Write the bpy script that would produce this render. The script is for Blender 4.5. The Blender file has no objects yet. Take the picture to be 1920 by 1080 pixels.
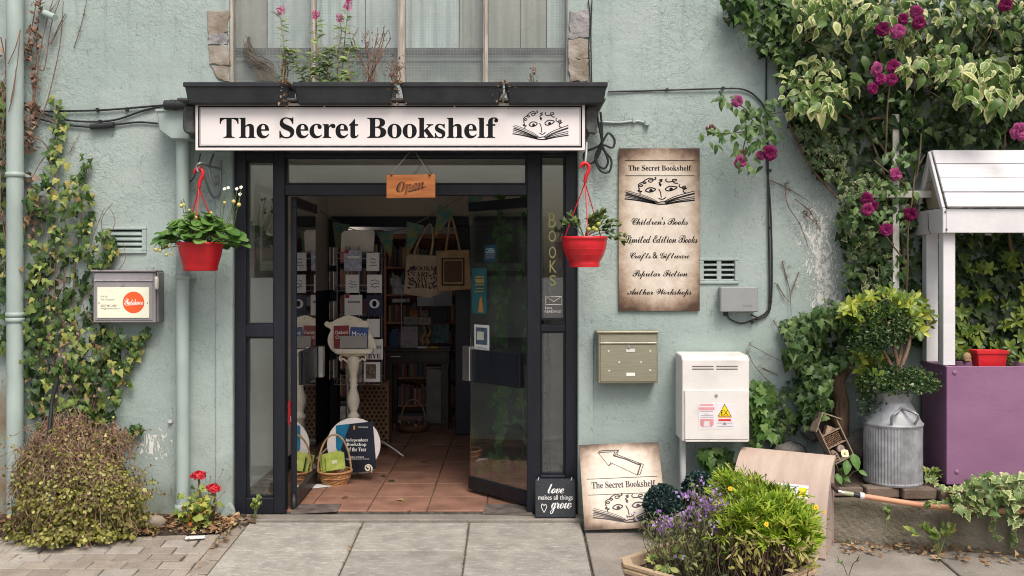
import bpy, bmesh, math, random
import numpy as np
from mathutils import Matrix, Vector, noise
random.seed(7); rng = np.random.default_rng(7)
SC = bpy.context.scene; COL = SC.collection; R = math.radians
# ------------------------------------------------------------------ camera, sky, sun, exposure
CY, CZ, F = -6.3, 1.64, 1750.0
cam = bpy.data.cameras.new('camera'); camo = bpy.data.objects.new('camera', cam); COL.objects.link(camo)
camo.location = (0, CY, CZ); camo.rotation_euler = (R(90), 0, 0)
cam.sensor_width = 36; cam.lens = 36 * F / 1920; cam.shift_y = -30 / 1920; cam.clip_end = 2000; cam.clip_start = .05
SC.camera = camo
w = bpy.data.worlds.new("World"); SC.world = w; w.use_nodes = True
wn = w.node_tree.nodes; sky = wn.new('ShaderNodeTexSky'); sky.sky_type = 'NISHITA'; sky.sun_disc = False
SUN_EL, SUN_ROT = R(56), R(158)
sky.sun_elevation = SUN_EL; sky.sun_rotation = SUN_ROT; sky.air_density = 1.0; sky.dust_density = 6; sky.ozone_density = .6
w.node_tree.links.new(sky.outputs[0], wn['Background'].inputs[0]); wn['Background'].inputs[1].default_value = .098
sl = bpy.data.lights.new('sun', 'SUN'); sl.energy = 1.35; sl.angle = R(26); sl.color = (1, .96, .9)
so = bpy.data.objects.new('sun', sl); COL.objects.link(so)
sd = Vector((math.sin(SUN_ROT) * math.cos(SUN_EL), math.cos(SUN_ROT) * math.cos(SUN_EL), math.sin(SUN_EL)))
so.rotation_euler = sd.to_track_quat('Z', 'Y').to_euler(); so.location = (0, -10, 20)
vs = SC.view_settings; vs.view_transform = 'Standard'; vs.look = 'None'; vs.gamma = 1; vs.use_curve_mapping = False; vs.exposure = 0.72
SC.cycles.filter_width = 1.05; SC.cycles.adaptive_threshold = .006
SC.cycles.max_bounces = 10; SC.cycles.transparent_max_bounces = 16; SC.cycles.caustics_reflective = False; SC.cycles.caustics_refractive = False

def P(px, py, Y):
    D = Y - CY
    return Vector(((px - 960) * D / F, Y, CZ + (510 - py) * D / F))
def PX(px, Y=0): return (px - 960) * (Y - CY) / F
def PZ(py, Y=0): return CZ + (510 - py) * (Y - CY) / F
def lin(r, g, b):
    f = lambda c: c / 12.92 if c <= .04045 else ((c + .055) / 1.055) ** 2.4
    return (f(r / 255), f(g / 255), f(b / 255))

# ------------------------------------------------------------------ materials
MATS = {}
def newmat(name):
    m = bpy.data.materials.new(name); m.use_nodes = True; MATS[name] = m
    return m, m.node_tree.nodes, m.node_tree.links, m.node_tree.nodes['Principled BSDF']
def M(name, col, rough=.6, metal=0, var=.12, ns=6, bump=.1, bs=60, col2=None, spec=.4, stretch=None, thr=(.35, .65), dist=.01, ori=0, grain=0, scuff=None):
    if name in MATS: return MATS[name]
    m, n, l, b = newmat(name)
    tc = n.new('ShaderNodeTexCoord'); src = tc.outputs['Object']
    if stretch:
        mp = n.new('ShaderNodeMapping'); mp.inputs['Scale'].default_value = stretch; l.new(src, mp.inputs[0]); src = mp.outputs[0]
    t = n.new('ShaderNodeTexNoise'); t.inputs['Scale'].default_value = ns; t.inputs['Detail'].default_value = 7; l.new(src, t.inputs[0])
    r = n.new('ShaderNodeValToRGB'); l.new(t.outputs[0], r.inputs[0])
    c2 = col2 or tuple(min(1, c * (1 + var)) for c in col)
    c1 = col if col2 else tuple(c * (1 - var) for c in col)
    r.color_ramp.elements[0].position, r.color_ramp.elements[1].position = thr
    r.color_ramp.elements[0].color = (*c1, 1); r.color_ramp.elements[1].color = (*c2, 1)
    col_ = r.outputs[0]
    def mul(fac):
        x = n.new('ShaderNodeVectorMath'); x.operation = 'SCALE'; l.new(col_, x.inputs[0]); l.new(fac, x.inputs['Scale']); return x.outputs[0]
    def rng_(v, d, e, a=0, c=1):
        x = n.new('ShaderNodeMapRange'); l.new(v, x.inputs[0]); x.inputs[1].default_value = a; x.inputs[2].default_value = c; x.inputs[3].default_value = d; x.inputs[4].default_value = e; return x.outputs[0]
    if scuff:
        mp = n.new('ShaderNodeMapping'); mp.inputs['Scale'].default_value = (1, 3.2, 1); mp.inputs['Rotation'].default_value = (0, 0, .5); l.new(tc.outputs['Object'], mp.inputs[0])
        t3 = n.new('ShaderNodeTexNoise'); t3.inputs['Scale'].default_value = 13; t3.inputs['Detail'].default_value = 8; t3.inputs['Roughness'].default_value = .7; l.new(mp.outputs[0], t3.inputs[0])
        x = n.new('ShaderNodeMix'); x.data_type = 'RGBA'; l.new(rng_(t3.outputs[0], 0, .55, .52, .66), x.inputs[0]); l.new(col_, x.inputs[6]); x.inputs[7].default_value = (*scuff, 1); col_ = x.outputs[2]
    if grain:
        t4 = n.new('ShaderNodeTexNoise'); t4.inputs['Scale'].default_value = 150; t4.inputs['Detail'].default_value = 3; l.new(tc.outputs['Object'], t4.inputs[0]); col_ = mul(rng_(t4.outputs[0], 1 - grain, 1 + grain, .3, .7))
    if ori:
        oi = n.new('ShaderNodeObjectInfo'); col_ = mul(rng_(oi.outputs['Random'], 1 - ori, 1 + ori))
    l.new(col_, b.inputs['Base Color'])
    b.inputs['Roughness'].default_value = rough; b.inputs['Metallic'].default_value = metal
    b.inputs['Specular IOR Level'].default_value = spec
    if bump:
        t2 = n.new('ShaderNodeTexNoise'); t2.inputs['Scale'].default_value = bs; t2.inputs['Detail'].default_value = 5; l.new(src, t2.inputs[0])
        bp = n.new('ShaderNodeBump'); bp.inputs['Strength'].default_value = bump; bp.inputs['Distance'].default_value = dist
        l.new(t2.outputs[0], bp.inputs['Height']); l.new(bp.outputs[0], b.inputs['Normal'])
    return m
def glassmat(name, tint=(.9, .93, .92), refl=1.0, grid=None, dirt_reflection=0.0):
    m, n, l, b = newmat(name); n.remove(b)
    out = n['Material Output']; mx = n.new('ShaderNodeMixShader'); tr = n.new('ShaderNodeBsdfTransparent'); gl = n.new('ShaderNodeBsdfGlossy')
    tr.inputs[0].default_value = (*tint, 1); gl.inputs['Roughness'].default_value = .01
    fr = n.new('ShaderNodeFresnel'); ge = n.new('ShaderNodeNewGeometry'); io = n.new('ShaderNodeMapRange'); l.new(ge.outputs['Backfacing'], io.inputs[0]); io.inputs[3].default_value = 1.52; io.inputs[4].default_value = 1 / 1.52; l.new(io.outputs[0], fr.inputs[0])
    mu = n.new('ShaderNodeMath'); mu.operation = 'MULTIPLY'; mu.inputs[1].default_value = refl; l.new(fr.outputs[0], mu.inputs[0])
    l.new(mu.outputs[0], mx.inputs[0]); l.new(tr.outputs[0], mx.inputs[1]); l.new(gl.outputs[0], mx.inputs[2])
    last = mx
    tc = n.new('ShaderNodeTexCoord')
    if dirt_reflection:
        t = n.new('ShaderNodeTexNoise'); t.inputs['Scale'].default_value = 5; t.inputs['Detail'].default_value = 8; l.new(tc.outputs['Object'], t.inputs[0])
        rp = n.new('ShaderNodeMapRange'); rp.inputs[1].default_value = .42; rp.inputs[2].default_value = .75; rp.inputs[3].default_value = dirt_reflection * .35; rp.inputs[4].default_value = dirt_reflection * 1.5; l.new(t.outputs[0], rp.inputs[0])
        d = n.new('ShaderNodeBsdfDiffuse'); d.inputs[0].default_value = (.45, .45, .42, 1)  # pale film: glass dirt plus painted reflection specks
        m2 = n.new('ShaderNodeMixShader'); l.new(rp.outputs[0], m2.inputs[0]); l.new(last.outputs[0], m2.inputs[1]); l.new(d.outputs[0], m2.inputs[2]); last = m2
    if grid:   # embedded wire
        sx = n.new('ShaderNodeSeparateXYZ'); l.new(tc.outputs['Object'], sx.inputs[0]); fs = []
        for a in (0, 2):
            mm = n.new('ShaderNodeMath'); mm.operation = 'PINGPONG'; mm.inputs[1].default_value = grid / 2; l.new(sx.outputs[a], mm.inputs[0])
            lt = n.new('ShaderNodeMath'); lt.operation = 'LESS_THAN'; lt.inputs[1].default_value = .0003; l.new(mm.outputs[0], lt.inputs[0]); fs.append(lt)
        mxx = n.new('ShaderNodeMath'); mxx.operation = 'MAXIMUM'; l.new(fs[0].outputs[0], mxx.inputs[0]); l.new(fs[1].outputs[0], mxx.inputs[1])
        d = n.new('ShaderNodeBsdfDiffuse'); d.inputs[0].default_value = (.30, .33, .33, 1)
        m2 = n.new('ShaderNodeMixShader'); l.new(mxx.outputs[0], m2.inputs[0]); l.new(last.outputs[0], m2.inputs[1]); l.new(d.outputs[0], m2.inputs[2]); last = m2
    l.new(last.outputs[0], out.inputs[0]); return m
def leafmat(name, cols, rim=None, rvar=.35, rimt=.62, rough=.45, trans=.25, spec=.35, vein=None):
    m, n, l, b = newmat(name)
    at = n.new('ShaderNodeAttribute'); at.attribute_name = 'rnd'
    oi = n.new('ShaderNodeObjectInfo'); ad = n.new('ShaderNodeMath'); ad.operation = 'ADD'; l.new(at.outputs['Fac'], ad.inputs[0]); l.new(oi.outputs['Random'], ad.inputs[1])
    fr = n.new('ShaderNodeMath'); fr.operation = 'FRACT'; l.new(ad.outputs[0], fr.inputs[0])
    r = n.new('ShaderNodeValToRGB'); l.new(fr.outputs[0], r.inputs[0]); els = r.color_ramp.elements
    for i, (p, c) in enumerate(cols):
        e = els[i] if i < 2 else els.new(p)
        e.position = p; e.color = (*c, 1)
    col = r.outputs[0]
    tc = n.new('ShaderNodeTexCoord'); t = n.new('ShaderNodeTexNoise'); t.inputs['Scale'].default_value = 35; t.inputs['Detail'].default_value = 3
    l.new(tc.outputs['Object' if rim is None else 'Object'], t.inputs[0])
    ra = n.new('ShaderNodeAttribute'); ra.attribute_name = 'rim'
    if rim:
        t.inputs['Scale'].default_value = 3.5
        s = n.new('ShaderNodeMath'); s.operation = 'MULTIPLY_ADD'; s.inputs[1].default_value = .9; l.new(t.outputs[0], s.inputs[0]); l.new(ra.outputs['Fac'], s.inputs[2])
        s3 = n.new('ShaderNodeMath'); s3.operation = 'MULTIPLY_ADD'; s3.inputs[1].default_value = rvar; l.new(fr.outputs[0], s3.inputs[0]); l.new(s.outputs[0], s3.inputs[2])
        mr = n.new('ShaderNodeMapRange'); mr.inputs[1].default_value = rimt + .55; mr.inputs[2].default_value = rimt + .68; l.new(s3.outputs[0], mr.inputs[0])
        mx = n.new('ShaderNodeMix'); mx.data_type = 'RGBA'; l.new(mr.outputs[0], mx.inputs[0]); l.new(col, mx.inputs[6]); mx.inputs[7].default_value = (*rim, 1); col = mx.outputs[2]
    if vein:
        mr = n.new('ShaderNodeMapRange'); mr.inputs[1].default_value = 0; mr.inputs[2].default_value = .3; mr.inputs[3].default_value = .7; mr.inputs[4].default_value = 0; l.new(ra.outputs['Fac'], mr.inputs[0])
        mx = n.new('ShaderNodeMix'); mx.data_type = 'RGBA'; l.new(mr.outputs[0], mx.inputs[0]); l.new(col, mx.inputs[6]); mx.inputs[7].default_value = (*vein, 1); col = mx.outputs[2]
    l.new(col, b.inputs['Base Color']); b.inputs['Roughness'].default_value = rough; b.inputs['Specular IOR Level'].default_value = spec
    tl = n.new('ShaderNodeBsdfTranslucent'); l.new(col, tl.inputs[0]); ms = n.new('ShaderNodeMixShader'); ms.inputs[0].default_value = trans
    l.new(b.outputs[0], ms.inputs[1]); l.new(tl.outputs[0], ms.inputs[2]); l.new(ms.outputs[0], n['Material Output'].inputs[0])
    return m
def wallmat():
    m, n, l, b = newmat('painted_render')
    tc = n.new('ShaderNodeTexCoord'); O = tc.outputs['Object']
    def nz(s, d=6, ro=.5, st=None, dis=0):
        t = n.new('ShaderNodeTexNoise'); t.inputs['Scale'].default_value = s; t.inputs['Detail'].default_value = d; t.inputs['Roughness'].default_value = ro; t.inputs['Distortion'].default_value = dis
        if st:
            mp = n.new('ShaderNodeMapping'); mp.inputs['Scale'].default_value = st; l.new(O, mp.inputs[0]); l.new(mp.outputs[0], t.inputs[0])
        else: l.new(O, t.inputs[0])
        return t.outputs[0]
    def ma(op, a, bb=None, c=None):
        x = n.new('ShaderNodeMath'); x.operation = op
        for i, v in enumerate((a, bb, c)):
            if v is None: continue
            if isinstance(v, (int, float)): x.inputs[i].default_value = v
            else: l.new(v, x.inputs[i])
        return x.outputs[0]
    def rng_(v, a, bb, c=0, d=1):
        x = n.new('ShaderNodeMapRange'); l.new(v, x.inputs[0])
        for i, q in enumerate((a, bb, c, d)): x.inputs[i + 1].default_value = q
        return x.outputs[0]
    def mix(f, a, bb):
        x = n.new('ShaderNodeMix'); x.data_type = 'RGBA'
        if isinstance(f, float): x.inputs[0].default_value = f
        else: l.new(f, x.inputs[0])
        for i, v in ((6, a), (7, bb)):
            if isinstance(v, tuple): x.inputs[i].default_value = (*v, 1)
            else: l.new(v, x.inputs[i])
        return x.outputs[2]
    sx = n.new('ShaderNodeSeparateXYZ'); l.new(O, sx.inputs[0]); X, Z = sx.outputs[0], sx.outputs[2]
    base = mix(rng_(nz(1.3, 5), .3, .7), (.31, .393, .37), (.39, .462, .442))
    base = mix(rng_(nz(9, 8, .65), .5, .8, 0, .35), base, (.25, .31, .29))                    # mottled grime
    base = mix(rng_(nz(2.2, 8, .6, (3.5, 1, .35)), .56, .8, 0, .5), base, (.2, .25, .225))      # rain streaks
    low = ma('MULTIPLY', rng_(Z, .7, 0.0, 0, 1), rng_(nz(4, 7), .35, .7))
    base = mix(ma('MULTIPLY', low, .8), base, (.16, .18, .14))
    sc_ = ma('MULTIPLY', rng_(nz(26, 4, .6, (1, 1, .3), 1.5), .635, .67), rng_(nz(1.6, 4), .42, .6)); base = mix(ma('MULTIPLY', sc_, .7), base, (.15, .165, .15))
    dr = ma('MULTIPLY', rng_(nz(5, 4, .5, (2.5, 1, .12)), .55, .72), rng_(Z, 2.2, 3.4)); base = mix(ma('MULTIPLY', dr, .5), base, (.19, .22, .195))
    ck = nz(3.1, 9, .55, None, .4); base = mix(ma('MULTIPLY', rng_(ma('ABSOLUTE', ma('SUBTRACT', ck, .5)), 0, .0035, 1, 0), .55), base, (.13, .155, .14)); base = mix(ma('MULTIPLY', rng_(nz(1.7, 3), .58, .62), .3), base, (.42, .47, .45))
    fl = rng_(nz(70, 2), .70, .73, 0, .55); base = mix(fl, base, (.12, .15, .14))              # small pits
    # rough, loose coat at the upper area: wrinkled flakes
    wr = nz(22, 5, .6, None, 1.2); wmask = rng_(nz(1.1, 3), .42, .6)
    edge = ma('MULTIPLY', rng_(ma('ABSOLUTE', ma('SUBTRACT', wr, .5)), 0, .014, 1, 0), ma('MULTIPLY', wmask, rng_(nz(11, 3), .48, .62)))
    base = mix(ma('MULTIPLY', edge, .22), base, (.2, .24, .225))
    # white patches where the paint has flaked off
    xc = ma('MULTIPLY_ADD', Z, -.12, 2.30)
    dx = ma('ABSOLUTE', ma('SUBTRACT', X, xc))
    band = ma('MULTIPLY', rng_(dx, .02, .30, 1, 0), ma('MULTIPLY', rng_(Z, .75, .95), rng_(Z, 2.35, 2.0)))
    pn = nz(17, 8, .62, (1.5, 1, .8), 1.6)
    pn2 = nz(42, 5, .6, (1.3, 1, .7), 2.2); peel = rng_(ma('MAXIMUM', ma('MULTIPLY_ADD', band, .235, pn), ma('MULTIPLY_ADD', band, .23, pn2)), .735, .745)
    pk = ma('MULTIPLY', rng_(ma('ABSOLUTE', ma('SUBTRACT', X, -2.42)), .02, .2, 1, 0), rng_(ma('ABSOLUTE', ma('SUBTRACT', Z, .48)), .03, .25, 1, 0))
    peel = ma('MAXIMUM', peel, rng_(ma('MULTIPLY_ADD', pk, .28, pn), .74, .755))
    base = mix(peel, base, (.74, .74, .70))
    brown = ma('MULTIPLY', rng_(X, -3.22, -3.34), rng_(Z, 1.0, .8)); base = mix(ma('MULTIPLY', brown, rng_(nz(3), .3, .7)), base, (.2, .13, .07))
    l.new(base, b.inputs['Base Color']); b.inputs['Roughness'].default_value = .62; b.inputs['Specular IOR Level'].default_value = .3
    h = ma('ADD', ma('MULTIPLY', nz(38, 6, .6), .35), ma('MULTIPLY', nz(7, 4), .9))
    h = ma('ADD', h, ma('MULTIPLY', ma('MULTIPLY', rng_(wr, .47, .53), ma('MULTIPLY', wmask, rng_(Z, .9, 1.6))), .24))
    h = ma('ADD', h, ma('MULTIPLY', peel, -.4)); h = ma('ADD', h, ma('MULTIPLY', nz(120, 2), .12))
    bp = n.new('ShaderNodeBump'); bp.inputs['Strength'].default_value = .75; bp.inputs['Distance'].default_value = .012
    l.new(h, bp.inputs['Height']); l.new(bp.outputs[0], b.inputs['Normal']); return m
def parchment(name, x0, x1, z0, z1):
    m, n, l, b = newmat(name)
    tc = n.new('ShaderNodeTexCoord'); O = tc.outputs['Object']
    sx = n.new('ShaderNodeSeparateXYZ'); l.new(O, sx.inputs[0])
    def rg(v, a, c, d=0, e=1):
        q = n.new('ShaderNodeMapRange'); l.new(v, q.inputs[0])
        for i, k in enumerate((a, c, d, e)): q.inputs[i + 1].default_value = k
        return q.outputs[0]
    def mx_(op, a, c):
        q = n.new('ShaderNodeMath'); q.operation = op; l.new(a, q.inputs[0])
        if isinstance(c, float): q.inputs[1].default_value = c
        else: l.new(c, q.inputs[1])
        return q.outputs[0]
    wd, ht = x1 - x0, z1 - z0
    e = mx_('MAXIMUM', mx_('MAXIMUM', rg(sx.outputs[0], x0 + wd * .22, x0, 0, .75), rg(sx.outputs[0], x1 - wd * .22, x1, 0, .8)),
            mx_('MAXIMUM', rg(sx.outputs[2], z0 + ht * .16, z0), rg(sx.outputs[2], z1 - ht * .14, z1)))
    t = n.new('ShaderNodeTexNoise'); t.inputs['Scale'].default_value = 15; t.inputs['Detail'].default_value = 10; t.inputs['Roughness'].default_value = .72; l.new(O, t.inputs[0])
    ex = mx_('MAXIMUM', rg(sx.outputs[0], x0 + wd * .4, x0), rg(sx.outputs[0], x1 - wd * .4, x1)); ez = mx_('MAXIMUM', rg(sx.outputs[2], z0 + ht * .3, z0), rg(sx.outputs[2], z1 - ht * .3, z1))
    f = mx_('ADD', mx_('ADD', mx_('MULTIPLY', mx_('POWER', e, 1.4), .48), mx_('MULTIPLY', mx_('MULTIPLY', ex, ez), .42)), mx_('MULTIPLY', t.outputs[0], .62))
    r = n.new('ShaderNodeValToRGB'); l.new(f, r.inputs[0]); el = r.color_ramp.elements
    el[0].position = .22; el[0].color = (*lin(226, 217, 205), 1); el[1].position = 1.05; el[1].color = (*lin(70, 50, 36), 1)
    for p, c in ((.38, (208, 197, 182)), (.55, (182, 164, 145)), (.8, (124, 102, 84))):
        q = el.new(p); q.color = (*lin(*c), 1)
    l.new(r.outputs[0], b.inputs['Base Color']); b.inputs['Roughness'].default_value = .5; return m

# ------------------------------------------------------------------ mesh building
class MB:
    def __init__(s): s.v = []; s.f = []; s.sm = []; s.mi = []; s.cm = 0
    def add(s, vs, fs, smooth=False):
        o = len(s.v); s.v += [tuple(v) for v in vs]
        for f in fs: s.f.append(tuple(i + o for i in f)); s.sm.append(smooth); s.mi.append(s.cm)
        return s
    def box(s, x0, x1, y0, y1, z0, z1):
        return s.add([(x0, y0, z0), (x1, y0, z0), (x1, y1, z0), (x0, y1, z0), (x0, y0, z1), (x1, y0, z1), (x1, y1, z1), (x0, y1, z1)],
                     [(0, 3, 2, 1), (4, 5, 6, 7), (0, 1, 5, 4), (1, 2, 6, 5), (2, 3, 7, 6), (3, 0, 4, 7)])
    def quad(s, *p): return s.add(p, [tuple(range(len(p)))])
    def prism(s, poly, y0, y1, smooth=False):     # polygon in XZ extruded along Y
        n = len(poly); vs = [(x, y0, z) for x, z in poly] + [(x, y1, z) for x, z in poly]
        s.add(vs, [tuple(range(n)), tuple(range(2 * n - 1, n - 1, -1))]); o = len(s.v) - 2 * n
        for i in range(n):
            j = (i + 1) % n; s.f.append((o + j, o + i, o + n + i, o + n + j)); s.sm.append(smooth); s.mi.append(s.cm)
        return s
    def prismx(s, poly, x0, x1, smooth=False):    # polygon in YZ extruded along X
        n = len(poly); vs = [(x0, y, z) for y, z in poly] + [(x1, y, z) for y, z in poly]
        s.add(vs, [tuple(range(n)), tuple(range(2 * n - 1, n - 1, -1))]); o = len(s.v) - 2 * n
        for i in range(n):
            j = (i + 1) % n; s.f.append((o + j, o + i, o + n + i, o + n + j)); s.sm.append(smooth); s.mi.append(s.cm)
        return s
    def tube(s, pts, r, n=8, cap=True):
        pts = [Vector(p) for p in pts]; rs = r if isinstance(r, (list, tuple)) else [r] * len(pts)
        t0 = (pts[1] - pts[0]).normalized(); a = Vector((0, 0, 1)) if abs(t0.z) < .9 else Vector((1, 0, 0)); u = t0.cross(a).normalized(); vs = []; fs = []
        for i, p in enumerate(pts):
            t = (pts[min(i + 1, len(pts) - 1)] - pts[max(i - 1, 0)])
            t = t.normalized() if t.length > 1e-9 else t0
            u = (u - t * u.dot(t)); u = u.normalized() if u.length > 1e-6 else t.orthogonal().normalized(); v = t.cross(u)
            for k in range(n):
                q = 2 * math.pi * k / n; vs.append(p + (u * math.cos(q) + v * math.sin(q)) * rs[i])
        for i in range(len(pts) - 1):
            for k in range(n):
                k2 = (k + 1) % n; fs.append((i * n + k, i * n + k2, (i + 1) * n + k2, (i + 1) * n + k))
        s.add(vs, fs, n > 4)
        if cap: s.add(vs[:n], [tuple(reversed(range(n)))]); s.add(vs[-n:], [tuple(range(n))])
        return s
    def lathe(s, prof, c, n=32, cap=True, axis=None):    # prof (r, z) from bottom to top
        cx, cy, cz = c; vs = []; fs = []
        for r, z in prof:
            for k in range(n):
                q = 2 * math.pi * k / n; vs.append((cx + r * math.cos(q), cy + r * math.sin(q), cz + z))
        for i in range(len(prof) - 1):
            for k in range(n):
                k2 = (k + 1) % n; fs.append((i * n + k, i * n + k2, (i + 1) * n + k2, (i + 1) * n + k))
        s.add(vs, fs, True)
        if cap:
            if prof[0][0] > 1e-4: s.add(vs[:n], [tuple(reversed(range(n)))])
            if prof[-1][0] > 1e-4: s.add(vs[-n:], [tuple(range(n))])
        return s
    def ball(s, c, r, n=10, m=6, sq=(1, 1, 1)):
        vs = []; fs = []
        for i in range(m + 1):
            a = math.pi * i / m
            for k in range(n):
                q = 2 * math.pi * k / n; vs.append((c[0] + r * sq[0] * math.sin(a) * math.cos(q), c[1] + r * sq[1] * math.sin(a) * math.sin(q), c[2] - r * sq[2] * math.cos(a)))
        for i in range(m):
            for k in range(n):
                k2 = (k + 1) % n; fs.append((i * n + k, i * n + k2, (i + 1) * n + k2, (i + 1) * n + k))
        return s.add(vs, fs, True)
    def xf(s, mat): s.v = [tuple(mat @ Vector(v)) for v in s.v]; return s
    def build(s, name, mat, parent=None, bevel=0, kind=None, label=None, seg=1):
        me = bpy.data.meshes.new(name); me.from_pydata(s.v, [], s.f)
        me.polygons.foreach_set('use_smooth', s.sm); me.polygons.foreach_set('material_index', s.mi)
        for m in (mat if isinstance(mat, (list, tuple)) else [mat]): me.materials.append(m)
        if bevel:
            b = bmesh.new(); b.from_mesh(me)
            es = [e for e in b.edges if len(e.link_faces) == 2 and e.calc_face_angle(0) > .5]
            bmesh.ops.bevel(b, geom=es, offset=bevel, segments=seg, affect='EDGES', profile=.6, clamp_overlap=True)
            b.to_mesh(me); b.free()
        me.update()
        return link(name, me, parent, kind, label)
BASE = {}
def link(name, me, parent=None, kind=None, label=None):
    o = bpy.data.objects.new(name, me); COL.objects.link(o)
    if parent is not None:
        o.parent = parent
        if parent.name in BASE: o.matrix_parent_inverse = Matrix.Translation(-BASE[parent.name])
    if kind: o['kind'] = kind
    if label: o['label'] = label
    return o
def tag(o, label, cat, group=None):
    o['label'] = label; o['category'] = cat
    if group: o['group'] = group
    return o
def T(name, label, cat, loc=(0, 0, 0), group=None, rot=None, world=True):
    o = bpy.data.objects.new(name, None); o.empty_display_size = .05; COL.objects.link(o); o.location = loc
    if rot: o.rotation_euler = rot
    if world and not rot: BASE[o.name] = Vector(loc)
    return tag(o, label, cat, group)
def copy_tree(o, loc, label=None, rotz=None):
    c = o.copy(); COL.objects.link(c); c.location = loc
    if label: c['label'] = label
    if rotz is not None: c.rotation_euler.z = rotz
    for ch in [x for x in o.children]:
        d = ch.copy(); COL.objects.link(d); d.parent = c
        for g in ch.children:
            e = g.copy(); COL.objects.link(e); e.parent = d
    return c
def spline(pts, k=6, closed=False):
    pts = [Vector(p) for p in pts]; n = len(pts); out = []
    for i in range(n if closed else n - 1):
        g = (lambda j: pts[j % n]) if closed else (lambda j: pts[max(0, min(n - 1, j))])
        a, b, c, d = g(i - 1), g(i), g(i + 1), g(i + 2)
        for q in range(k):
            t = q / k; out.append(.5 * ((2 * b) + (c - a) * t + (2 * a - 5 * b + 4 * c - d) * t * t + (3 * b - a - 3 * c + d) * t ** 3))
    if not closed: out.append(pts[-1])
    return out
def ribbon(mb, pts, wd, Y, closed=False, k=5, taper=False):
    p = spline([(x, z, 0) for x, z in pts], k, closed) if len(pts) > 2 else [Vector((x, z, 0)) for x, z in pts]
    n = len(p); vs = []; fs = []
    for i in range(n):
        a = p[(i - 1) % n] if closed else p[max(0, i - 1)]; b = p[(i + 1) % n] if closed else p[min(n - 1, i + 1)]
        t = (b - a); t = t.normalized() if t.length > 1e-9 else Vector((1, 0, 0)); nn = Vector((-t.y, t.x, 0)) * wd / 2
        if taper: nn *= .45 + .55 * math.sin(math.pi * i / (n - 1))
        vs += [(p[i].x + nn.x, Y, p[i].y + nn.y), (p[i].x - nn.x, Y, p[i].y - nn.y)]
    for i in range(n if closed else n - 1):
        j = (i + 1) % n; fs.append((2 * i, 2 * i + 1, 2 * j + 1, 2 * j))
    mb.add(vs, fs)
# ------------------------------------------------------------------ lettering (built-in font), made once
def mth(s, cap, low): return ''.join(chr(cap + ord(c) - 65) if 'A' <= c <= 'Z' else chr(low + ord(c) - 97) if 'a' <= c <= 'z' else c for c in s)
bold = lambda s: mth(s, 0x1D400, 0x1D41A)
script = lambda s: mth(s, 0x1D4D0, 0x1D4EA)
bital = lambda s: mth(s, 0x1D468, 0x1D482)
sans = lambda s: s
TEXTS = {'name': bold("The Secret Bookshelf"), 't1': script("Children") + "'" + script("s Books"), 't2': script("Limited Edition Books"), 't3': script("Crafts & Giftware"),
         't4': script("Popular Fiction"), 't5': script("Author Workshops"), 'open': bital("Open"), 'love': script("love"), 'mat': "makes all things", 'grow': script("grow"),
         'ph': script("Photohouse"), 'u1': "Unit 1b,", 'u2': "The Courtyard", 'u3': "0207 483 2680", 'u4': "info@photohouse.co.uk", 'EX': "EX", 'B': 'B', 'O': 'O', 'K': 'K', 'S': 'S',
         'lv': "Love", 'rd': "READING?", 'i1': bold("Independent"), 'i2': bold("Bookshop"), 'i3': bold("of the Year"), 'i4': "Island of Ireland", 'i5': "Regional & Country Winner",
         'b1': bold("BOOKS"), 'b2': bold("ARE"), 'b3': bold("MY"), 'b4': bold("BAG"), 'op': "OPEN", 'gb1': bold("GOOD"), 'gb2': bold("BYE"), 'cb': "Children's", 'cl': "Classics", 'mb': "Moon", 'bb': "The British Book Awards"}
TM = {}
def make_texts():
    obs = []
    for k, s in TEXTS.items():
        c = bpy.data.curves.new('t', 'FONT'); c.body = s; c.resolution_u = 4
        if k in ('t1', 't2', 't3', 't4', 't5'): c.offset = .003
        if k == 'name': c.offset = .0045; c.space_character = .97
        if k in ('t1', 't2', 't3', 't4', 't5'): c.space_character = .86
        if k in ('love', 'grow', 'ph'): c.space_character = .8
        o = bpy.data.objects.new('t', c); COL.objects.link(o); obs.append((k, o, c))
    bpy.context.view_layer.update(); dg = bpy.context.evaluated_depsgraph_get()
    for k, o, c in obs:
        me = bpy.data.meshes.new_from_object(o.evaluated_get(dg))
        v = np.array([q.co[:2] for q in me.vertices]); TM[k] = (v, [tuple(p.vertices) for p in me.polygons])
        bpy.data.meshes.remove(me)
    for k, o, c in obs: bpy.data.objects.remove(o); bpy.data.curves.remove(c)
make_texts()
def text(mb, key, x0, x1, zb, Y, h=None, tf=None):
    """lettering fitted between x0 and x1, its lowest point at zb (or fitted to height h, centred)"""
    v, f = TM[key]; mn, mx = v.min(0), v.max(0); s = (x1 - x0) / (mx[0] - mn[0]); sz = s if h is None else h / (mx[1] - mn[1])
    q = [((a - mn[0]) * s + x0, Y, (b - mn[1]) * sz + zb) for a, b in v]
    if tf: q = [tf(p) for p in q]
    mb.add(q, f); return mb
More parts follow.
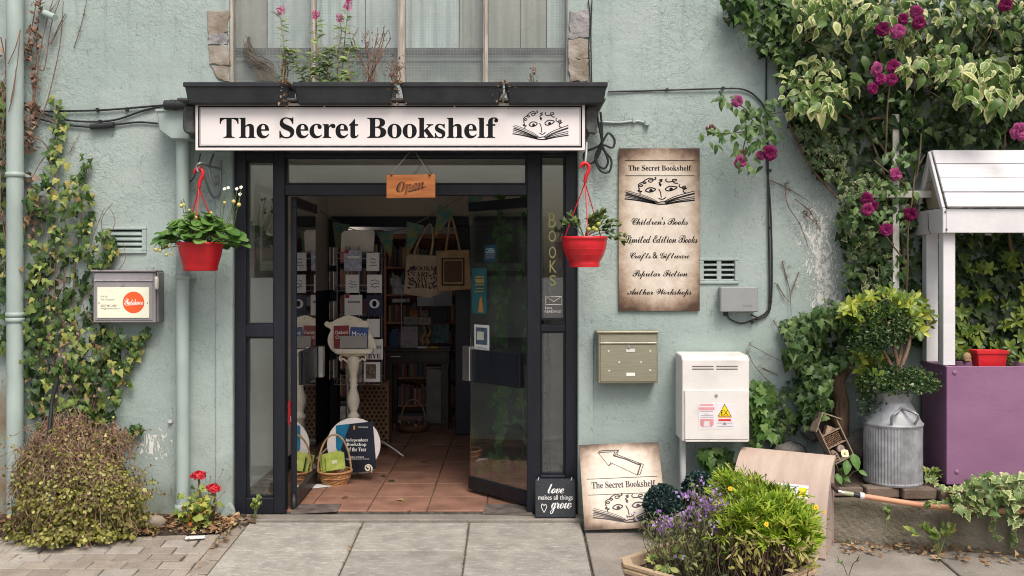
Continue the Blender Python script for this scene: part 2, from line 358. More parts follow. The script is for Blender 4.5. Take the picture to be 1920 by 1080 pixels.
EMB = dict(
 lines=[(9, [(175, 510), (560, 660), (760, 790)]), (11, [(145, 545), (480, 660), (740, 800)]), (26, [(170, 590), (450, 690), (720, 815)]), (16, [(145, 625), (440, 720), (740, 830)]),
  (12, [(145, 670), (420, 740), (740, 845)]), (22, [(140, 720), (400, 765), (740, 850), (840, 858), (940, 855)]), (14, [(890, 790), (1100, 660), (1465, 520)]), (12, [(910, 800), (1130, 690), (1465, 572)]),
  (18, [(930, 815), (1150, 705), (1465, 592)]), (14, [(930, 830), (1150, 740), (1465, 665)]), (14, [(940, 845), (1180, 770), (1465, 712)]), (22, [(940, 855), (1180, 800), (1470, 755)]),
  (18, [(735, 785), (765, 815), (840, 798), (900, 800), (920, 830), (945, 855)]), (18, [(785, 470), (820, 560), (825, 620), (835, 690)]), (18, [(780, 705), (840, 735), (890, 715), (920, 680)]),
  (17, [(740, 180), (712, 182), (735, 215), (690, 240), (640, 298), (590, 270), (620, 235), (675, 240), (660, 200), (600, 200), (530, 245), (485, 300), (510, 330), (550, 310), (510, 290), (440, 320), (400, 370), (440, 410), (485, 385), (450, 360), (410, 400), (405, 440), (430, 470)]),
  (17, [(395, 515), (400, 500), (430, 495), (395, 530), (470, 530), (430, 560), (440, 600)]), (19, [(860, 220), (800, 245), (850, 265), (790, 310), (830, 355), (800, 370), (825, 400)]),
  (18, [(935, 205), (915, 250), (960, 290), (1040, 280), (1110, 260), (1115, 225), (1050, 230), (1050, 270), (1090, 320), (1150, 325)]),
  (18, [(1190, 350), (1170, 400), (1220, 440), (1290, 430), (1275, 395), (1235, 420), (1250, 470), (1315, 450), (1250, 500), (1260, 550), (1310, 580)])],
 closed=[(20, [(535, 510), (580, 455), (650, 440), (725, 475), (680, 530), (610, 550), (560, 535)]), (20, [(910, 470), (960, 420), (1020, 400), (1130, 425), (1080, 480), (990, 518), (930, 505)])],
 dots=[(640, 512, 34), (1020, 478, 36), (815, 362, 26)])
def emblem(mb, x0, x1, zt, Y, zsc=1.0):
    s = (x1 - x0) / 1330; g = lambda p: (x0 + (p[0] - 140) * s, zt - (p[1] - 180) * s * zsc)
    for wd, pts in EMB['lines']: ribbon(mb, [g(p) for p in pts], wd * s * 1.1, Y)
    for wd, pts in EMB['closed']: ribbon(mb, [g(p) for p in pts], wd * s * 1.1, Y, True)
    for x, y, r in EMB['dots']:
        c = g((x, y)); mb.add([(c[0] + r * s * math.cos(a * math.pi / 5), Y - .0002, c[1] + r * s * math.sin(a * math.pi / 5)) for a in range(10)], [tuple(range(10))])

# ------------------------------------------------------------------ leaves
def leafmesh(half, cx=.4, fold=.12, droop=.15, rings=2, jag=0):
    out = [(x, y) for x, y in half] + [(-x, y) for x, y in reversed(half[1:-1])]
    c = (0, cx); V = [(0, cx)]; rim = [0.]; n = len(out); f = []
    lv = [1.0] if rings == 1 else [.6, 1.0]
    for q in lv:
        V += [(x * q, cx + (y - cx) * q) for x, y in out]; rim += [q] * n
    for i in range(n): f.append((0, 1 + i, 1 + (i + 1) % n))
    if rings == 2:
        for i in range(n):
            j = (i + 1) % n; f.append((1 + i, 1 + n + i, 1 + n + j, 1 + j))
    f = [tuple(reversed(q)) for q in f]
    Z = [fold * abs(x) - droop * (y - .3) ** 2 for x, y in V]
    return np.array([(x, y, z) for (x, y), z in zip(V, Z)]), f, np.array(rim)
LEAF = {
 'ivy': leafmesh([(0, .05), (.15, -.08), (.40, -.04), (.52, .14), (.33, .28), (.42, .50), (.20, .60), (0, 1)], .32, .18, .22),
 'ivy2': leafmesh([(0, .04), (.22, -.06), (.48, .08), (.36, .3), (.3, .5), (.14, .72), (0, 1.05)], .34, .1, .3),
 'ivy3': leafmesh([(0, .05), (.15, -.08), (.40, -.04), (.50, .14), (.33, .28), (.40, .50), (.20, .60), (0, 1)], .32, .55, .6),
 'oval3': leafmesh([(0, 0), (.17, .13), (.26, .36), (.22, .6), (.11, .85), (0, 1)], .42, .7, .9),
 'maple': leafmesh([(0, 0), (.2, -.14), (.55, -.1), (.36, .1), (.62, .34), (.3, .36), (.3, .66), (.1, .6), (0, 1)], .25, .12, .2),
 'oval': leafmesh([(0, 0), (.17, .13), (.28, .36), (.25, .6), (.13, .85), (0, 1)], .42, .25, .25),
 'oval2': leafmesh([(0, 0), (.14, .12), (.24, .33), (.23, .58), (.1, .86), (0, 1.04)], .42, .1, .55),
 'round': leafmesh([(0, 0), (.24, .0), (.45, .2), (.5, .5), (.38, .82), (.15, .97), (0, .98)], .45, .2, .25),
 'lance': leafmesh([(0, 0), (.07, .2), (.1, .5), (.06, .8), (0, 1)], .5, .3, .3, 1),
 'spoon': leafmesh([(0, 0), (.06, .2), (.17, .55), (.16, .78), (0, 1)], .6, .3, .3, 1),
  'slim': leafmesh([(0, 0), (.03, .25), (.065, .6), (.035, .85), (0, 1)], .55, .4, .3, 1),
 'tiny': (np.array([(0, 0, 0), (.3, .5, .06), (0, 1, 0), (-.3, .5, .06)]), [(0, 1, 2), (0, 2, 3)], np.array([0, 1, .5, 1.])),
 'dot': (np.array([(0, 0, 0), (.5, .45, .1), (0, .9, 0), (-.5, .45, .1)]), [(0, 1, 2), (0, 2, 3)], np.array([0, 1, .5, 1.])),
}
LM = {}
def leaf_me(kind, mat):
    k = (kind, mat.name)
    if k not in LM:
        v, f, rim = LEAF[kind]; me = bpy.data.meshes.new('leaf'); me.from_pydata([tuple(q) for q in v], [], f); me.materials.append(mat)
        a = me.attributes.new('rim', 'FLOAT', 'POINT'); a.data.foreach_set('value', rim.astype(np.float32)); me.polygons.foreach_set('use_smooth', [True] * len(f)); LM[k] = me
    return LM[k]
def basis(tip, nrm):
    t = Vector(tip).normalized(); z = Vector(nrm); z = z - t * z.dot(t)
    z = z.normalized() if z.length > 1e-5 else t.orthogonal().normalized()
    x = t.cross(z); return Matrix((x, t, z)).transposed()
def foliage(parent, leaves, kinds, mat, big=0, pname='leaf', massname='foliage'):
    """leaves: (pos, tip, normal, size[, colour]). The nearest large ones are leaf objects, the rest one mass."""
    if isinstance(kinds, str): kinds = [kinds]
    leaves = sorted(leaves, key=lambda q: -q[3] / max(.5, (q[0][1] - CY)) - (.004 if q[0][1] < -.15 else 0))
    base = BASE.get(parent.name, Vector((0, 0, 0)))
    for q in leaves[:big]:
        o = bpy.data.objects.new(pname, leaf_me(random.choice(kinds), mat)); COL.objects.link(o); o.parent = parent
        m = basis(q[1], q[2]).to_4x4() @ Matrix.Diagonal((q[3], q[3], q[3], 1)); m.translation = Vector(q[0]) - base; o.matrix_basis = m
    rest = leaves[big:]
    if not rest: return
    VV = []; FF = []; RR = []; NN = []; o = 0
    for q in rest:
        v, f, rim = LEAF[random.choice(kinds)]; b = np.array(basis(q[1], q[2])) * q[3]
        VV.append(v @ b.T + np.array(q[0])); FF += [tuple(i + o for i in g) for g in f]; o += len(v); RR.append(rim); NN.append(np.full(len(v), q[4] if len(q) > 4 else random.random()))
    me = bpy.data.meshes.new(massname); me.from_pydata(np.concatenate(VV).tolist(), [], FF); me.materials.append(mat)
    for nm, arr in (('rim', RR), ('rnd', NN)):
        a = me.attributes.new(nm, 'FLOAT', 'POINT'); a.data.foreach_set('value', np.concatenate(arr).astype(np.float32))
    me.polygons.foreach_set('use_smooth', [True] * len(FF)); link(massname, me, parent, 'stuff')
def rv(s=1.0): return Vector((random.uniform(-s, s), random.uniform(-s, s), random.uniform(-s, s)))
def inpoly(x, y, poly):
    c = False; j = len(poly) - 1
    for i in range(len(poly)):
        if (poly[i][1] > y) != (poly[j][1] > y) and x < (poly[j][0] - poly[i][0]) * (y - poly[i][1]) / (poly[j][1] - poly[i][1]) + poly[i][0]: c = not c
        j = i
    return c
def climber(poly, n, y0, y1, size, up=.5, edge=0, hole=.0, hs=6, sp=.55):
    """leaves of a wall climber inside an outline given at the wall; gaps where a noise says so"""
    xs = [p[0] for p in poly]; ys = [p[1] for p in poly]; out = []; tries = 0
    while len(out) < n and tries < n * 30:
        tries += 1; a, b = random.uniform(min(xs), max(xs)), random.uniform(min(ys), max(ys))
        if not inpoly(a + random.gauss(0, edge), b + random.gauss(0, edge), poly): continue
        nv = noise.noise((a / 1920 * hs * 4, b / 1920 * hs * 4, n * .013))
        if nv < hole - .5 + random.uniform(-.12, .12): continue
        Y = y0 + (y1 - y0) * (random.random() ** .7) * (.55 + .9 * max(-.5, min(.6, nv)) + .2)
        p = P(a, b, Y)
        out.append((p, Vector((random.gauss(0, sp), random.uniform(-.6, -.05), -1 + random.gauss(0, .35 + max(0, sp - .55)))), Vector((random.gauss(0, .45), -1, up + random.gauss(0, .4))), (size[0] + (size[1] - size[0]) * random.random() ** 1.5) * random.choice((1, 1, 1, .7, .55, 1.15))))
    return out
def dome(c, r, n, size, shell=.55, up=.4, zmin=-1, tipout=True, noise_amp=.15):
    out = []; c = Vector(c)
    while len(out) < n:
        d = rv(); 
        if d.length > 1 or d.length < .05: continue
        d.normalize()
        if d.z < zmin: continue
        k = random.uniform(shell, 1) * (1 + noise_amp * noise.noise(d * 2.5 + c) * 2)
        p = c + Vector((d.x * r[0], d.y * r[1], d.z * r[2])) * k
        nn = (d + Vector((0, 0, up)) + rv(.6)).normalized(); tip = (d + rv(.9)) if tipout else rv()
        out.append((p, tip, nn, random.uniform(*size)))
    return out

# ================================================================== materials in use
m_wall = wallmat()
m_pipe = M('painted_pipe', (.36, .44, .415), .45, var=.14, ns=5, bump=.12, bs=30, stretch=(1, 1, .4))
m_black = M('black_paint', (.007, .009, .015), .4, var=.35, ns=12, bump=.3, bs=22, col2=(.012, .015, .023), stretch=(1, 1, .35), thr=(.4, .8))
m_blackp = M('black_plastic', (.022, .024, .028), .42, var=.25, ns=9, bump=.15, bs=50)
m_white = M('white_board', (.80, .755, .745), .45, var=.03, ns=3, bump=.02)
m_ink = M('black_ink', (.010, .010, .012), .6, var=.1, bump=0, spec=.12)
m_ink2 = M('grey_ink', (.06, .05, .05), .6, var=.2, bump=0)
m_inkm = M('mid_ink', (.3, .3, .32), .6, var=.2, bump=0)
m_flake = M('flaking_paint', (.05, .053, .05), .6, var=.4, ns=14, bump=.6, bs=25, col2=(.10, .105, .10), dist=.02)
m_red = M('red_plastic', (.46, .012, .018), .38, var=.08, ns=9, bump=.12, spec=.45, col2=(.66, .018, .028), thr=(.25, .6))
m_glass = glassmat('window_glass', (.88, .935, .92), 2.8, None, .03)
m_wired = glassmat('wired_glass', (.94, .96, .95), 1.3, .019, .13)  # stronger film also paints in white specks of reflected foliage
m_terra = M('terracotta_tile', (.20, .108, .075), .55, var=.2, ns=5, bump=.25, bs=22, col2=(.32, .175, .125), spec=.2, ori=.1, grain=.12)
m_conc = M('slab_concrete', (.215, .20, .175), .85, var=.2, ns=8, bump=.7, bs=70, col2=(.37, .35, .31), thr=(.22, .72), ori=.09, grain=.2, scuff=(.56, .54, .50))
m_conc2 = M('old_concrete', (.20, .18, .155), .85, var=.2, ns=4, bump=.6, bs=55, col2=(.29, .265, .23), ori=.1, grain=.2)
m_paver = M('paver_block', (.25, .215, .175), .85, var=.25, ns=7, bump=.6, bs=70, col2=(.33, .29, .245), ori=.16, grain=.2)
m_paver2 = M('paver_block_grey', (.29, .265, .235), .85, var=.25, ns=7, bump=.6, bs=70, col2=(.40, .37, .325))
m_joint = M('joint_dirt', (.10, .088, .07), .95, var=.4, ns=25, bump=.6, bs=80)
m_ground = M('street_paving', (.27, .255, .23), .9, var=.2, ns=5, bump=.5, bs=90)
m_wood = M('weathered_timber', (.36, .31, .26), .75, var=.3, ns=7, bump=.5, bs=30, col2=(.56, .52, .46), stretch=(8, 8, .8))
m_stone = M('rubble_stone', (.22, .18, .135), .85, var=.25, ns=9, bump=.5, bs=26, col2=(.38, .345, .30), dist=.02)
m_beige = M('inner_wall', (.78, .77, .74), .8, var=.05, ns=2, bump=.05)
m_beige2 = M('bulkhead', (.64, .59, .52), .8, var=.05, ns=2, bump=.05)
m_navy = M('navy_paint', (.012, .016, .034), .45, var=.2, ns=5, bump=.06)
m_dkwood = M('dark_wood', (.035, .022, .017), .4, var=.3, ns=5, bump=.15, stretch=(1, 1, 8))
m_redwood = M('red_wood', (.30, .12, .06), .5, var=.25, ns=5, bump=.15, stretch=(1, 1, 6))
m_cream = M('cream_paint', (.76, .70, .58), .5, var=.08, ns=12, bump=.15, bs=40)
m_steel = M('brushed_steel', (.62, .62, .62), .32, 1, var=.06, ns=6, bump=.03)
m_wire = M('chrome_wire', (.4, .4, .42), .35, .8, var=.1, bump=0)
m_galv = M('galvanised_steel', (.28, .295, .31), .58, .6, var=.28, ns=13, bump=.2, bs=30, col2=(.46, .48, .50))
m_paper = M('paper', (.70, .70, .71), .7, var=.04, bump=0)
m_kraft = M('kraft_paper', (.20, .115, .06), .8, var=.15, ns=12, bump=.1)
m_canvas = M('canvas_cloth', (.60, .48, .35), .9, var=.12, ns=14, bump=.3, bs=120)
m_canvas2 = M('jute_cloth', (.50, .34, .20), .9, var=.15, ns=14, bump=.3, bs=160)
m_wicker = M('wicker', (.38, .19, .08), .6, var=.35, ns=30, bump=.3, bs=60, col2=(.50, .29, .13))
m_soil = M('potting_soil', (.05, .035, .025), .95, var=.4, ns=40, bump=.8, bs=60)
m_twig = M('dry_twig', (.19, .115, .085), .8, var=.35, ns=20, bump=.2)
m_stem = M('green_stem', (.14, .19, .06), .6, var=.2, bump=0)
m_bark = M('bark', (.13, .085, .055), .85, var=.35, ns=14, bump=.8, bs=25, stretch=(2, 2, .5), dist=.02)
m_cable = M('black_cable', (.02, .021, .024), .5, var=.2, bump=0)
def C_(name, r, g, b, rough=.6, **k): return M(name, lin(r, g, b), rough, **k)

# ================================================================== SETTING: ground
SL = .078
def gz(Y): return -.006 + SL * Y if Y > -2.6 else -.006 - SL * 2.6
def struct(o): o['kind'] = 'structure'; return o
mb = MB()
ys = [8, 0, -2.6, -60, -300]; xs = [-300, -30, -5, 5, 30, 300]
vs_ = [(x, y, (gz(min(y, 0)) - .035)) for y in ys for x in xs]
mb.add(vs_, [(i * 6 + j, (i + 1) * 6 + j, (i + 1) * 6 + j + 1, i * 6 + j + 1) for i in range(4) for j in range(5)])
struct(mb.build('ground', m_ground))
def slab(x0, x1, y0, y1, dz=0, th=.05, jit=.0, x2=None, x3=None):
    """flat piece on the sloping ground (y0 far edge, y1 near edge); x2,x3 near-edge ends"""
    x2 = x0 if x2 is None else x2; x3 = x1 if x3 is None else x3; m = MB(); t = [random.uniform(-jit, jit) for _ in range(4)]
    q = [(x0, y0, gz(y0) + dz + t[0]), (x1, y0, gz(y0) + dz + t[1]), (x3, y1, gz(y1) + dz + t[2]), (x2, y1, gz(y1) + dz + t[3])]
    m.add(q + [(a, b, c - th) for a, b, c in q], [(3, 2, 1, 0), (4, 5, 6, 7), (0, 1, 5, 4), (1, 2, 6, 5), (2, 3, 7, 6), (3, 0, 4, 7)]); return m
ramp = struct(MB().box(PX(440, -.05), PX(1100, -.05), -.115, .02, -.12, .0).build('doorstep', m_conc2, None, .006))
rampb = struct(slab(-1.80, .46, -.12, -2.6, -.012).build('pavement', m_joint))
rows = [(-.125, -.615), (-.622, -1.22), (-1.228, -1.83), (-1.838, -2.45)]
cols = [(-1.735, -.992), (-.982, -.289), (-.279, .452)]
for i, (a, b) in enumerate(rows):
    for j, (c, d) in enumerate(cols):
        slab(c, d, a, b, random.uniform(-.002, .003), .05, .0015).build('paving_slab', m_conc, rampb, .006)
pav = struct(slab(.46, 5.2, -.02, -2.6, -.03).build('footpath', m_joint))
for a, b, c, d in ((.47, 1.42, -.03, -.42), (.47, 1.42, -.432, -1.25), (1.432, 2.55, -.03, -1.25), (2.562, 3.7, -.03, -1.25), (.47, 1.9, -1.262, -2.3), (1.912, 3.3, -1.262, -2.3)):
    slab(a, b, c, d, -.012, .04, .002).build('concrete_slab', m_conc2, pav, .006)
path = struct(slab(-5.2, -1.80, -.02, -2.6, -.03).build('path', m_joint))
Y = -.30; ri = 0
while Y > -1.75:
    X = -2.065 - (.105 if ri % 2 else 0) + random.uniform(-.012, .012)
    if ri % 2: slab(-1.962, -1.868, Y, Y - .110, -.012, .05, .002).build('paver', m_paver, path, .004)
    while X > -4.0:
        slab(X, X + random.uniform(.194, .2), Y - random.uniform(0, .003), Y - .110 + random.uniform(-.001, .002), -.012, .05, .003, X + random.uniform(-.004, .004), X + .197 + random.uniform(-.003, .003)).build('paver', random.choice((m_paver, m_paver, m_paver2)), path, .004); X -= .203
    Y -= .114; ri += 1
Y = -.14
while Y > -1.9:
    slab(-1.862, -1.745, Y, Y - .198, -.010, .05, .003).build('paver', m_paver, path, .005); Y -= .204
# raised bed soil
bed = MB().prismx([(-.42, .262), (.0, .34), (.0, -.1), (-.42, -.1)], 2.12, 5.2)
struct(bed.build('soil', m_soil))

# ================================================================== THE SHOP BUILDING
B = T('shop_building', 'pale green rendered bookshop front with black double doors and wide timber upper window', 'building', (0, 0, 0))
DX0, DX1, DZ1 = PX(437), PX(1083), PZ(280)
WX0, WX1, WZ0, WZ1 = PX(430), PX(1064), PZ(160), 4.3
holes = [(DX0, DX1, -.5, DZ1), (WX0, WX1, WZ0, WZ1), (PX(203), PX(267), PZ(470), PZ(431)), (PX(1319), PX(1377), PZ(527), PZ(489))]
bx = sorted(set([round(v, 4) for h in holes for v in h[:2]] + [round(-4.6 + i * .07, 4) for i in range(132)]))
bz = sorted(set([round(v, 4) for h in holes for v in h[2:]] + [round(-.4 + i * .07, 4) for i in range(74)]))
bx = [v for i, v in enumerate(bx) if i == 0 or v - bx[i - 1] > .004 or any(abs(v - h[k]) < .0002 for h in holes for k in (0, 1))]
bz = [v for i, v in enumerate(bz) if i == 0 or v - bz[i - 1] > .004 or any(abs(v - h[k]) < .0002 for h in holes for k in (2, 3))]
mb = MB(); nx, nz_ = len(bx), len(bz)
def wy(x, z): return .008 * noise.noise((x * 1.7, 3, z * 1.7)) + .004 * noise.noise((x * 6, 9, z * 6))
V = [(x, wy(x, z), z) for z in bz for x in bx]; FQ = []
inh = lambda x, z: any(h[0] < x < h[1] and h[2] < z < h[3] for h in holes)
for j in range(nz_ - 1):
    for i in range(nx - 1):
        if not inh((bx[i] + bx[i + 1]) / 2, (bz[j] + bz[j + 1]) / 2): FQ.append((j * nx + i, j * nx + i + 1, (j + 1) * nx + i + 1, (j + 1) * nx + i))
mb.add(V, FQ, True)
for h, dp in zip(holes, (.22, .3, .07, .07)):
    x0, x1, z0, z1 = h; e = .0005
    for q in (((x0, e, z0), (x0, dp, z0), (x0, dp, z1), (x0, e, z1)), ((x1, e, z0), (x1, e, z1), (x1, dp, z1), (x1, dp, z0)), ((x0, e, z1), (x0, dp, z1), (x1, dp, z1), (x1, e, z1)), ((x0, e, z0), (x1, e, z0), (x1, dp, z0), (x0, dp, z0))):
        mb.quad(*q)
mb.box(-4.6, 4.6, .3, .32, 2.62, 2.64)
mb.build('wall', m_wall, B)
# rendered bands beside the doors, and a skirting stop
MB().box(PX(405), DX0 - .001, -.014, .02, -.02, PZ(283)).build('door_surround', m_wall, B, .006)
MB().box(DX1 + .001, PX(1113), -.014, .02, -.02, PZ(283)).build('door_surround', m_wall, B, .006)
MB().prism([(PX(412), -.02), (PX(446), -.02), (PX(443), PZ(952)), (PX(436), PZ(938)), (PX(425), PZ(945))], -.05, -.015).build('render_chip', m_wall, B, .01)
# exposed stones beside the upper window
m_stone2 = M('blue_grey_stone', (.20, .20, .21), .85, var=.25, ns=9, bump=.8, bs=26, col2=(.36, .34, .335), dist=.02)
def stone(c, mat):
    c = [(PX(x), PZ(y)) for x, y in c]; poly = []
    for a, b in zip(c, c[1:] + c[:1]):
        for k in range(4): poly.append((a[0] + (b[0] - a[0]) * k / 4 + random.uniform(-.009, .009), a[1] + (b[1] - a[1]) * k / 4 + random.uniform(-.009, .009)))
    MB().prism(list(reversed(poly)), -.0135 - random.random() * .003, .03).build('stone', mat, B, .003)
stone([(388, 22), (429, 20), (429, 62), (392, 66)], m_stone); stone([(392, 67), (429, 63), (429, 84), (390, 86)], m_stone2); stone([(390, 87), (429, 85), (429, 124), (395, 122)], m_stone); stone([(395, 123), (429, 125), (429, 153), (413, 152)], m_stone)
stone([(1067, 22), (1103, 20), (1104, 72), (1067, 74)], m_stone2); stone([(1067, 75), (1104, 73), (1104, 112), (1067, 108)], m_stone); stone([(1067, 109), (1104, 113), (1100, 153), (1067, 153)], m_stone)
# air vents
for (x0, x1, z0, z1, n, dark) in ((PX(203), PX(267), PZ(470), PZ(431), 4, False), (PX(1319), PX(1377), PZ(527), PZ(489), 4, True)):
    v = MB().box(x0, x1, .06, .07, z0, z1)
    fr = v.build('air_vent', m_black, B)
    m = MB()
    for a, b, c, d in ((x0 - .03, x1 + .03, z1, z1 + .02), (x0 - .03, x1 + .03, z0 - .02, z0), (x0 - .03, x0, z0, z1), (x1, x1 + .03, z0, z1)): m.box(a, b, -.014, .012, c, d)
    m.build('vent_frame', m_wall, fr, .004)
    hgt = (z1 - z0) / n
    for k in range(n):
        if dark:
            MB().box(x0, x1, -.006, .02, z0 + k * hgt - .001, z0 + k * hgt + hgt * .42).build('slat', m_wall, fr, .003)
        else:
            zc = z0 + k * hgt
            MB().prismx([(-.012, zc), (-.008, zc - .004), (.03, zc + hgt * .82), (.016, zc + hgt * .80), (-.012, zc + hgt * .30)], x0, x1).build('slat', m_pipe, fr)
    if dark: MB().box((x0 + x1) / 2 - .015, (x0 + x1) / 2 + .015, -.008, .02, z0, z1).build('vent_bar', m_wall, fr, .002)
# fascia box behind the sign, with its flaking ends, and the canopy board above
MB().box(PX(350, -.25), PX(1108, -.25), -.262, .0, PZ(252, -.25), PZ(197, -.25)).build('fascia', m_flake, B, .012)
for a, b in ((343, 366), (1097, 1119)):
    MB().prism([(PX(a, -.3), PZ(208, -.3)), (PX(a + 4, -.3), PZ(198, -.3)), (PX(b, -.3), PZ(197, -.3)), (PX(b, -.3), PZ(252, -.3)), (PX(a + 5, -.3), PZ(250, -.3)), (PX(a, -.3), PZ(242, -.3))][::-1], -.31, -.264).build('fascia_end', m_flake, B, .01)
MB().box(PX(352, -.2), PX(1130, -.2), -.40, -.0, PZ(196, -.25), PZ(191.5, -.25)).build('canopy_board', m_flake, B, .003)
MB().box(PX(437, -.1), PX(1083, -.1), -.258, .0, PZ(287, 0), PZ(270, 0)).build('soffit', m_black, B)
# ---- upper window
Yw = .07
win = MB()
posts = ((430, 440), (586, 593), (747, 760), (906, 915), (1060, 1066))
for a, b in posts: win.box(PX(a, Yw), PX(b, Yw), Yw - .05, Yw + .03, PZ(158, Yw), 4.2)
wn_ = win.build('window', m_wood, B, .004)
for a, b in posts[1:4]: MB().box(PX(a, Yw) + .012, PX(b, Yw) - .012, Yw - .062, Yw - .0505, PZ(158, Yw), 4.2).build('glazing_bead', m_wood, wn_, .003)
for k in range(4):
    x0, x1 = PX(posts[k][1], Yw), PX(posts[k + 1][0], Yw)
    MB().box(x0, x1, Yw - .012, Yw - .006, PZ(158, Yw), 4.2).build('pane', m_wired, wn_)
    MB().box(x0, x1, Yw + .01, Yw + .05, PZ(97, Yw), PZ(89, Yw)).build('transom_rail', M('grey_green_rail', (.05, .06, .055), .6), wn_, .003)
    MB().box(x0, x1, Yw + .04, Yw + .07, PZ(160, Yw), PZ(97, Yw)).build('lower_panel', M('grey_green_panel', (.25, .285, .265), .7, var=.3, ns=5, bump=.2), wn_)
    MB().box(x0, x1, Yw + .028, Yw + .039, PZ(112, Yw), PZ(107, Yw)).build('panel_rail', M('grey_green_rail2', (.22, .25, .235), .6), wn_)
# curtains behind (folds)
mcw = C_('net_curtain', 212, 224, 224, .9, var=.06, ns=3); mcb = C_('blind', 178, 178, 168, .9, var=.08, ns=4, stretch=(9, 1, .4))
def curtain(px0, px1, mat, Y, amp=.012, per=.05):
    m = MB(); x0, x1 = PX(px0, Y), PX(px1, Y); n = int((x1 - x0) / per * 6); vs = []
    for i in range(n + 1):
        x = x0 + (x1 - x0) * i / n; y = Y + amp * math.sin(i * 2 * math.pi / 6 + .7 * math.sin(i * .21)); vs += [(x, y, PZ(100, Y)), (x, y, 4.2)]
    m.add(vs, [(2 * i, 2 * i + 2, 2 * i + 3, 2 * i + 1) for i in range(n)], True); return m.build('curtain', mat, wn_)
for a, b, mt in ((440, 500, mcb), (502, 586, mcw), (594, 684, mcw), (686, 746, mcw), (760, 860, mcw), (862, 905, mcb), (916, 975, mcb), (977, 1024, mcb), (1026, 1060, mcw)): curtain(a, b, mt, .13, random.uniform(.004, .014), random.uniform(.04, .09))
MB().box(WX0, WX1, .40, .42, 2.7, 4.3).build('room_backing', M('dim_room', (.10, .10, .095), .9), wn_)
# ---- door frame with sidelights and transom
Yf = .03
fr = MB()
def fbox(px0, px1, py0, py1, y0=0, y1=.09): fr.box(PX(px0, Yf), PX(px1, Yf), Yf + y0, Yf + y1, PZ(py1, Yf), PZ(py0, Yf))
for a, b in ((437, 461), (513, 534), (988, 1014), (1060, 1083)): fbox(a, b, 284, 964)
for a, b in ((461, 513), (1014, 1060)): fbox(a, b, 284, 301 if a < 900 else 292); fbox(a, b, 609, 632 if a < 900 else 622)
fbox(461, 513, 934, 964); fbox(1014, 1060, 892, 964)
fbox(534, 988, 284, 294); fbox(534, 988, 345, 366)
dfr = fr.build('door_frame', m_black, B, .004)
for (a, b, c, d) in ((461, 513, 301, 609), (461, 513, 632, 934), (1014, 1060, 292, 600), (1014, 1060, 622, 892), (534, 988, 294, 345)):
    x0, x1, z0, z1 = PX(a, Yf), PX(b, Yf), PZ(d, Yf), PZ(c, Yf)
    m = MB()
    for q in ((x0, x0 + .012, z0, z1), (x1 - .012, x1, z0, z1), (x0 + .012, x1 - .012, z0, z0 + .012), (x0 + .012, x1 - .012, z1 - .012, z1)): m.box(q[0], q[1], Yf + .03, Yf + .05, q[2], q[3])
    m.build('glazing_bead', m_black, dfr)
    MB().box(x0, x1, Yf + .051, Yf + .057, z0, z1).build('pane', m_glass, dfr)
for k, (a, b, c, d) in (('B', (1029, 1043, 398, 426)), ('O', (1029, 1043, 432, 453)), ('O', (1030, 1043, 462, 484)), ('K', (1031, 1044, 488, 511)), ('S', (1031, 1043, 516, 536))):   # hand painted letters
    m = MB(); text(m, k, PX(a, Yf), PX(b, Yf), PZ(d, Yf), Yf + .0495, (PZ(c, Yf) - PZ(d, Yf))); m.build('letter', C_('yellow_pen', 138, 138, 90, .8, bump=0), dfr)
mwp = C_('white_pen', 225, 225, 220, .8, bump=0)
for k, a, b, z in (('lv', 1023, 1036, 580), ('rd', 1022, 1053, 587)):
    m = MB(); text(m, k, PX(a, Yf), PX(b, Yf), PZ(z, Yf), Yf + .0495); m.build('lettering', mwp, dfr, 0, 'stuff')
m = MB(); ribbon(m, [(PX(a, Yf), PZ(b, Yf)) for a, b in ((1024, 556), (1024, 572), (1039, 571), (1054, 572), (1054, 556), (1039, 566), (1024, 556), (1039, 557), (1054, 556))], .004, Yf + .0495, False, 1); m.build('book_drawing', mwp, dfr)
# threshold plates
for poly in (((545, 962), (632, 957), (640, 945), (556, 945)), ((912, 945), (988, 945), (1000, 964), (905, 962))):
    q = []
    for x, y in poly:
        D = F * (CZ - .012) / (y - 510); q.append(((x - 960) * D / F, D + CY, .012))
    MB().add(q + [(a, b, .003) for a, b, c in q], [(0, 1, 2, 3), (7, 6, 5, 4), (0, 4, 5, 1), (1, 5, 6, 2), (2, 6, 7, 3), (3, 7, 4, 0)]).build('threshold_plate', C_('worn_plate', 100, 92, 88, .5, var=.4, ns=12), B)
# ---- the two glass doors, opened inwards
def door(hx, hy, fx, fy, z1, side):
    h = Vector((hx, hy, 0)); d = Vector((fx - hx, fy - hy, 0)); L = d.length; d.normalize(); n = d.cross(Vector((0, 0, 1)))
    m4 = Matrix((( d.x, n.x, 0, hx), (d.y, n.y, 0, hy), (0, 0, 1, 0), (0, 0, 0, 1)))
    def tf(m): return m.xf(m4)
    m = MB().box(0, L, -.02, .02, z1 - .075, z1 - .005).box(0, L, -.022, .022, .03, .12).box(-.004, .018, -.019, .019, .12, z1 - .075)
    dr = tf(m).build('door', m_black, B, .003)
    tf(MB().box(.016, L - .003, -.006, .006, .115, z1 - .07)).build('pane', m_glass, dr)
    return dr, tf, L, m4
zt = PZ(366, .05)
dl, tfl, Ll, m4l = door(PX(549, .1), .13, PX(549, .1) - .02, .91, zt, -1)
dr_, tfr, Lr, m4r = door(PX(999, .1), .13, -.31, .655, zt, 1)
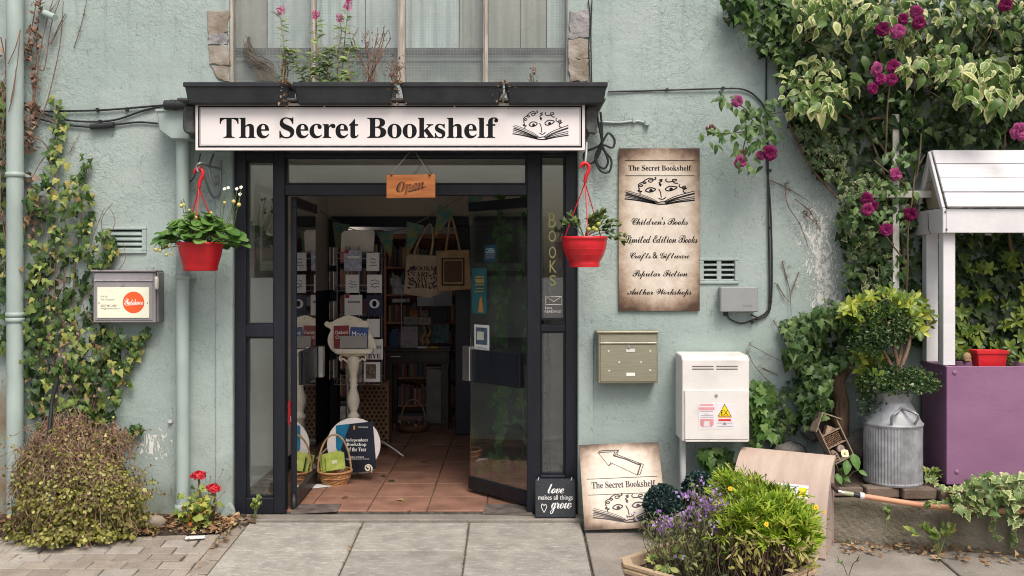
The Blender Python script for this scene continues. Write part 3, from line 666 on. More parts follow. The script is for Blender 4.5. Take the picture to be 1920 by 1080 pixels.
for side, (tf, L, dd) in ((1, (tfl, Ll, dl)), (-1, (tfr, Lr, dr_))):
    za, zb = .83, 1.07
    if side == -1:
        tf(MB().box(.10, L - .06, -.03, -.0075, za, zb)).build('handle_plate', m_black, dd, .003)
        tf(MB().box(L - .058, L + .03, -.055, -.01, za + .005, zb + .02)).build('door_handle', m_steel, dd, .004)
        tf(MB().box(.10, L - .06, .0075, .03, za, zb)).build('handle_plate', m_black, dd, .003)
    else:
        tf(MB().box(.25, L - .03, .0075, .03, za, zb)).build('handle_plate', m_black, dd, .003)
        tf(MB().box(L - .05, L + .01, .031, .075, za, zb)).build('door_handle', m_steel, dd, .006)
        tf(MB().box(.25, L - .03, -.03, -.0075, za, zb)).build('handle_plate', m_black, dd, .003)
    tf(MB().lathe([(.02, 0), (.02, .06), (.013, .065), (.013, .1)], (0, 0, .02), 12)).build('pivot', m_blackp, dd)
# ================================================================== INTERIOR (setting)
LX, RX, PY_ = -1.85, .72, 3.1
flo = struct(MB().box(LX, RX, .10, 6.4, -.05, -.006).build('floor', m_joint))
ty = .105; r = 0
while ty < 4.2:
    tx = PX(800, .1) - .41 * 5
    while tx < RX:
        a, b = max(tx + .003, LX), min(tx + .407, RX)
        if b - a > .03: MB().box(a, b, ty, min(ty + .402, 4.3), -.03, random.uniform(.002, .006)).build('floor_tile', m_terra, flo, .004)
        tx += .41
    ty += .408
struct(MB().box(LX - .1, LX, .12, 1.7, 0, 2.62).build('wall_left', m_beige))
struct(MB().box(LX - .1, LX, 1.701, PY_ + .2, 1.46, 2.62).build('wall_left_upper', m_beige))
struct(MB().box(LX - .1, LX + .012, 1.701, PY_ + .2, 0, 1.458).build('dado', m_navy))
struct(MB().box(LX + .001, LX + .015, .13, 1.7, 0, .12).build('skirting', m_navy))
struct(MB().box(RX, RX + .1, .12, 6.4, 0, 2.62).build('wall_right', m_beige2))
struct(MB().box(LX - .1, RX + .1, .125, 6.4, 2.56, 2.62).build('ceiling', m_beige))
struct(MB().box(LX - 1.2, RX + .1, 6.4, 6.5, 0, 2.62).build('wall_back', m_beige2))
struct(MB().box(LX - 1.2, LX - 1.1, PY_ + .2, 6.4, 0, 2.62).build('wall_side', m_navy))
struct(MB().box(LX, RX, PY_, PY_ + .1, 2.20, 2.555).build('bulkhead', m_beige2))
inner = T('inner_doorway', 'dark navy timber door frame leading from the lobby into the shop', 'door frame', (-1.2, PY_, 0))
MB().box(LX + .02, RX - .02, PY_ - .04, PY_ + .12, 2.10, 2.195).build('lintel', m_navy, inner, .004)
MB().box(LX + .02, LX + .10, PY_ - .04, PY_ + .12, 0.01, 2.099).build('jamb', m_navy, inner, .004)
MB().box(-.57, -.42, PY_ - .04, PY_ + .12, .01, 2.099).build('jamb', m_navy, inner, .004)
MB().box(-.415, RX - .02, PY_ - .02, PY_ + .06, .01, 2.099).build('panel', C_('grey_panel', 74, 76, 80, .6), inner)
# bulkhead strip seen through the transom
# ================================================================== SIGNS
def sign_main():
    Y = -.34; s = T('shop_sign', 'long white sign lettered The Secret Bookshelf over the doorway', 'sign', (PX(731, Y), Y, PZ(282, Y)))
    x0, x1, z0, z1 = PX(366, Y), PX(1097, Y), PZ(282, Y), PZ(193, Y)
    MB().box(x0, x1, Y, Y + .028, z0, z1).build('board', m_white, s, .003)
    m = MB(); k = (x1 - x0) / 731
    def fr(i, wd, yy):
        a, b, c, d = x0 + i * k, x1 - i * k, z0 + i * k, z1 - i * k
        for q in ((a, b, d - wd * k, d), (a, b, c, c + wd * k), (a, a + wd * k, c + wd * k, d - wd * k), (b - wd * k, b, c + wd * k, d - wd * k)): m.box(q[0], q[1], yy, Y - .0003, q[2], q[3])
    fr(5.5, 2.8, Y - .0015); m.build('border', m_ink, s)
    m = MB(); fr(9.6, .8, Y - .0012); m.build('inner_border', m_inkm, s)
    m = MB(); text(m, 'name', PX(412, Y), PX(934, Y), PZ(259.5, Y), Y - .0012, PZ(220, Y) - PZ(259.5, Y)); m.build('lettering', m_ink, s)
    m = MB(); emblem(m, PX(961, Y), PX(1066, Y), PZ(208, Y), Y - .0012); m.build('emblem', m_ink, s)
    for px in (608, 852): MB().ball(P(px, 199, Y - .002), .006, 8, 4).build('screw', m_steel, s)
sign_main()
def open_sign():
    Y = -.30; s = T('open_sign', 'small orange wooden plaque reading Open hung on string below the shop sign', 'sign', P(770, 348, Y))
    x0, x1, z0, z1 = PX(724.5, Y), PX(816, Y), PZ(370.5, Y), PZ(327, Y); t = (PZ(0, Y) - PZ(1, Y)) * 1.2
    mw = M('orange_wood', lin(140, 80, 38), .5, var=.2, ns=4, bump=.1, stretch=(1, 1, 7), col2=lin(172, 106, 54))
    MB().prism([(x0, z0 - t), (x1, z0), (x1, z1), (x0, z1 - t)], Y, Y + .014).build('board', mw, s, .002)
    md = C_('burnt_wood', 50, 26, 12, .7, bump=0)
    m = MB(); text(m, 'open', PX(743, Y), PX(795, Y), PZ(363, Y), Y - .001, .085, lambda p: (p[0], p[1], p[2] + (p[0] - PX(770, Y)) * .14)); 
    ribbon(m, [(PX(765, Y), PZ(360, Y)), (PX(782, Y), PZ(355, Y)), (PX(798, Y), PZ(350, Y))], .010, Y - .0013, taper=True); m.build('lettering', md, s)
    m = MB(); text(m, 'open', PX(746, Y), PX(792, Y), PZ(362, Y), Y - .0021, .076, lambda p: (p[0], p[1], p[2] + (p[0] - PX(770, Y)) * .14)); m.build('lettering_face', C_('scorched_wood', 120, 66, 30, .6, bump=0), s)
    for a, px in ((PX(734, Y), 769), (PX(806, Y), 777)):
        MB().tube(spline([(a, Y - .004, PZ(326, Y)), (a + (PX(px, Y) - a) * .5, Y, PZ(305, Y)), (PX(px, Y), Y + .02, PZ(283, Y))], 3), .0022, 5).build('string', C_('hemp', 120, 112, 100, .9), s)
        MB().ball((a, Y - .004, PZ(327, Y)), .009, 8, 5).build('knot', C_('hemp2', 110, 70, 50, .9), s)
open_sign()
def poster():
    Y = -.022; x0, x1, z0, z1 = PX(1160, Y), PX(1312, Y), PZ(583, Y), PZ(278, Y)
    s = T('wall_sign', 'tall parchment sign listing book categories in script on the green wall', 'sign', ((x0 + x1) / 2, Y, z0))
    MB().box(x0, x1, Y, Y + .008, z0, z1).build('board', parchment('parchment_tall', x0, x1, z0, z1), s, .001)
    for y in (301, 329.5): MB().box(PX(1172, Y), PX(1302, Y), Y - .001, Y - .0003, PZ(y + .6, Y), PZ(y - .6, Y)).build('rule_line', m_ink, s)
    m = MB(); text(m, 'name', PX(1178, Y), PX(1296, Y), PZ(320, Y), Y - .001, PZ(310, Y) - PZ(320, Y)); m.build('lettering', m_ink, s)
    for k, a, b, y in (('t1', 1184, 1290, 414), ('t2', 1171, 1308, 448), ('t3', 1181, 1293, 482), ('t4', 1186, 1289, 516), ('t5', 1176, 1297, 550)):
        m = MB(); text(m, k, PX(a, Y), PX(b, Y), PZ(y + 7.5, Y), Y - .001, .060 if k in ('t3', 't4', 't5') else .052); m.build('lettering', m_ink, s)
    m = MB(); emblem(m, PX(1171, Y), PX(1303, Y), PZ(333, Y), Y - .001, .74); m.build('emblem', m_ink, s)
poster()
def lean_sign():
    h, wd = .555, .53; th = .30
    s = T('leaning_sign', 'square parchment sign with an arrow leaning against the wall beside the doors', 'sign', (PX(1096, -.31), -.31, gz(-.31) + .012), rot=(-.46, R(2.0), 0), world=False)
    s.rotation_euler = (-.42, R(-2.2), 0)
    MB().box(0, wd, 0, .012, 0, h).build('board', parchment('parchment_square', 0, wd, 0, h), s, .001)
    g = lambda p: ((p[0] - 25 - .0874 * (p[1] - 95)) / 905 * wd, h - (p[1] - 95 + .033 * (p[0] - 25)) / 915 * h)
    m = MB(); Y = -.0012
    for wdt, pts in ((.006, [(245, 185), (290, 160), (475, 155)]), (.005, [(250, 188), (300, 178), (430, 172)]), (.004, [(475, 155), (460, 205), (415, 212)]), (.006, [(435, 172), (415, 212)]), (.005, [(465, 160), (440, 200)]),
                     (.004, [(460, 205), (690, 290), (755, 312)]), (.008, [(415, 214), (560, 255), (690, 310), (720, 310)]), (.005, [(755, 312), (715, 420)]), (.008, [(725, 312), (705, 370), (685, 425)]), (.004, [(715, 420), (680, 428)]),
                     (.010, [(690, 305), (725, 318)]), (.003, [(245, 185), (365, 325)]), (.005, [(365, 325), (385, 297)]), (.003, [(385, 297), (405, 300), (680, 425)]), (.003, [(372, 322), (405, 300)])):
        if len(pts) == 3 and wdt != .004: ribbon(m, [g(p) for p in pts], wdt, Y)
        else:
            for a, b in zip(pts, pts[1:]): ribbon(m, [g(a), g(b)], wdt, Y)
    m.build('arrow', m_ink2, s)
    m = MB()
    for a, b in (((120, 470), (910, 440)), ((135, 640), (930, 612))): ribbon(m, [g(a), g(b)], .0035, Y)
    text(m, 'name', g((178, 570))[0], g((888, 545))[0], g((178, 572))[1], Y, .043); m.build('lettering', m_ink2, s)
    m = MB(); emblem(m, .058, .51, .225, Y, .80); m.build('emblem', m_ink2, s)
lean_sign()
def slate():
    wd, h = .272, .255
    s = T('slate_sign', 'small dark slate reading love makes all things grow at the foot of the door frame', 'sign', (PX(1003, -.06), -.09, .004), rot=(-.22, 0, 0), world=False)
    MB().box(0, wd, 0, .01, 0, h).build('board', C_('slate', 38, 42, 48, .6, var=.2, ns=12, bump=.3), s, .006)
    mw = C_('chalk', 225, 225, 225, .8, bump=0); Y = -.001; m = MB()
    text(m, 'love', .085, .195, .158, Y, .062); text(m, 'mat', .022, .252, .108, Y, .04); text(m, 'grow', .1, .245, .025, Y, .075)
    ribbon(m, [(.06, .035), (.043, .07), (.048, .09), (.06, .08), (.07, .088), (.078, .07), (.06, .035)], .004, Y); m.build('lettering', mw, s)
    for a in (.02, wd - .03): MB().tube([(a, -.004, h - .012), (a + .008, -.003, h + .01)], .0025, 5).build('tie', mw, s)
slate()
# ================================================================== TROUGHS on the canopy
def trough(px0, px1, label, first=False):
    Y0, Y1 = -.42, -.22; z1, z0 = PZ(154, -.42), PZ(193.5, -.42); a, b = PX(px0, Y0), PX(px1, Y0)
    t = T('planter_trough', label, 'planter', ((a + b) / 2, -.32, z0), 'black troughs along the canopy')
    m = MB(); i = .016
    o = [(a, Y0, z1 - .028), (b, Y0, z1 - .028), (b, Y1, z1 - .028), (a, Y1, z1 - .028)]; u = [(a + i, Y0 + .02, z0), (b - i, Y0 + .02, z0), (b - i, Y1 - .02, z0), (a + i, Y1 - .02, z0)]
    m.add(u + o, [(3, 2, 1, 0), (0, 1, 5, 4), (1, 2, 6, 5), (2, 3, 7, 6), (3, 0, 4, 7)]); m.build('body', m_blackp, t, .008)
    m = MB(); e = .008
    for q in ((a - e, b + e, Y0 - e, Y0 + .008), (a - e, b + e, Y1 - .008, Y1 + e), (a - e, a + .008, Y0 + .008, Y1 - .008), (b - .008, b + e, Y0 + .008, Y1 - .008)): m.box(q[0], q[1], q[2], q[3], z1 - .03, z1)
    m.build('rim', m_blackp, t, .004)
    MB().box(a + .009, b - .009, Y0 + .009, Y1 - .009, z1 - .05, z1 - .035).build('soil', m_soil, t)
    return t
trough(346, 541, 'black plastic trough at the downpipe end of the canopy')
trough(551, 737, 'black plastic trough holding the pink flowered plant')
trough(752, 940, 'black plastic trough with bare dry stems at one end')
trough(949, 1137, 'black plastic trough with no tall plant, at the cable end of the canopy')
# ================================================================== PIPES, GUTTER
def clip(m, x, y, z, r): m.lathe([(r + .001, -.016), (r + .007, -.014), (r + .007, .014), (r + .001, .016)], (x, y, z), 20)
def drain(px, label, z0, z1, r, clips, Y=-.07):
    x = PX(px, Y); t = T('drainpipe', label, 'pipe', (x, Y, z0))
    MB().lathe([(r, 0), (r, z1 - z0)], (x, Y, z0), 24).build('pipe', m_pipe, t)
    for c in clips:
        m = MB(); clip(m, x, Y, PZ(c, Y), r); m.box(x - r - .025, x + r + .025, Y + r - .012, -.004, PZ(c, Y) - .011, PZ(c, Y) + .011); m.build('pipe_clip', m_pipe, t)
    return t, x
t, x = drain(28.5, 'pale green downpipe crossed by ivy at the corner of the wall', .0, 4.3, .053, (328, 590, 600), -.09)
MB().lathe([(.055, 0), (.06, .01), (.06, .03), (.054, .04)], (x, -.09, .0), 20).build('pipe_collar', C_('rusty', 120, 84, 66, .8), t)
t, x = drain(342.5, 'pale green downpipe behind the red strawberry basket', .03, PZ(258, -.08), .043, (519,), -.08)
MB().lathe([(.045, 0), (.052, 0), (.052, .06), (.045, .065)], (x, -.08, .03), 20).build('pipe_socket', m_pipe, t)
y0, y1 = -.17, -.01
hp = MB(); A = [PX(297, -.14), PX(363, -.14)]
hp.prism([(A[0], PZ(209, -.14)), (A[0] + .012, PZ(245, -.14)), (PX(324, -.14), PZ(262, -.14)), (PX(358, -.14), PZ(262, -.14)), (A[1] - .012, PZ(248, -.14)), (A[1], PZ(209, -.14))], y0, y1)
hp.build('hopper', m_pipe, t, .008)
MB().box(A[0] - .008, A[1] + .008, y0 - .008, y1, PZ(211, -.14), PZ(206, -.14)).build('hopper_rim', m_pipe, t, .003)
g = T('gutter', 'short black gutter end draining into the green hopper', 'gutter', P(328, 198, -.2))
MB().tube([P(309, 197, -.2), P(352, 197, -.2)], .032, 16).build('gutter_run', m_blackp, g); MB().tube([P(321, 197, -.2), P(331, 197, -.2)], .036, 16).build('gutter_joint', m_blackp, g)
tag(MB().tube([P(76, 22, -.02), P(90, 27, -.08), P(103, 33, -.11)], .022, 12).build('pipe_stub', m_pipe), 'short green overflow pipe poking out high on the wall', 'pipe')
tag(MB().tube([P(319, 790, .0), P(319, 790, -.02)], .014, 12).tube([P(319, 790, -.0201), P(319, 790, -.021)], .007, 8).build('wall_socket', m_steel), 'tiny round metal outlet low on the wall beside the downpipe', 'outlet')
# cables
def cable(label, runs, r=.007, Y=-.015, grp=None):
    t = T('cable', label, 'cable', P(runs[0][0][0], runs[0][0][1], Y), grp)
    for pts in runs: MB().tube(spline([P(p[0], p[1], Y if len(p) < 3 else p[2]) for p in pts], 5), r, 6).build('cable_run', m_cable, t)
    return t
t = cable('bundle of three sagging black cables crossing the ivy to the hopper', [[(42, 195), (75, 208), (130, 208), (200, 206), (310, 197)], [(42, 190), (70, 207), (110, 222), (160, 228), (215, 225), (270, 207), (312, 198)], [(60, 219), (110, 232), (165, 238), (180, 238), (215, 234), (260, 229), (300, 232)]])
MB().tube([P(170, 237.5, -.03), P(214, 234.5, -.03)], .021, 12).build('cable_joint', m_blackp, t)
for a in ((185, 207), (190, 229), (240, 206)): MB().box(PX(a[0]) - .008, PX(a[0]) + .008, -.03, -.005, PZ(a[1]) - .012, PZ(a[1]) + .012).build('cable_clip', m_cable, t)
t = cable('black cable run along the wall and down to the grey junction box', [[(1140, 172), (1250, 169), (1355, 166), (1395, 168), (1420, 184), (1437, 215), (1440, 300), (1441, 420), (1443, 560), (1437, 585), (1415, 598), (1390, 606), (1368, 598), (1364, 590)], [(1437, 90), (1437, 250), (1438, 300), (1446, 420), (1446, 565), (1430, 595), (1408, 590)]], .006)
for a in ((1250, 169), (1355, 166), (1440, 215), (1442, 320), (1443, 427), (1443, 562), (1420, 598), (1410, 604)): MB().box(PX(a[0]) - .009, PX(a[0]) + .009, -.026, -.004, PZ(a[1]) - .008, PZ(a[1]) + .008).build('cable_clip', m_cable, t)
cable('looped coil of spare black cable hanging by the sign end', [[(1117, 205, -.1), (1124, 240, -.1), (1128, 275, -.08), (1112, 305, -.06), (1096, 300, -.06), (1098, 285, -.06), (1125, 272, -.07), (1140, 250, -.07), (1152, 262, -.07), (1148, 277, -.07), (1128, 272, -.07), (1116, 296, -.07), (1126, 320, -.07), (1142, 322, -.07), (1146, 300, -.07), (1130, 275, -.08), (1126, 230, -.1)], [(1126, 210, -.09), (1129, 260, -.08), (1118, 300, -.07), (1132, 316, -.07), (1140, 300, -.07), (1126, 270, -.08)]], .008)
t = cable('green painted cable stub clipped to the wall below the canopy end', [[(1120, 228), (1160, 230), (1190, 227), (1205, 229), (1213, 233)]], .008)
for c in t.children: c.data.materials[0] = m_pipe
MB().lathe([(.02, 0), (.02, .03)], (PX(1212), -.02, PZ(236)), 10).build('stub_end', m_pipe, t)
MB().box(PX(1188) - .01, PX(1188) + .01, -.03, 0, PZ(231), PZ(223)).build('cable_clip', m_pipe, t)
cable('thin grey wire dropping beside the upper window to the canopy', [[(1103, 0), (1107, 40), (1104, 90), (1107, 160)], [(1110, 0), (1108, 70), (1110, 170)]], .004)
cable('thin black wire slanting down from the sign to the downpipe', [[(376, 288, -.25), (365, 330, -.1), (353, 343, -.03)]], .004)
# junction box
def junction():
    Y = -.09; x0, x1, z0, z1 = PX(1351, Y), PX(1422, Y), PZ(585, Y), PZ(538, Y)
    t = T('junction_box', 'plain grey junction box with a cable entering its underside', 'box', ((x0 + x1) / 2, -.05, z0)); mg = C_('grey_box', 144, 148, 149, .45, var=.04)
    MB().box(x0 + .003, x1 - .003, Y + .025, .0, z0 + .003, z1 - .003).build('body', mg, t, .006)
    MB().box(x0, x1, Y, Y + .024, z0, z1).build('lid', mg, t, .006)
    for x in (x0 + .014, x1 - .014):
        for z in (z0 + .014, z1 - .014): MB().tube([(x, Y - .001, z), (x, Y + .01, z)], .006, 8).build('screw', m_steel, t)
    MB().lathe([(.012, -.03), (.016, -.02), (.016, 0)], (x0 + .045, -.04, z0), 10).build('cable_gland', m_cable, t)
    MB().box(x0 + .15, x0 + .21, Y - .0008, Y, z0 + .035, z0 + .048).build('nameplate', C_('grey_plate', 132, 130, 132, .4), t)
junction()
# ================================================================== LETTERBOXES, METER BOX
def letterbox_grey():
    Y = -.13; x0, x1, z0, z1 = PX(174, Y), PX(291, Y), PZ(605, Y), PZ(510, Y)
    t = T('letterbox', 'grey letterbox with cream plate and orange disc among the ivy', 'letterbox', ((x0 + x1) / 2, -.06, z0)); mg = C_('grey_metal', 146, 143, 146, .4, var=.05)
    MB().box(x0, x1, Y + .006, .0, z0, z1).build('body', mg, t, .004)
    MB().box(x0 - .012, x1 + .006, Y - .012, .0, z1 + .001, z1 + .014).build('lid', mg, t, .004)
    MB().box(x0 + .012, x1 - .014, Y, Y + .007, z1 - .05, z1 - .006).build('flap', mg, t, .002)
    MB().box(x0 + .012, x1 - .014, Y - .009, Y + .006, z1 - .058, z1 - .051).build('flap_edge', C_('pale_grey', 205, 203, 205, .4), t, .002)
    MB().box(x0 + .014, x1 - .016, Y, Y + .006, z0 + .016, z1 - .06).build('door', mg, t, .003)
    MB().tube([(PX(230.5, Y), Y - .006, PZ(535, Y)), (PX(230.5, Y), Y + .002, PZ(535, Y))], .009, 12).build('lock', m_steel, t)
    a, b, c, d = PX(183, Y), PX(280, Y), PZ(596, Y), PZ(538.5, Y)
    pl = MB().box(a, b, Y - .005, Y - .0005, c, d).build('plate', C_('cream_plate', 236, 236, 214, .5, var=.02), t, .001)
    n = 40; cx, cz, r = PX(251, Y), PZ(567, Y), PX(251, Y) - PX(230.8, Y)
    MB().add([(cx + r * math.cos(2 * math.pi * k / n), Y - .0056, cz + r * math.sin(2 * math.pi * k / n)) for k in range(n)], [tuple(range(n))]).build('disc', C_('orange_print', 226, 92, 44, .5, bump=0), pl)
    m = MB(); text(m, 'ph', PX(233.5, Y), PX(269, Y), PZ(571.5, Y), Y - .0062, .042); ribbon(m, [(PX(236, Y), PZ(572.5, Y)), (PX(268, Y), PZ(570.5, Y))], .0025, Y - .0062); m.build('logo', C_('white_print', 245, 240, 232, .5, bump=0), pl)
    m = MB()
    for k, x, y in (('u1', 202, 558), ('u2', 215, 564), ('u3', 219, 575), ('u4', 227, 580.5)): text(m, k, PX(189.5, Y), PX(x, Y), PZ(y, Y), Y - .0056, .0135)
    m.build('lettering', m_ink2, pl)
    for x in (186.5, 277): MB().tube([(PX(x, Y), Y - .008, PZ(568, Y)), (PX(x, Y), Y - .002, PZ(568, Y))], .004, 8).build('screw', C_('dull_screw', 110, 105, 100, .4), pl)
    MB().box(x1 + .001, PX(299, -.09), -.11, -.0, z0 + .004, z1).build('paper_holder', C_('mid_grey', 122, 121, 124, .5), t, .003)
    m = MB(); x = PX(294.5, Y); m.tube([(x, Y - .004, PZ(542, Y)), (x, Y - .006, PZ(540, Y)), (x, Y - .006, PZ(521, Y)), (x, Y - .004, PZ(519, Y))], [.008, .0135, .0135, .008], 12); m.build('pull', C_('off_white_plastic', 222, 218, 208, .4), t)
letterbox_grey()
def letterbox_bronze():
    Y = -.13; x0, x1, z0, z1 = PX(1122, Y), PX(1234, Y), PZ(719, Y), PZ(625, Y)
    t = T('letterbox', 'dull bronze metal letterbox mounted above the leaning sign', 'letterbox', ((x0 + x1) / 2, -.06, z0)); mg = M('bronze_steel', (.44, .42, .315), .36, .75, var=.08, ns=9, bump=.06, bs=30, stretch=(1, 1, 14))
    MB().box(x0, x1, Y + .008, .0, z0, z1).build('body', mg, t, .004)
    MB().box(x0 - .012, x1 + .006, Y - .014, .0, z1 + .001, z1 + .016).build('lid', mg, t, .004)
    MB().box(x0 + .012, x1 - .012, Y, Y + .009, z1 - .058, z1 - .006).build('flap', mg, t, .002)
    MB().box(x0 + .010, x1 - .010, Y - .012, Y + .008, z1 - .068, z1 - .059).build('flap_edge', M('pale_steel', (.62, .60, .52), .3, .6), t, .003)
    MB().box(x0 + .012, x1 - .012, Y - .002, Y + .008, z0 + .012, z1 - .072).build('door', mg, t, .003)
    MB().tube([(PX(1179, Y), Y - .012, PZ(650, Y)), (PX(1179, Y), Y + .002, PZ(650, Y))], .012, 12).build('lock', m_steel, t)
    mp = C_('pale_plate', 220, 222, 215, .4)
    for y in (657, 702): MB().box(PX(1174, Y), PX(1190.5, Y), Y - .006, Y - .002, PZ(y + 3, Y), PZ(y - 3, Y)).build('nameplate', mp, t, .001)
    for x, y in ((1141, 658), (1219, 658), (1161, 679), (1202, 679), (1142, 695), (1219, 694)): MB().tube([(PX(x, Y), Y - .006, PZ(y, Y)), (PX(x, Y), Y, PZ(y, Y))], .006, 8).build('rivet', mp, t)
letterbox_bronze()
def meter_box():
    Y = -.27; t = T('meter_box', 'white meter cabinet on a post with a yellow EX warning label', 'cabinet', (PX(1343, -.2), -.2, gz(-.2)))
    x0, x1, z0, z1 = PX(1279, Y), PX(1405, Y), PZ(828, Y), PZ(671, Y); mw = M('white_grp', (.60, .575, .535), .5, var=.05, ns=5, bump=.08, col2=(.76, .735, .705), thr=(.22, .5))
    MB().prismx([(Y, z0), (-.02, z0), (-.02, z1 + .02), (Y + .03, z1 + .012), (Y, z1 - .01)], x0, x1).build('body', mw, t, .006)
    zc = PZ(731, Y)
    for a, b in ((1298, 1338), (1343, 1383)):
        for y in (687, 692): MB().box(PX(a, Y), PX(b, Y), Y - .0015, Y + .001, PZ(y + 1, Y), PZ(y - 1, Y)).build('vent_slot', C_('slot_dark', 110, 104, 98, .7), t)
    MB().box(x0 + .014, x1 - .006, Y - .014, Y - .001, z0 + .014, zc).build('door', mw, t, .004)
    MB().box(x0 + .02, x1 - .008, Y - .010, Y - .001, z0 - .001, z0 + .011).build('sill', mw, t, .003)
    MB().tube([(PX(1342, Y), Y - .018, PZ(741.5, Y)), (PX(1342, Y), Y - .012, PZ(741.5, Y))], .010, 12).build('lock', m_steel, t)
    Yl = Y - .0155; a, b, c, d = PX(1309, Y), PX(1376, Y), PZ(803.5, Y), PZ(756, Y)
    lb = MB().box(a, b, Yl, Yl + .0012, c, d).build('warning_label', C_('label_white', 226, 222, 226, .4, var=.02, bump=0), t)
    q = lambda x, y: (PX(x, Y), Yl - .0006, PZ(y, Y))
    def tri(p, name, mat, dy=0): MB().add([(x, y - dy, z) for x, y, z in [q(*k) for k in p]], [tuple(range(len(p)))]).build(name, mat, lb)
    yel = C_('sign_yellow', 244, 206, 22, .4, bump=0)
    tri([(1370.5, 780), (1345, 780), (1357.5, 756.5)], 'triangle_border', m_ink); tri([(1368.6, 778.6), (1346.8, 778.6), (1357.5, 758.6)], 'triangle', yel, .0005)
    tri([(1371, 782.5), (1345, 782.5), (1345, 780.3), (1371, 780.3)], 'band', C_('amber', 226, 172, 70, .5, bump=0))
    m = MB(); text(m, 'EX', PX(1351, Y), PX(1364, Y), PZ(777.6, Y), Yl - .0016, PZ(768.8, Y) - PZ(777.6, Y)); m.build('lettering', m_ink, lb)
    rd = C_('sign_red', 206, 62, 72, .5, bump=0); pk = C_('faded_red', 214, 150, 156, .5, bump=0)
    tri([(1369.5, 789), (1346, 789), (1346, 785), (1369.5, 785)], 'banner', rd)
    tri([(1338.5, 768.5), (1309.5, 768.5), (1309.5, 763), (1338.5, 763)], 'heading', pk); tri([(1336, 760), (1311, 760), (1311, 757), (1336, 757)], 'heading', pk)
    tri([(1337, 795), (1337, 785), (1312, 785), (1312, 797), (1316, 800), (1333, 800)], 'picture', pk); tri([(1330, 799), (1329, 789), (1320, 789), (1318, 799)], 'picture_shape', C_('pic', 226, 222, 224, .5, bump=0), .0005)
    for y, x0_, x1_ in ((770.5, 1312, 1336), (775.5, 1320, 1328), (778, 1313, 1336), (781.5, 1313, 1337), (792.5, 1343, 1373), (798.5, 1344, 1373)): tri([(x1_, y + .5), (x0_, y + .5), (x0_, y - .5), (x1_, y - .5)], 'text_line', m_inkm)
    tri([(1362, 796), (1353, 796), (1357.5, 791)], 'mark', m_inkm)
    MB().tube([(PX(1285.5, Y), -.17, gz(-.2) - .02), (PX(1285.5, Y), -.17, z0 + .01)], .021, 16).build('post', M('grey_post', (.48, .50, .48), .5), t)
meter_box()
# ================================================================== WALL BRACKET and HANGING BASKETS
def bracket(label, pts_sets, Y):
    t = T('wall_bracket', label, 'bracket', P(pts_sets[0][0][0], pts_sets[0][0][1], Y))
    for pts in pts_sets: MB().tube(spline([P(p[0], p[1], p[2] if len(p) > 2 else Y) for p in pts], 6), .0085, 6).build('scroll', M('wrought_iron', (.32, .33, .33), .5, .5), t)
bracket('grey scrolled iron bracket carrying the strawberry basket', [[(371, 322, -.36), (369, 312, -.36), (376, 306, -.36), (390, 311, -.2), (413, 317, -.03)], [(377, 307, -.33), (386, 340, -.23), (396, 365, -.1), (405, 370, -.05), (413, 355, -.02)], [(413, 300, -.02), (413, 330, -.02), (412, 350, -.02), (408, 372, -.03)], [(400, 290, -.05), (392, 315, -.15), (398, 342, -.14), (407, 345, -.1), (409, 332, -.08), (401, 334, -.1), (404, 342, -.1)]], -.1)
bracket('plain white hook under the canopy end carrying the tomato basket', [[(1100, 268, -.3), (1099, 290, -.36), (1097, 306, -.38), (1094, 312, -.38), (1098, 318, -.38)]], -.38)
def basket(label, c, w0, w1, h, Y, tophook, ribs):
    """c: px of pot bottom centre; lathe pot and three straps to a red hook"""
    bx_, bz_ = PX(c[0], Y), PZ(c[1], Y); k = (Y - CY) / F
    t = T('hanging_basket', label, 'basket', (bx_, Y, bz_), 'red hanging baskets beside the doors')
    r0, r1, hh = w0 * k / 2, w1 * k / 2, h * k
    prof = [(r0 * .94, 0), (r0, .006)]
    if ribs: prof = [(r0, 0), (r0 * 1.02, .02), (r0 * 1.02, .026)]
    N = 8
    for i in range(N + 1):
        q = i / N; prof.append((r0 + (r1 - r0) * (math.sin(q * math.pi / 2) ** .85 if ribs else q ** .8), .03 + (hh - .05) * q))
    prof += [(r1 * 1.03, hh - .018), (r1 * 1.035, hh), (r1 * .97, hh), (r1 * .95, hh - .03)]
    m = MB().lathe(prof, (bx_, Y, bz_), 36, False); m.lathe([(.001, 0), (prof[0][0], 0)], (bx_, Y, bz_ + .0005), 36, False); m.build('pot', m_red, t)
    if ribs:
        for q in (.35, .6):
            rr = r0 + (r1 - r0) * math.sin(q * math.pi / 2) ** .85 + .0012; z = .03 + (hh - .05) * q
            MB().lathe([(rr - .003, -.004), (rr + .001, 0), (rr - .003, .004)], (bx_, Y, bz_ + z), 36, False).build('rib', m_red, t)
    MB().lathe([(.001, 0), (r1 * .955, 0)], (bx_, Y, bz_ + hh - .025), 24, False).build('soil', m_soil, t)
    top = P(tophook[0], tophook[1], Y); 
    for a in (.6, 2.7, 4.8):
        e = Vector((bx_ + r1 * .98 * math.cos(a), Y + r1 * .98 * math.sin(a), bz_ + hh - .01)); MB().tube([e, e.lerp(top, .5), top], [.004, .0035, .0045], 6).build('strap', m_red, t)
    hk = spline([top, top + Vector((.006, 0, .04)), top + Vector((.022, 0, .075)), top + Vector((.022, 0, .105)), top + Vector((0, 0, .122)), top + Vector((-.022, 0, .112)), top + Vector((-.03, 0, .088))], 5)
    MB().tube(hk, [.012] * (len(hk) - 4) + [.009, .008, .007, .005], 8).build('hook', m_red, t)
    return Vector((bx_, Y, bz_ + hh)), r1
c1, r1 = basket('plain red pot with strawberry leaves on the iron bracket', (376, 508), 62, 82, 53, -.33, (373, 352), False)
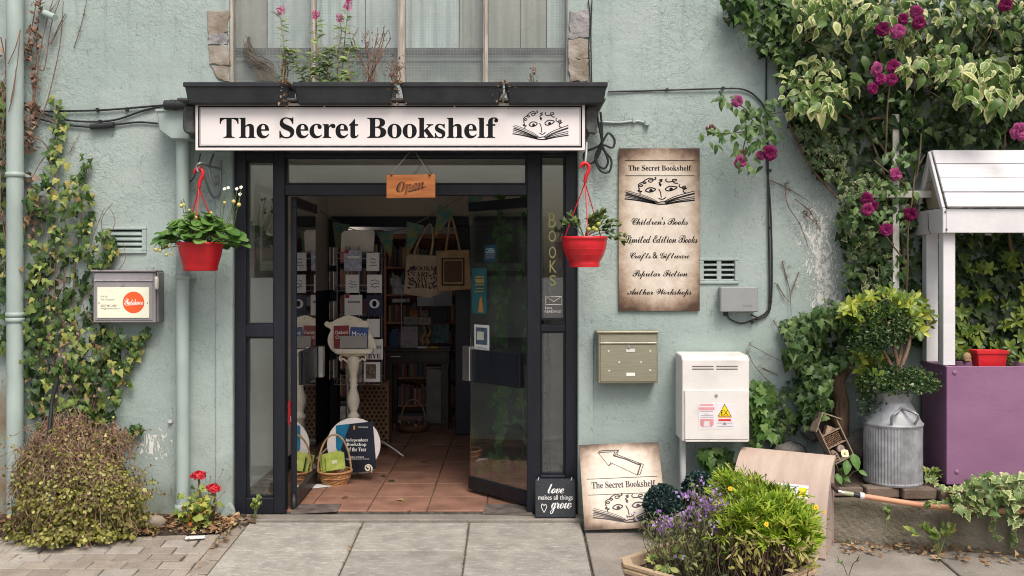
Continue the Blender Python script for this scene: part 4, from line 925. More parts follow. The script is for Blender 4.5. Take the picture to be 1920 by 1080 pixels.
c2, r2 = basket('ribbed red pot with trailing tomato leaves beside the tall sign', (1096, 501), 56, 84, 57, -.40, (1097, 342), True)
g_straw = leafmat('strawberry_leaf', [(0, (.05, .13, .025)), (.5, (.10, .22, .045)), (1, (.2, .34, .08))], vein=(.16, .26, .08))
g_tom = leafmat('tomato_leaf', [(0, (.05, .095, .03)), (.6, (.11, .17, .05)), (1, (.24, .28, .08))])
m_petalw = C_('white_petal', 240, 240, 232, .6, bump=0); m_yel = C_('yellow_flower', 226, 190, 60, .6, bump=0)
def stem_leaves(t, root, tips, kinds, mat, size, n, rad=.0025, big=999, smat=None):
    L = []; m = MB()
    for tip in tips:
        tip = Vector(tip); mid = root.lerp(tip, .5) + Vector((0, 0, .03)); pts = spline([root, mid, tip], 4); m.tube(pts, rad, 5, False)
        for i in range(n):
            q = pts[int(random.uniform(.5, 1) * (len(pts) - 1))]; d = (tip - root); d.normalize()
            L.append((q, d + rv(.7), Vector((0, -.5, .9)) + rv(.4), random.uniform(*size)))
    m.build('stems', smat or m_stem, t, kind='stuff'); foliage(t, L, kinds, mat, big)
t = T('strawberry_plant', 'leafy green strawberry plant with white flowers in the plain red pot', 'plant', c1)
L = []; m = MB()
for i in range(150):
    a = random.uniform(0, 2 * math.pi); rr = random.random() ** .6; x = rr * .26 * math.cos(a) * (1.05 if math.cos(a) > 0 else .92); y = rr * .17 * math.sin(a); z = .115 * (1 - rr ** 2) + random.uniform(-.02, .075) - .04 * rr + .02
    p = c1 + Vector((x, y, z)); L.append((p, Vector((x * 3 + random.gauss(0, .4), y * 3 - .5 + random.gauss(0, .3), -.25 + random.gauss(0, .25))), Vector((x * 2, -.45 + y, .8)) + rv(.35), random.uniform(.055, .088)))
    m.tube([c1 + Vector((x * .2, y * .2, -.02)), c1 + Vector((x * .7, y * .7, z * .8)), p], .002, 4, False)
m.build('stems', m_stem, t, kind='stuff'); foliage(t, L, ['round'], g_straw, 200)
def flower(t, p, r, petals, mat, cmat, nrm=(0, -1, .3), name='flower'):
    z = Vector(nrm).normalized(); u = z.orthogonal().normalized(); v = z.cross(u); m = MB()
    for k in range(petals):
        a = 2 * math.pi * k / petals; d = u * math.cos(a) + v * math.sin(a); s = u * -math.sin(a) + v * math.cos(a); h = math.pi / petals * .8
        m.add([p, p + d * r * .6 - s * r * h, p + d * r + z * r * .15, p + d * r * .6 + s * r * h], [(0, 1, 2, 3)])
    o = m.build(name, mat, t); MB().ball(p + z * r * .1, r * .3, 7, 4).build('flower_centre', cmat, o); return o
for px, py in ((428, 352), (421, 354), (452, 351), (450, 364), (444, 354)):
    p = P(px, py, -.36); flower(t, p, .012, 5, m_petalw, m_yel); MB().tube(spline([c1 + Vector((.12, 0, .05)), p + Vector((-.02, 0, -.10)), p], 4), .0018, 4).build('flower_stalk', m_stem, t)
for px, py in ((292, 468), (300, 470), (312, 478), (322, 476), (318, 462), (306, 460), (340, 386), (345, 384), (368, 408), (355, 394), (396, 399), (394, 426), (421, 380), (438, 378), (448, 384)):
    p = P(px, py, -.40); MB().ball(p, random.uniform(.009, .014), 7, 5).build('berry', C_('unripe_berry', 196, 186, 110, .5), t)
    MB().tube(spline([c1 + Vector(((p.x - c1.x) * .75, 0, .03)), p + Vector((0, 0, .03)), p], 3), .002, 4).build('flower_stalk', m_stem, t)
t = T('tomato_plant', 'trailing tomato plant with small green fruit in the ribbed red pot', 'plant', c2)
tips = [c2 + Vector((random.uniform(-.14, .14), random.uniform(-.12, .1), random.uniform(.03, .16))) for _ in range(14)] + [c2 + Vector(q) for q in ((.22, -.05, .07), (.26, -.06, 0.0), (.29, -.07, -.05), (.2, -.1, .1), (.17, -.1, .03), (-.14, -.1, .08))]
stem_leaves(t, c2 + Vector((0, 0, -.01)), tips, ['oval', 'ivy2'], g_tom, (.025, .048), 13)
for px, py in ((1104, 430), (1113, 428), (1118, 431), (1122, 420)): MB().ball(P(px, py, -.52), .014, 10, 6).build('tomato', C_('green_tomato', 176, 178, 84, .3), t)
# ================================================================== WINDOW-BOX PLANTS
g_val = leafmat('valerian_leaf', [(0, (.10, .19, .05)), (.6, (.20, .31, .09)), (1, (.32, .42, .15))])
m_pink = leafmat('pink_blossom', [(0, (.50, .07, .22)), (.5, (.66, .15, .34)), (1, (.74, .28, .46))])
Yb = -.33
t = T('valerian_plant', 'pink flowered valerian with pale green leaves growing tall in the trough', 'plant', P(620, 158, Yb))
stems = [((530, 158), (533, 100), (527, 40), (526, 24)), ((600, 158), (597, 100), (593, 50), (592, 32)), ((632, 158), (634, 100), (640, 60), (637, 38)), ((640, 158), (645, 90), (650, 40), (653, 14)), ((575, 158), (560, 130), (545, 100), (542, 90)), ((612, 158), (615, 120), (618, 96), (612, 84)), ((660, 158), (652, 110), (660, 80)), ((585, 158), (580, 120), (590, 95)), ((625, 158), (612, 130), (600, 110))]
m = MB(); L = []
for s_ in stems:
    pts = spline([P(a, b, Yb + random.uniform(-.02, .02)) for a, b in s_], 6); m.tube(pts, [.0045 - .0028 * i / len(pts) for i in range(len(pts))], 5)
    for i, q in enumerate(pts):
        if i < len(pts) * .78:
            for _ in range(4 if s_[-1][1] > 60 else 2): L.append((q, Vector((random.choice((-1, 1)) * random.uniform(.5, 1), random.uniform(-.7, .3), random.uniform(-.3, .6))), Vector((0, -.5, 1)) + rv(.4), random.uniform(.04, .075)))
m.build('stems', C_('pink_stem', 150, 130, 80, .6), t, kind='stuff'); foliage(t, L, ['lance', 'oval2'], g_val, 200)
for i, (px, py, r) in enumerate(((527, 20, .024), (592, 28, .022), (637, 34, .021), (652, 12, .026), (654, 0, .018))):
    fl = [(P(px, py, Yb) + rv(1) * r, rv(), rv(), random.uniform(.008, .014), random.random()) for _ in range(110)]
    foliage(t, fl, 'dot', m_pink, 0, massname='blossom')
def dry_plant(label, cx, spread, top, n, Y=Yb):
    t = T('dry_plant', label, 'plant', P(cx, 156, Y)); m = MB()
    for i in range(n):
        a = cx + random.uniform(-spread, spread) * .4; b = cx + random.uniform(-spread, spread); h = random.uniform(top, top + 45)
        pts = spline([P(a, 158, Y), P((a + b) / 2 + random.uniform(-5, 5), (158 + h) / 2, Y), P(b, h, Y)], 5); m.tube(pts, .0035, 5)
        for _ in range(3):
            q = random.choice(pts[4:]); m.tube([q, q + Vector((random.uniform(-.04, .04), random.uniform(-.02, .02), random.uniform(.02, .07)))], .002, 4)
    m.build('stem', m_twig, t, kind='stuff')
    fl = [(P(cx + random.uniform(-spread, spread), random.uniform(top, 150), Y) + rv(.02), rv(), rv(), random.uniform(.01, .022)) for _ in range(n * 9)]
    foliage(t, fl, 'tiny', leafmat('dry_leaf' + str(cx), [(0, (.14, .07, .04)), (1, (.34, .19, .12))]), 0, massname='dead_leaves')
dry_plant('rusty dead stalk standing between the first two troughs', 532, 6, 90, 5)
dry_plant('bare reddish brown stems standing in the third trough', 695, 38, 62, 11)
dry_plant('short brown dead twigs at the gap between the middle troughs', 745, 12, 100, 5)
dry_plant('tiny withered sprig in the end trough', 998, 4, 122, 3)
t = T('dead_creeper', 'tangled dead creeper caught behind the window glass', 'plant', P(470, 155, .03)); m = MB()
for i in range(46):
    a = random.random(); q = spline([P(462 + random.uniform(-8, 10), 66 + random.uniform(0, 50), .04), P(470 + random.uniform(-12, 10), 100 + random.uniform(-10, 20), .02), P(490 + random.uniform(-20, 25), 128 + random.uniform(-12, 10), .03), P(520 + random.uniform(-40, 10), 152, .03)], 4); m.tube(q, random.uniform(.001, .0028), 4)
m.build('stem', M('grey_twig', (.12, .105, .085), .85, var=.3), t, kind='stuff')
t = T('leaf_debris', 'dry leaves and roots caught in gaps between the troughs', 'debris', P(640, 160, Yb))
foliage(t, [(P(c + random.gauss(0, 7), random.uniform(152, 200) if random.random() < .6 else 154, -.435), rv(), rv(), random.uniform(.012, .03)) for c in (535, 743, 945) for _ in range(45)], ['oval', 'tiny'], leafmat('debris_leaf', [(0, (.12, .06, .03)), (1, (.38, .26, .16))]), 0, massname='leaves')
m = MB()
for c in (545, 745, 943): m.box(PX(c - 3, -.3), PX(c + 3, -.3), -.22, -.215, PZ(190, -.3), PZ(163, -.3))
tag(m.build('bracket_strip', M('zinc', (.6, .6, .6), .4, .6)), 'bright metal straps showing in the gaps between the black troughs', 'bracket'); 
# ================================================================== VEGETATION ON THE WALL
g_ivy = leafmat('ivy_leaf', [(0, (.02, .055, .014)), (.35, (.05, .105, .024)), (.66, (.10, .17, .042)), (.86, (.24, .29, .07)), (.96, (.50, .46, .13)), (1, (.26, .15, .08))], vein=(.14, .20, .06))
g_ivyy = leafmat('young_ivy_leaf', [(0, (.12, .20, .045)), (.5, (.24, .32, .08)), (1, (.40, .42, .12))], vein=(.36, .42, .14))
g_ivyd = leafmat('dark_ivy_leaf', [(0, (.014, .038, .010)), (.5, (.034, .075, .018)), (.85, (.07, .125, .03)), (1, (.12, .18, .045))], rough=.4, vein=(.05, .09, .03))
g_var = leafmat('variegated_leaf', [(0, (.07, .145, .03)), (.55, (.16, .26, .06)), (.85, (.27, .36, .09)), (.97, (.48, .50, .19)), (1, (.40, .28, .11))], rim=(.60, .60, .31), rimt=1.06, rvar=.8, rough=.38)
g_vars = leafmat('small_variegated_leaf', [(0, (.035, .075, .025)), (.6, (.07, .125, .04)), (1, (.11, .17, .05))], rim=(.52, .50, .27), rimt=.97)
g_dead = leafmat('withered_leaf', [(0, (.10, .055, .035)), (.5, (.20, .12, .08)), (1, (.34, .23, .17))], rough=.7, trans=.1)
def vine(m, pts, r, Y=-.02, j=3):
    p = [P(a + random.uniform(-j, j), b + random.uniform(-j, j), Y - random.uniform(0, .03)) for a, b in pts]; q = spline(p, 5); m.tube(q, [r * (1 - .5 * i / len(q)) for i in range(len(q))], 5)
def clear_of_box(L): return [q for q in L if not (q[0].x > PX(166) and q[0].y < -.045 and PZ(612) < q[0].z < PZ(500))]
# --- big ivy beside the downpipe
t = T('ivy', 'large green and yellow ivy climbing the wall behind the grey letterbox', 'climber', P(140, 900, -.05))
poly = [(100, 240), (120, 300), (150, 330), (165, 345), (150, 400), (172, 440), (205, 432), (212, 470), (180, 500), (190, 610), (235, 620), (225, 660), (232, 700), (228, 740), (205, 815), (90, 820), (52, 770), (40, 640), (52, 560), (38, 470), (44, 400), (55, 330), (80, 318)]
L = climber(poly, 700, -.03, -.17, (.04, .072), .45, 5, .22)
L = [q for q in L if q[0].z < PZ(470) or random.random() < .72]
L += climber([(96, 178), (114, 178), (122, 250), (120, 320), (96, 320)], 34, -.02, -.06, (.045, .066), .4)
for pts in ([(250, 660), (262, 640), (276, 622)], [(235, 690), (250, 665)], [(150, 340), (162, 296)], [(172, 360), (168, 410), (150, 430)], [(200, 440), (216, 465), (195, 500)], [(215, 820), (240, 812), (262, 800)], [(190, 620), (235, 640), (275, 630)], [(205, 700), (236, 716)]):
    for q in spline([(a, b, 0) for a, b in pts], 7):
        for _ in range(2): L.append((P(q.x + random.gauss(0, 5), q.y + random.gauss(0, 5), -.03 - random.random() * .03), Vector((random.gauss(0, .6), -.3, -1)), Vector((random.gauss(0, .3), -1, .5)), random.uniform(.035, .055)))
foliage(t, [q for q in L if not (q[0].x > PX(162) and q[0].y < -.045 and PZ(612) < q[0].z < PZ(500))], ['ivy', 'ivy', 'ivy2', 'ivy3'], g_ivy, 290)
foliage(t, clear_of_box(climber([(60, 420), (170, 430), (215, 470), (200, 600), (160, 790), (90, 800), (60, 700)], 130, -.10, -.20, (.03, .05), .5, 4)), ['ivy', 'ivy2'], g_ivyy, 0, massname='young_leaves')
foliage(t, climber([(96, 178), (116, 178), (122, 250), (118, 330), (160, 340), (150, 420), (95, 400)], 40, -.05, -.09, (.04, .06), .5, 4), ['ivy', 'ivy2'], g_ivyy, 0, massname='young_leaves')
foliage(t, climber([(60, 470), (205, 480), (185, 600), (225, 640), (225, 740), (205, 815), (90, 820), (52, 770), (45, 600)], 420, -.0, -.06, (.04, .065), .3, 3), ['ivy2'], g_ivyd, 0, massname='inner_leaves')  # dark leaf colour paints in the shade of the ivy's interior
foliage(t, clear_of_box(climber([(100, 500), (130, 500), (150, 640), (200, 700), (180, 800), (90, 810), (70, 740)], 110, -.08, -.19, (.02, .04), .3, 6)), ['tiny', 'oval2'], g_dead, 0, massname='withered_leaves')
m = MB()
for pts in ([(110, 810), (100, 650), (105, 500), (100, 350), (105, 190)], [(140, 820), (150, 700), (135, 560), (150, 430), (162, 300)], [(160, 810), (190, 700), (200, 560), (205, 440)], [(90, 800), (75, 660), (70, 500), (60, 420)], [(150, 800), (215, 700), (240, 660), (276, 620)], [(120, 500), (118, 620), (128, 700)]):
    vine(m, pts, .006)
for _ in range(26): a, b = random.uniform(60, 210), random.uniform(400, 800); vine(m, [(a, b), (a + random.uniform(-30, 30), b - 40), (a + random.uniform(-40, 40), b - random.uniform(50, 110))], .003, -.08)
m.build('stems', m_twig, t, kind='stuff')
# --- ivy past the pipe, at the picture's edge
t = T('ivy', 'shaded ivy strip growing past the corner downpipe', 'climber', P(5, 660, -.04))
foliage(t, climber([(-60, 140), (16, 150), (22, 300), (16, 420), (20, 560), (18, 665), (-60, 670)], 230, -.02, -.12, (.04, .07), .4, 4), ['ivy', 'ivy2'], g_ivy, 90)
foliage(t, climber([(-60, 60), (14, 70), (18, 300), (-60, 320)], 120, -.02, -.10, (.025, .05), .3, 4), ['oval2', 'ivy2'], g_dead, 0, massname='withered_leaves')
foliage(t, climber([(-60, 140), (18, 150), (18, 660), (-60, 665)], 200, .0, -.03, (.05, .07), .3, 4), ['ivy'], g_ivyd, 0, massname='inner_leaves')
m = MB()
for _ in range(12): a = random.uniform(-20, 18); b = random.uniform(60, 500); vine(m, [(a, b), (a + random.uniform(-15, 15), b + 60), (a + random.uniform(-15, 20), b + 130)], .004, -.08)
m.build('stems', m_twig, t, kind='stuff')
# --- withered growth high up by the pipe
t = T('dead_vine', 'withered brown vine curling beside the top of the corner downpipe', 'climber', P(70, 270, -.02))
m = MB()
for pts in ([(50, 270), (62, 150), (70, 60), (78, 0)], [(45, 110), (60, 60), (66, 0)], [(60, 230), (72, 120), (90, 40), (100, 0)], [(44, 75), (60, 95), (80, 130), (95, 50), (115, 0)], [(58, 240), (85, 205), (110, 90), (116, 0)], [(96, 80), (110, 50), (124, 26)], [(15, 190), (25, 130), (38, 90), (42, 30), (38, 0)], [(58, 150), (66, 190), (92, 222), (118, 238)], [(55, 250), (90, 275), (70, 310), (60, 330)], [(2, 190), (30, 180), (42, 170)]):
    vine(m, pts, .005, -.03)
for a in ((20, 190, 38, 55), (15, 120, 38, 55), (30, 130, 16, 210)): m.tube(spline([P(a[0], a[1], -.155), P((a[0] + a[2]) / 2 + 3, (a[1] + a[3]) / 2, -.165), P(a[2], a[3], -.155)], 4), .003, 5)
m.build('stems', m_twig, t, kind='stuff')
L = []
for pts, n, sp in (([(70, 0), (66, 60), (56, 100)], 70, 6), ([(56, 200), (60, 215), (50, 255)], 60, 8), ([(60, 120), (64, 160)], 18, 4), ([(48, 210), (52, 280), (64, 265)], 30, 6), ([(50, 330), (56, 400), (52, 440)], 70, 9), ([(58, 380), (66, 420)], 24, 6)):
    q = spline([(a, b, 0) for a, b in pts], 8)
    for _ in range(n): w_ = random.choice(q); L.append((P(w_.x + random.gauss(0, sp), w_.y + random.gauss(0, sp), -.04 - random.random() * .05), rv(), rv() + Vector((0, -.6, 0)), random.uniform(.025, .05)))
foliage(t, L, ['oval2', 'ivy2'], g_dead, 60)
def wallvine(label, sets, r=.004, mat=m_twig, leaves=0):
    t = T('bare_vine', label, 'climber', P(sets[0][0][0], sets[0][0][1], -.01), 'bare vine stems stuck to the wall'); m = MB()
    for pts in sets:
        vine(m, pts, r, -.006, 2)
        for _ in range(len(pts) * 2):
            a = random.choice(pts[:-1]); vine(m, [a, (a[0] + random.uniform(-9, 9), a[1] + random.uniform(-9, 9))], r * .45, -.006, 1)
    m.build('stem', mat, t, kind='stuff')
    if leaves: foliage(t, [(P(random.choice(pts)[0] + random.gauss(0, 6), random.choice(pts)[1] + random.gauss(0, 6), -.02), rv(), rv(), random.uniform(.012, .03)) for _ in range(leaves)], 'tiny', g_dead, 0, massname='withered_leaves')
wallvine('thin dark vine line running up the wall above the black cables', [[(139, 90), (150, 55), (158, 25), (165, -5)]], .003)
wallvine('dark vine lines slanting beside the small overflow pipe', [[(95, 80), (110, 55), (125, 25)], [(93, 22), (108, 0)]], .003)
wallvine('reddish bare vine fork below the climber, right of the twin cables', [[(1444, 338), (1480, 355), (1515, 375)], [(1474, 345), (1478, 385), (1500, 420), (1517, 465)], [(1490, 372), (1515, 395), (1540, 430)], [(1510, 400), (1530, 420)]], .004, m_twig, 26)
wallvine('bare twig cluster on the wall above the lower ivy', [[(1468, 490), (1475, 520), (1482, 545), (1485, 590)], [(1455, 530), (1470, 555), (1480, 565)], [(1497, 512), (1490, 535), (1482, 550)]], .004)
wallvine('twiggy stems crossing flaked paint beside the meter box', [[(1405, 645), (1440, 665), (1470, 680)], [(1430, 690), (1460, 705)], [(1450, 600), (1470, 640)], [(1400, 660), (1420, 690), (1460, 735)]], .003)
wallvine('single wiry vine below the cable joint', [[(132, 285), (140, 270), (150, 252)]], .0025)
# --- dark ivy on the upper wall to the side
t = T('ivy', 'dark glossy ivy covering the upper wall behind the roses', 'climber', P(1750, 560, -.05))
polyd = [(1355, -20), (1990, -20), (1990, 640), (1745, 660), (1600, 600), (1592, 560), (1590, 470), (1575, 440), (1585, 385), (1560, 340), (1520, 320), (1500, 262), (1480, 215), (1470, 140), (1445, 96), (1420, 96), (1395, 45), (1365, 30)]
def clear_of_stall(L): return [q for q in L if not (q[0].x > 2.60 and q[0].y < -.05 and q[0].z < 2.50)]
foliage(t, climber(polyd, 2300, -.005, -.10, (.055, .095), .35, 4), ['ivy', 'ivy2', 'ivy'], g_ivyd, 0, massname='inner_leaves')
L = climber(polyd, 900, -.08, -.22, (.05, .095), .45, 5, .12)
L = clear_of_stall(L)
foliage(t, [q for q in L if not (q[0].x > PX(1590) and q[0].z < PZ(560))], ['ivy', 'ivy2', 'ivy3'], g_ivyd, 290)
Lm = climber([(1355, -20), (1520, -20), (1500, 60), (1520, 120), (1480, 130), (1445, 96), (1415, 96), (1392, 45)], 260, -.10, -.22, (.045, .075), .5, 5)
foliage(t, Lm, ['ivy', 'ivy2'], leafmat('mid_ivy_leaf', [(0, (.04, .10, .02)), (.6, (.09, .17, .04)), (1, (.19, .28, .08))], vein=(.14, .2, .06)), 0, massname='bright_leaves')
m = MB()
for pts in ([(1700, 560), (1690, 450), (1660, 330), (1600, 180)], [(1720, 400), (1690, 330), (1640, 260), (1560, 200)], [(1900, 500), (1880, 320), (1900, 100)], [(1480, 230), (1520, 310), (1580, 380)], [(1560, 260), (1640, 220), (1720, 250)]): vine(m, pts, .012, -.08)
m.build('stems', m_bark, t, kind='stuff')
# --- small variegated ivy hanging down the edge
t = T('ivy', 'small leaved variegated ivy trailing down the edge of the flaked wall', 'climber', P(1560, 330, -.06))
ed = [(1490, 235), (1545, 225), (1575, 270), (1580, 320), (1620, 350), (1600, 380), (1582, 350), (1550, 330), (1520, 300)]
foliage(t, climber(ed, 300, -.05, -.2, (.03, .055), .5, 4), ['ivy', 'ivy2'], g_vars, 160)
foliage(t, climber([(1580, 350), (1640, 320), (1700, 340), (1690, 430), (1660, 600), (1590, 600), (1580, 520), (1590, 460), (1570, 420)], 420, -.06, -.24, (.04, .07), .5, 4), ['ivy', 'ivy2'], g_vars, 100)
t = T('ivy', 'shaded green ivy on the wall under the roof of the white stall', 'climber', P(1850, 660, -.03))
foliage(t, climber([(1745, 440), (1990, 440), (1990, 690), (1745, 690)], 420, -.005, -.05, (.05, .085), .4, 3), ['ivy', 'ivy2'], leafmat('shade_darkened_ivy_leaf', [(0, (.008, .022, .006)), (.6, (.02, .046, .012)), (1, (.05, .085, .02))]), 120)  # leaf colour darkened to stand in for deep shade behind the stall
# --- big variegated climber
t = T('variegated_climber', 'broad cream edged leaves cascading over the upper wall', 'climber', P(1700, 200, -.25))
pv = [(1490, -30), (1990, -30), (1990, 205), (1930, 215), (1880, 190), (1850, 205), (1800, 190), (1780, 165), (1740, 155), (1700, 140), (1660, 135), (1610, 165), (1580, 205), (1530, 215), (1500, 228), (1470, 200), (1480, 170), (1455, 145), (1480, 112), (1520, 100), (1500, 60), (1488, 20)]
L = climber(pv, 800, -.14, -.48, (.052, .10), .55, 6, .26, 7, .9)
L += climber([(1470, 120), (1560, 105), (1570, 160), (1530, 215), (1480, 200)], 90, -.25, -.42, (.06, .09), .5, 3, 0, 6, .9)
L += climber([(1780, 120), (1890, 100), (1900, 190), (1860, 200), (1800, 180)], 70, -.36, -.52, (.085, .125), .5, 3)
L += climber([(1500, -20), (1600, -20), (1590, 60), (1520, 60)], 60, -.3, -.45, (.07, .10), .5, 3)
foliage(t, L, ['oval', 'oval2', 'oval2', 'oval3'], g_var, 300)
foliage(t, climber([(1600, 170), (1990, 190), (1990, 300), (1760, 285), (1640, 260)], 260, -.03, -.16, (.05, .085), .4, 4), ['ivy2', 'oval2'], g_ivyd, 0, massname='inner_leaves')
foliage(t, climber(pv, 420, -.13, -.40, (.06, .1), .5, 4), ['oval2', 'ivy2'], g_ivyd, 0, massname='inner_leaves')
m = MB()
for _ in range(24):
    a, b = random.uniform(1500, 1920), random.uniform(0, 140); vine(m, [(a, b), (a + random.uniform(-30, 30), b + 30), (a + random.uniform(-50, 50), b + 60)], .004, -.28)
m.build('stems', m_bark, t, kind='stuff')
# --- climbing rose
g_rose = leafmat('rose_leaf', [(0, (.045, .10, .03)), (.6, (.10, .18, .05)), (1, (.17, .26, .08))], vein=(.12, .18, .06))
m_rose = leafmat('rose_petal', [(0, (.14, .004, .055)), (.6, (.27, .016, .12)), (1, (.44, .09, .25))], rough=.6, trans=.12, spec=.2)
def bloom_mesh():
    m = MB(); n = 0
    for ring, (k, r, tilt) in enumerate(((5, .3, 84), (7, .48, 66), (9, .66, 50), (11, .84, 30), (11, .98, 10), (7, 1.0, -14))):
        for i in range(k):
            a = 2 * math.pi * (i + .5 * (ring % 2)) / k + random.uniform(-.2, .2); tl = R(tilt + random.uniform(-20, 20)); w_ = math.pi / k * 1.5 * r; L_ = r * random.uniform(.75, 1.12); pts = []
            for u, hw in ((.05, .25), (.45, .9), (.8, 1.0), (1.0, .55)):
                for sgn in (-1, 0, 1):
                    x = u * L_; z = .14 * math.sin(u * 3) - (.14 * abs(sgn)) * r + random.uniform(-.06, .06); yy = sgn * hw * w_
                    q = Vector((x * math.cos(tl) - z * math.sin(tl), yy, x * math.sin(tl) + z * math.cos(tl))); pts.append((q.x * math.cos(a) - q.y * math.sin(a), q.x * math.sin(a) + q.y * math.cos(a), q.z))
            m.add(pts, [(j * 3 + c, (j + 1) * 3 + c, (j + 1) * 3 + c + 1, j * 3 + c + 1) for j in range(3) for c in range(2)], True)
    me = bpy.data.meshes.new('bloom'); me.from_pydata(m.v, [], m.f); me.materials.append(m_rose); me.polygons.foreach_set('use_smooth', [True] * len(m.f)); return me
BL = [bloom_mesh() for _ in range(4)]
t = T('climbing_rose', 'climbing rose with dark magenta double blooms spreading over the wall', 'rose', P(1690, 700, -.1))
base = BASE[t.name]
for px, py, r, Y in ((1655, 55, .043, -.5), (1684, 58, .044, -.5), (1693, 36, .036, -.5), (1718, 22, .04, -.5), (1724, 42, .042, -.5), (1643, 130, .042, -.48), (1676, 125, .042, -.48), (1650, 148, .036, -.47), (1673, 149, .036, -.48), (1637, 166, .034, -.46), (1383, 190, .037, -.25), (1389, 303, .045, -.3), (1427, 291, .03, -.28), (1443, 287, .048, -.3), (1886, 9, .042, -.5), (1680, 327, .042, -.34), (1626, 372, .038, -.34), (1627, 393, .042, -.36), (1638, 386, .03, -.33), (1708, 402, .042, -.3), (1662, 431, .042, -.34), (1914, 246, .055, -.5)):
    o = bpy.data.objects.new('bloom', random.choice(BL)); COL.objects.link(o); o.parent = t
    m = basis(Vector((random.gauss(0, .3), -.3, 1)), Vector((random.gauss(0, .35), -1, random.gauss(.05, .3)))).to_4x4() @ Matrix.Rotation(random.random() * 6, 4, 'Z') @ Matrix.Scale(r * 1.02, 4); m.translation = P(px, py, Y) - base; o.matrix_basis = m
m = MB(); L = []
canes = [[(1555, 165, -.2), (1500, 200, -.22), (1440, 215, -.24), (1432, 218, -.25)], [(1440, 215, -.24), (1420, 235, -.25), (1400, 205, -.26), (1383, 195, -.25)], [(1432, 218, -.25), (1438, 250, -.27), (1442, 285, -.28)], [(1410, 230, -.25), (1395, 270, -.28), (1392, 300, -.28)], [(1405, 245, -.25), (1360, 250, -.27), (1325, 245, -.28)], [(1690, 690, -.12), (1700, 520, -.2), (1712, 350, -.25), (1735, 290, -.2)], [(1700, 345, -.2), (1720, 330, -.25), (1730, 250, -.25)], [(1690, 480, -.2), (1650, 420, -.28), (1630, 390, -.3)], [(1700, 350, -.25), (1685, 335, -.3), (1640, 300, -.3)], [(1660, 300, -.3), (1668, 160, -.42), (1700, 50, -.44)]]
for c in canes:
    q = spline([P(*k) for k in c], 6); q = [p_ + Vector((.018 * noise.noise(p_ * 4), .01, .0)) for p_ in q]; m.tube(q, .004 if c[0][0] < 1600 else .0055, 6)
m.build('stems', M('rose_cane', (.13, .10, .055), .7, var=.3), t, kind='stuff')
def spray(cx, cy, rx, ry, n, Y, sz=(.042, .068)):
    for _ in range(n):
        a = random.random() * 6.28; k = random.random() ** .5
        L.append((P(cx + rx * k * math.cos(a), cy + ry * k * math.sin(a), Y + random.uniform(-.06, .06)), Vector((random.gauss(0, .7), -.3, -.7 + random.gauss(0, .5))), Vector((random.gauss(0, .5), -1, .7)), random.uniform(*sz)))
for a in ((1422, 215, 34, 28, 34, -.26, (.05, .078)), (1400, 255, 36, 26, 26, -.27, (.05, .078)), (1360, 187, 16, 12, 12, -.25), (1335, 255, 24, 20, 14, -.28), (1410, 300, 45, 20, 14, -.28), (1392, 200, 20, 16, 9, -.24), (1455, 245, 18, 22, 12, -.27), (1445, 190, 12, 12, 6, -.26), (1640, 345, 35, 26, 22, -.3), (1690, 290, 30, 26, 22, -.3), (1650, 410, 50, 30, 34, -.3), (1690, 350, 40, 22, 14, -.28), (1610, 380, 22, 26, 14, -.3), (1680, 140, 50, 50, 26, -.42), (1690, 45, 45, 35, 16, -.44)): spray(*a)
foliage(t, L, ['oval', 'oval2'], g_rose, 290)
for px, py in ((1325, 240), (1332, 237), (1340, 240), (1336, 236), (1394, 283), (1390, 285)): MB().ball(P(px, py, -.28), .009, 6, 4, (1, 1, 1.5)).build('bud', C_('rose_bud', 110, 66, 60, .6), t)
# --- white trellis behind the rose
t = T('trellis', 'old white timber trellis showing through the rose stems', 'trellis', P(1680, 450, -.13))
mwt = M('trellis_white', (.55, .55, .5), .6, var=.3, ns=8, bump=.2)
MB().box(PX(1672, -.13), PX(1684, -.13), -.15, -.13, PZ(600, -.13), PZ(215, -.13)).build('upright', mwt, t, .002)
MB().box(PX(1615, -.13), PX(1745, -.13), -.172, -.1505, PZ(371, -.15), PZ(358, -.15)).build('rail', mwt, t, .002)
# --- lower ivy with its trunk, ivy behind the meter box
t = T('ivy', 'bushy green ivy with a thick brown trunk beside the insect house', 'climber', P(1560, 800, -.1))
g_ivym = leafmat('fresh_ivy_leaf', [(0, (.03, .075, .02)), (.5, (.065, .13, .035)), (.85, (.12, .2, .06)), (1, (.2, .28, .09))], vein=(.12, .18, .07))
pl = [(1462, 605), (1500, 588), (1560, 560), (1600, 590), (1605, 660), (1560, 700), (1552, 760), (1548, 800), (1500, 795), (1440, 830), (1430, 760), (1480, 715), (1470, 660)]
foliage(t, climber(pl, 520, -.05, -.32, (.045, .075), .5, 5, .1), ['ivy', 'ivy2', 'ivy3'], g_ivym, 260)
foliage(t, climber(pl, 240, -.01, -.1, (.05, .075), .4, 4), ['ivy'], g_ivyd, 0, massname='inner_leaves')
m = MB()
q = spline([P(1575, 815, -.12), P(1578, 760, -.12), P(1572, 715, -.13), P(1592, 680, -.12), P(1600, 640, -.1)], 6); m.tube(q, [.055 - .001 * i for i in range(len(q))], 10)
m.build('trunk', m_bark, t)
t = T('ivy', 'bright lobed ivy leaves growing behind and below the white meter box', 'climber', P(1400, 880, -.08))
foliage(t, climber([(1402, 722), (1425, 712), (1450, 735), (1445, 800), (1420, 850), (1400, 830)], 90, -.06, -.28, (.06, .10), .5, 4) + climber([(1310, 838), (1400, 838), (1400, 885), (1330, 882)], 70, -.05, -.22, (.05, .085), .4, 4), ['maple', 'ivy'], leafmat('lobed_leaf', [(0, (.04, .10, .02)), (.6, (.10, .2, .04)), (1, (.19, .31, .08))], vein=(.14, .22, .07)), 160)
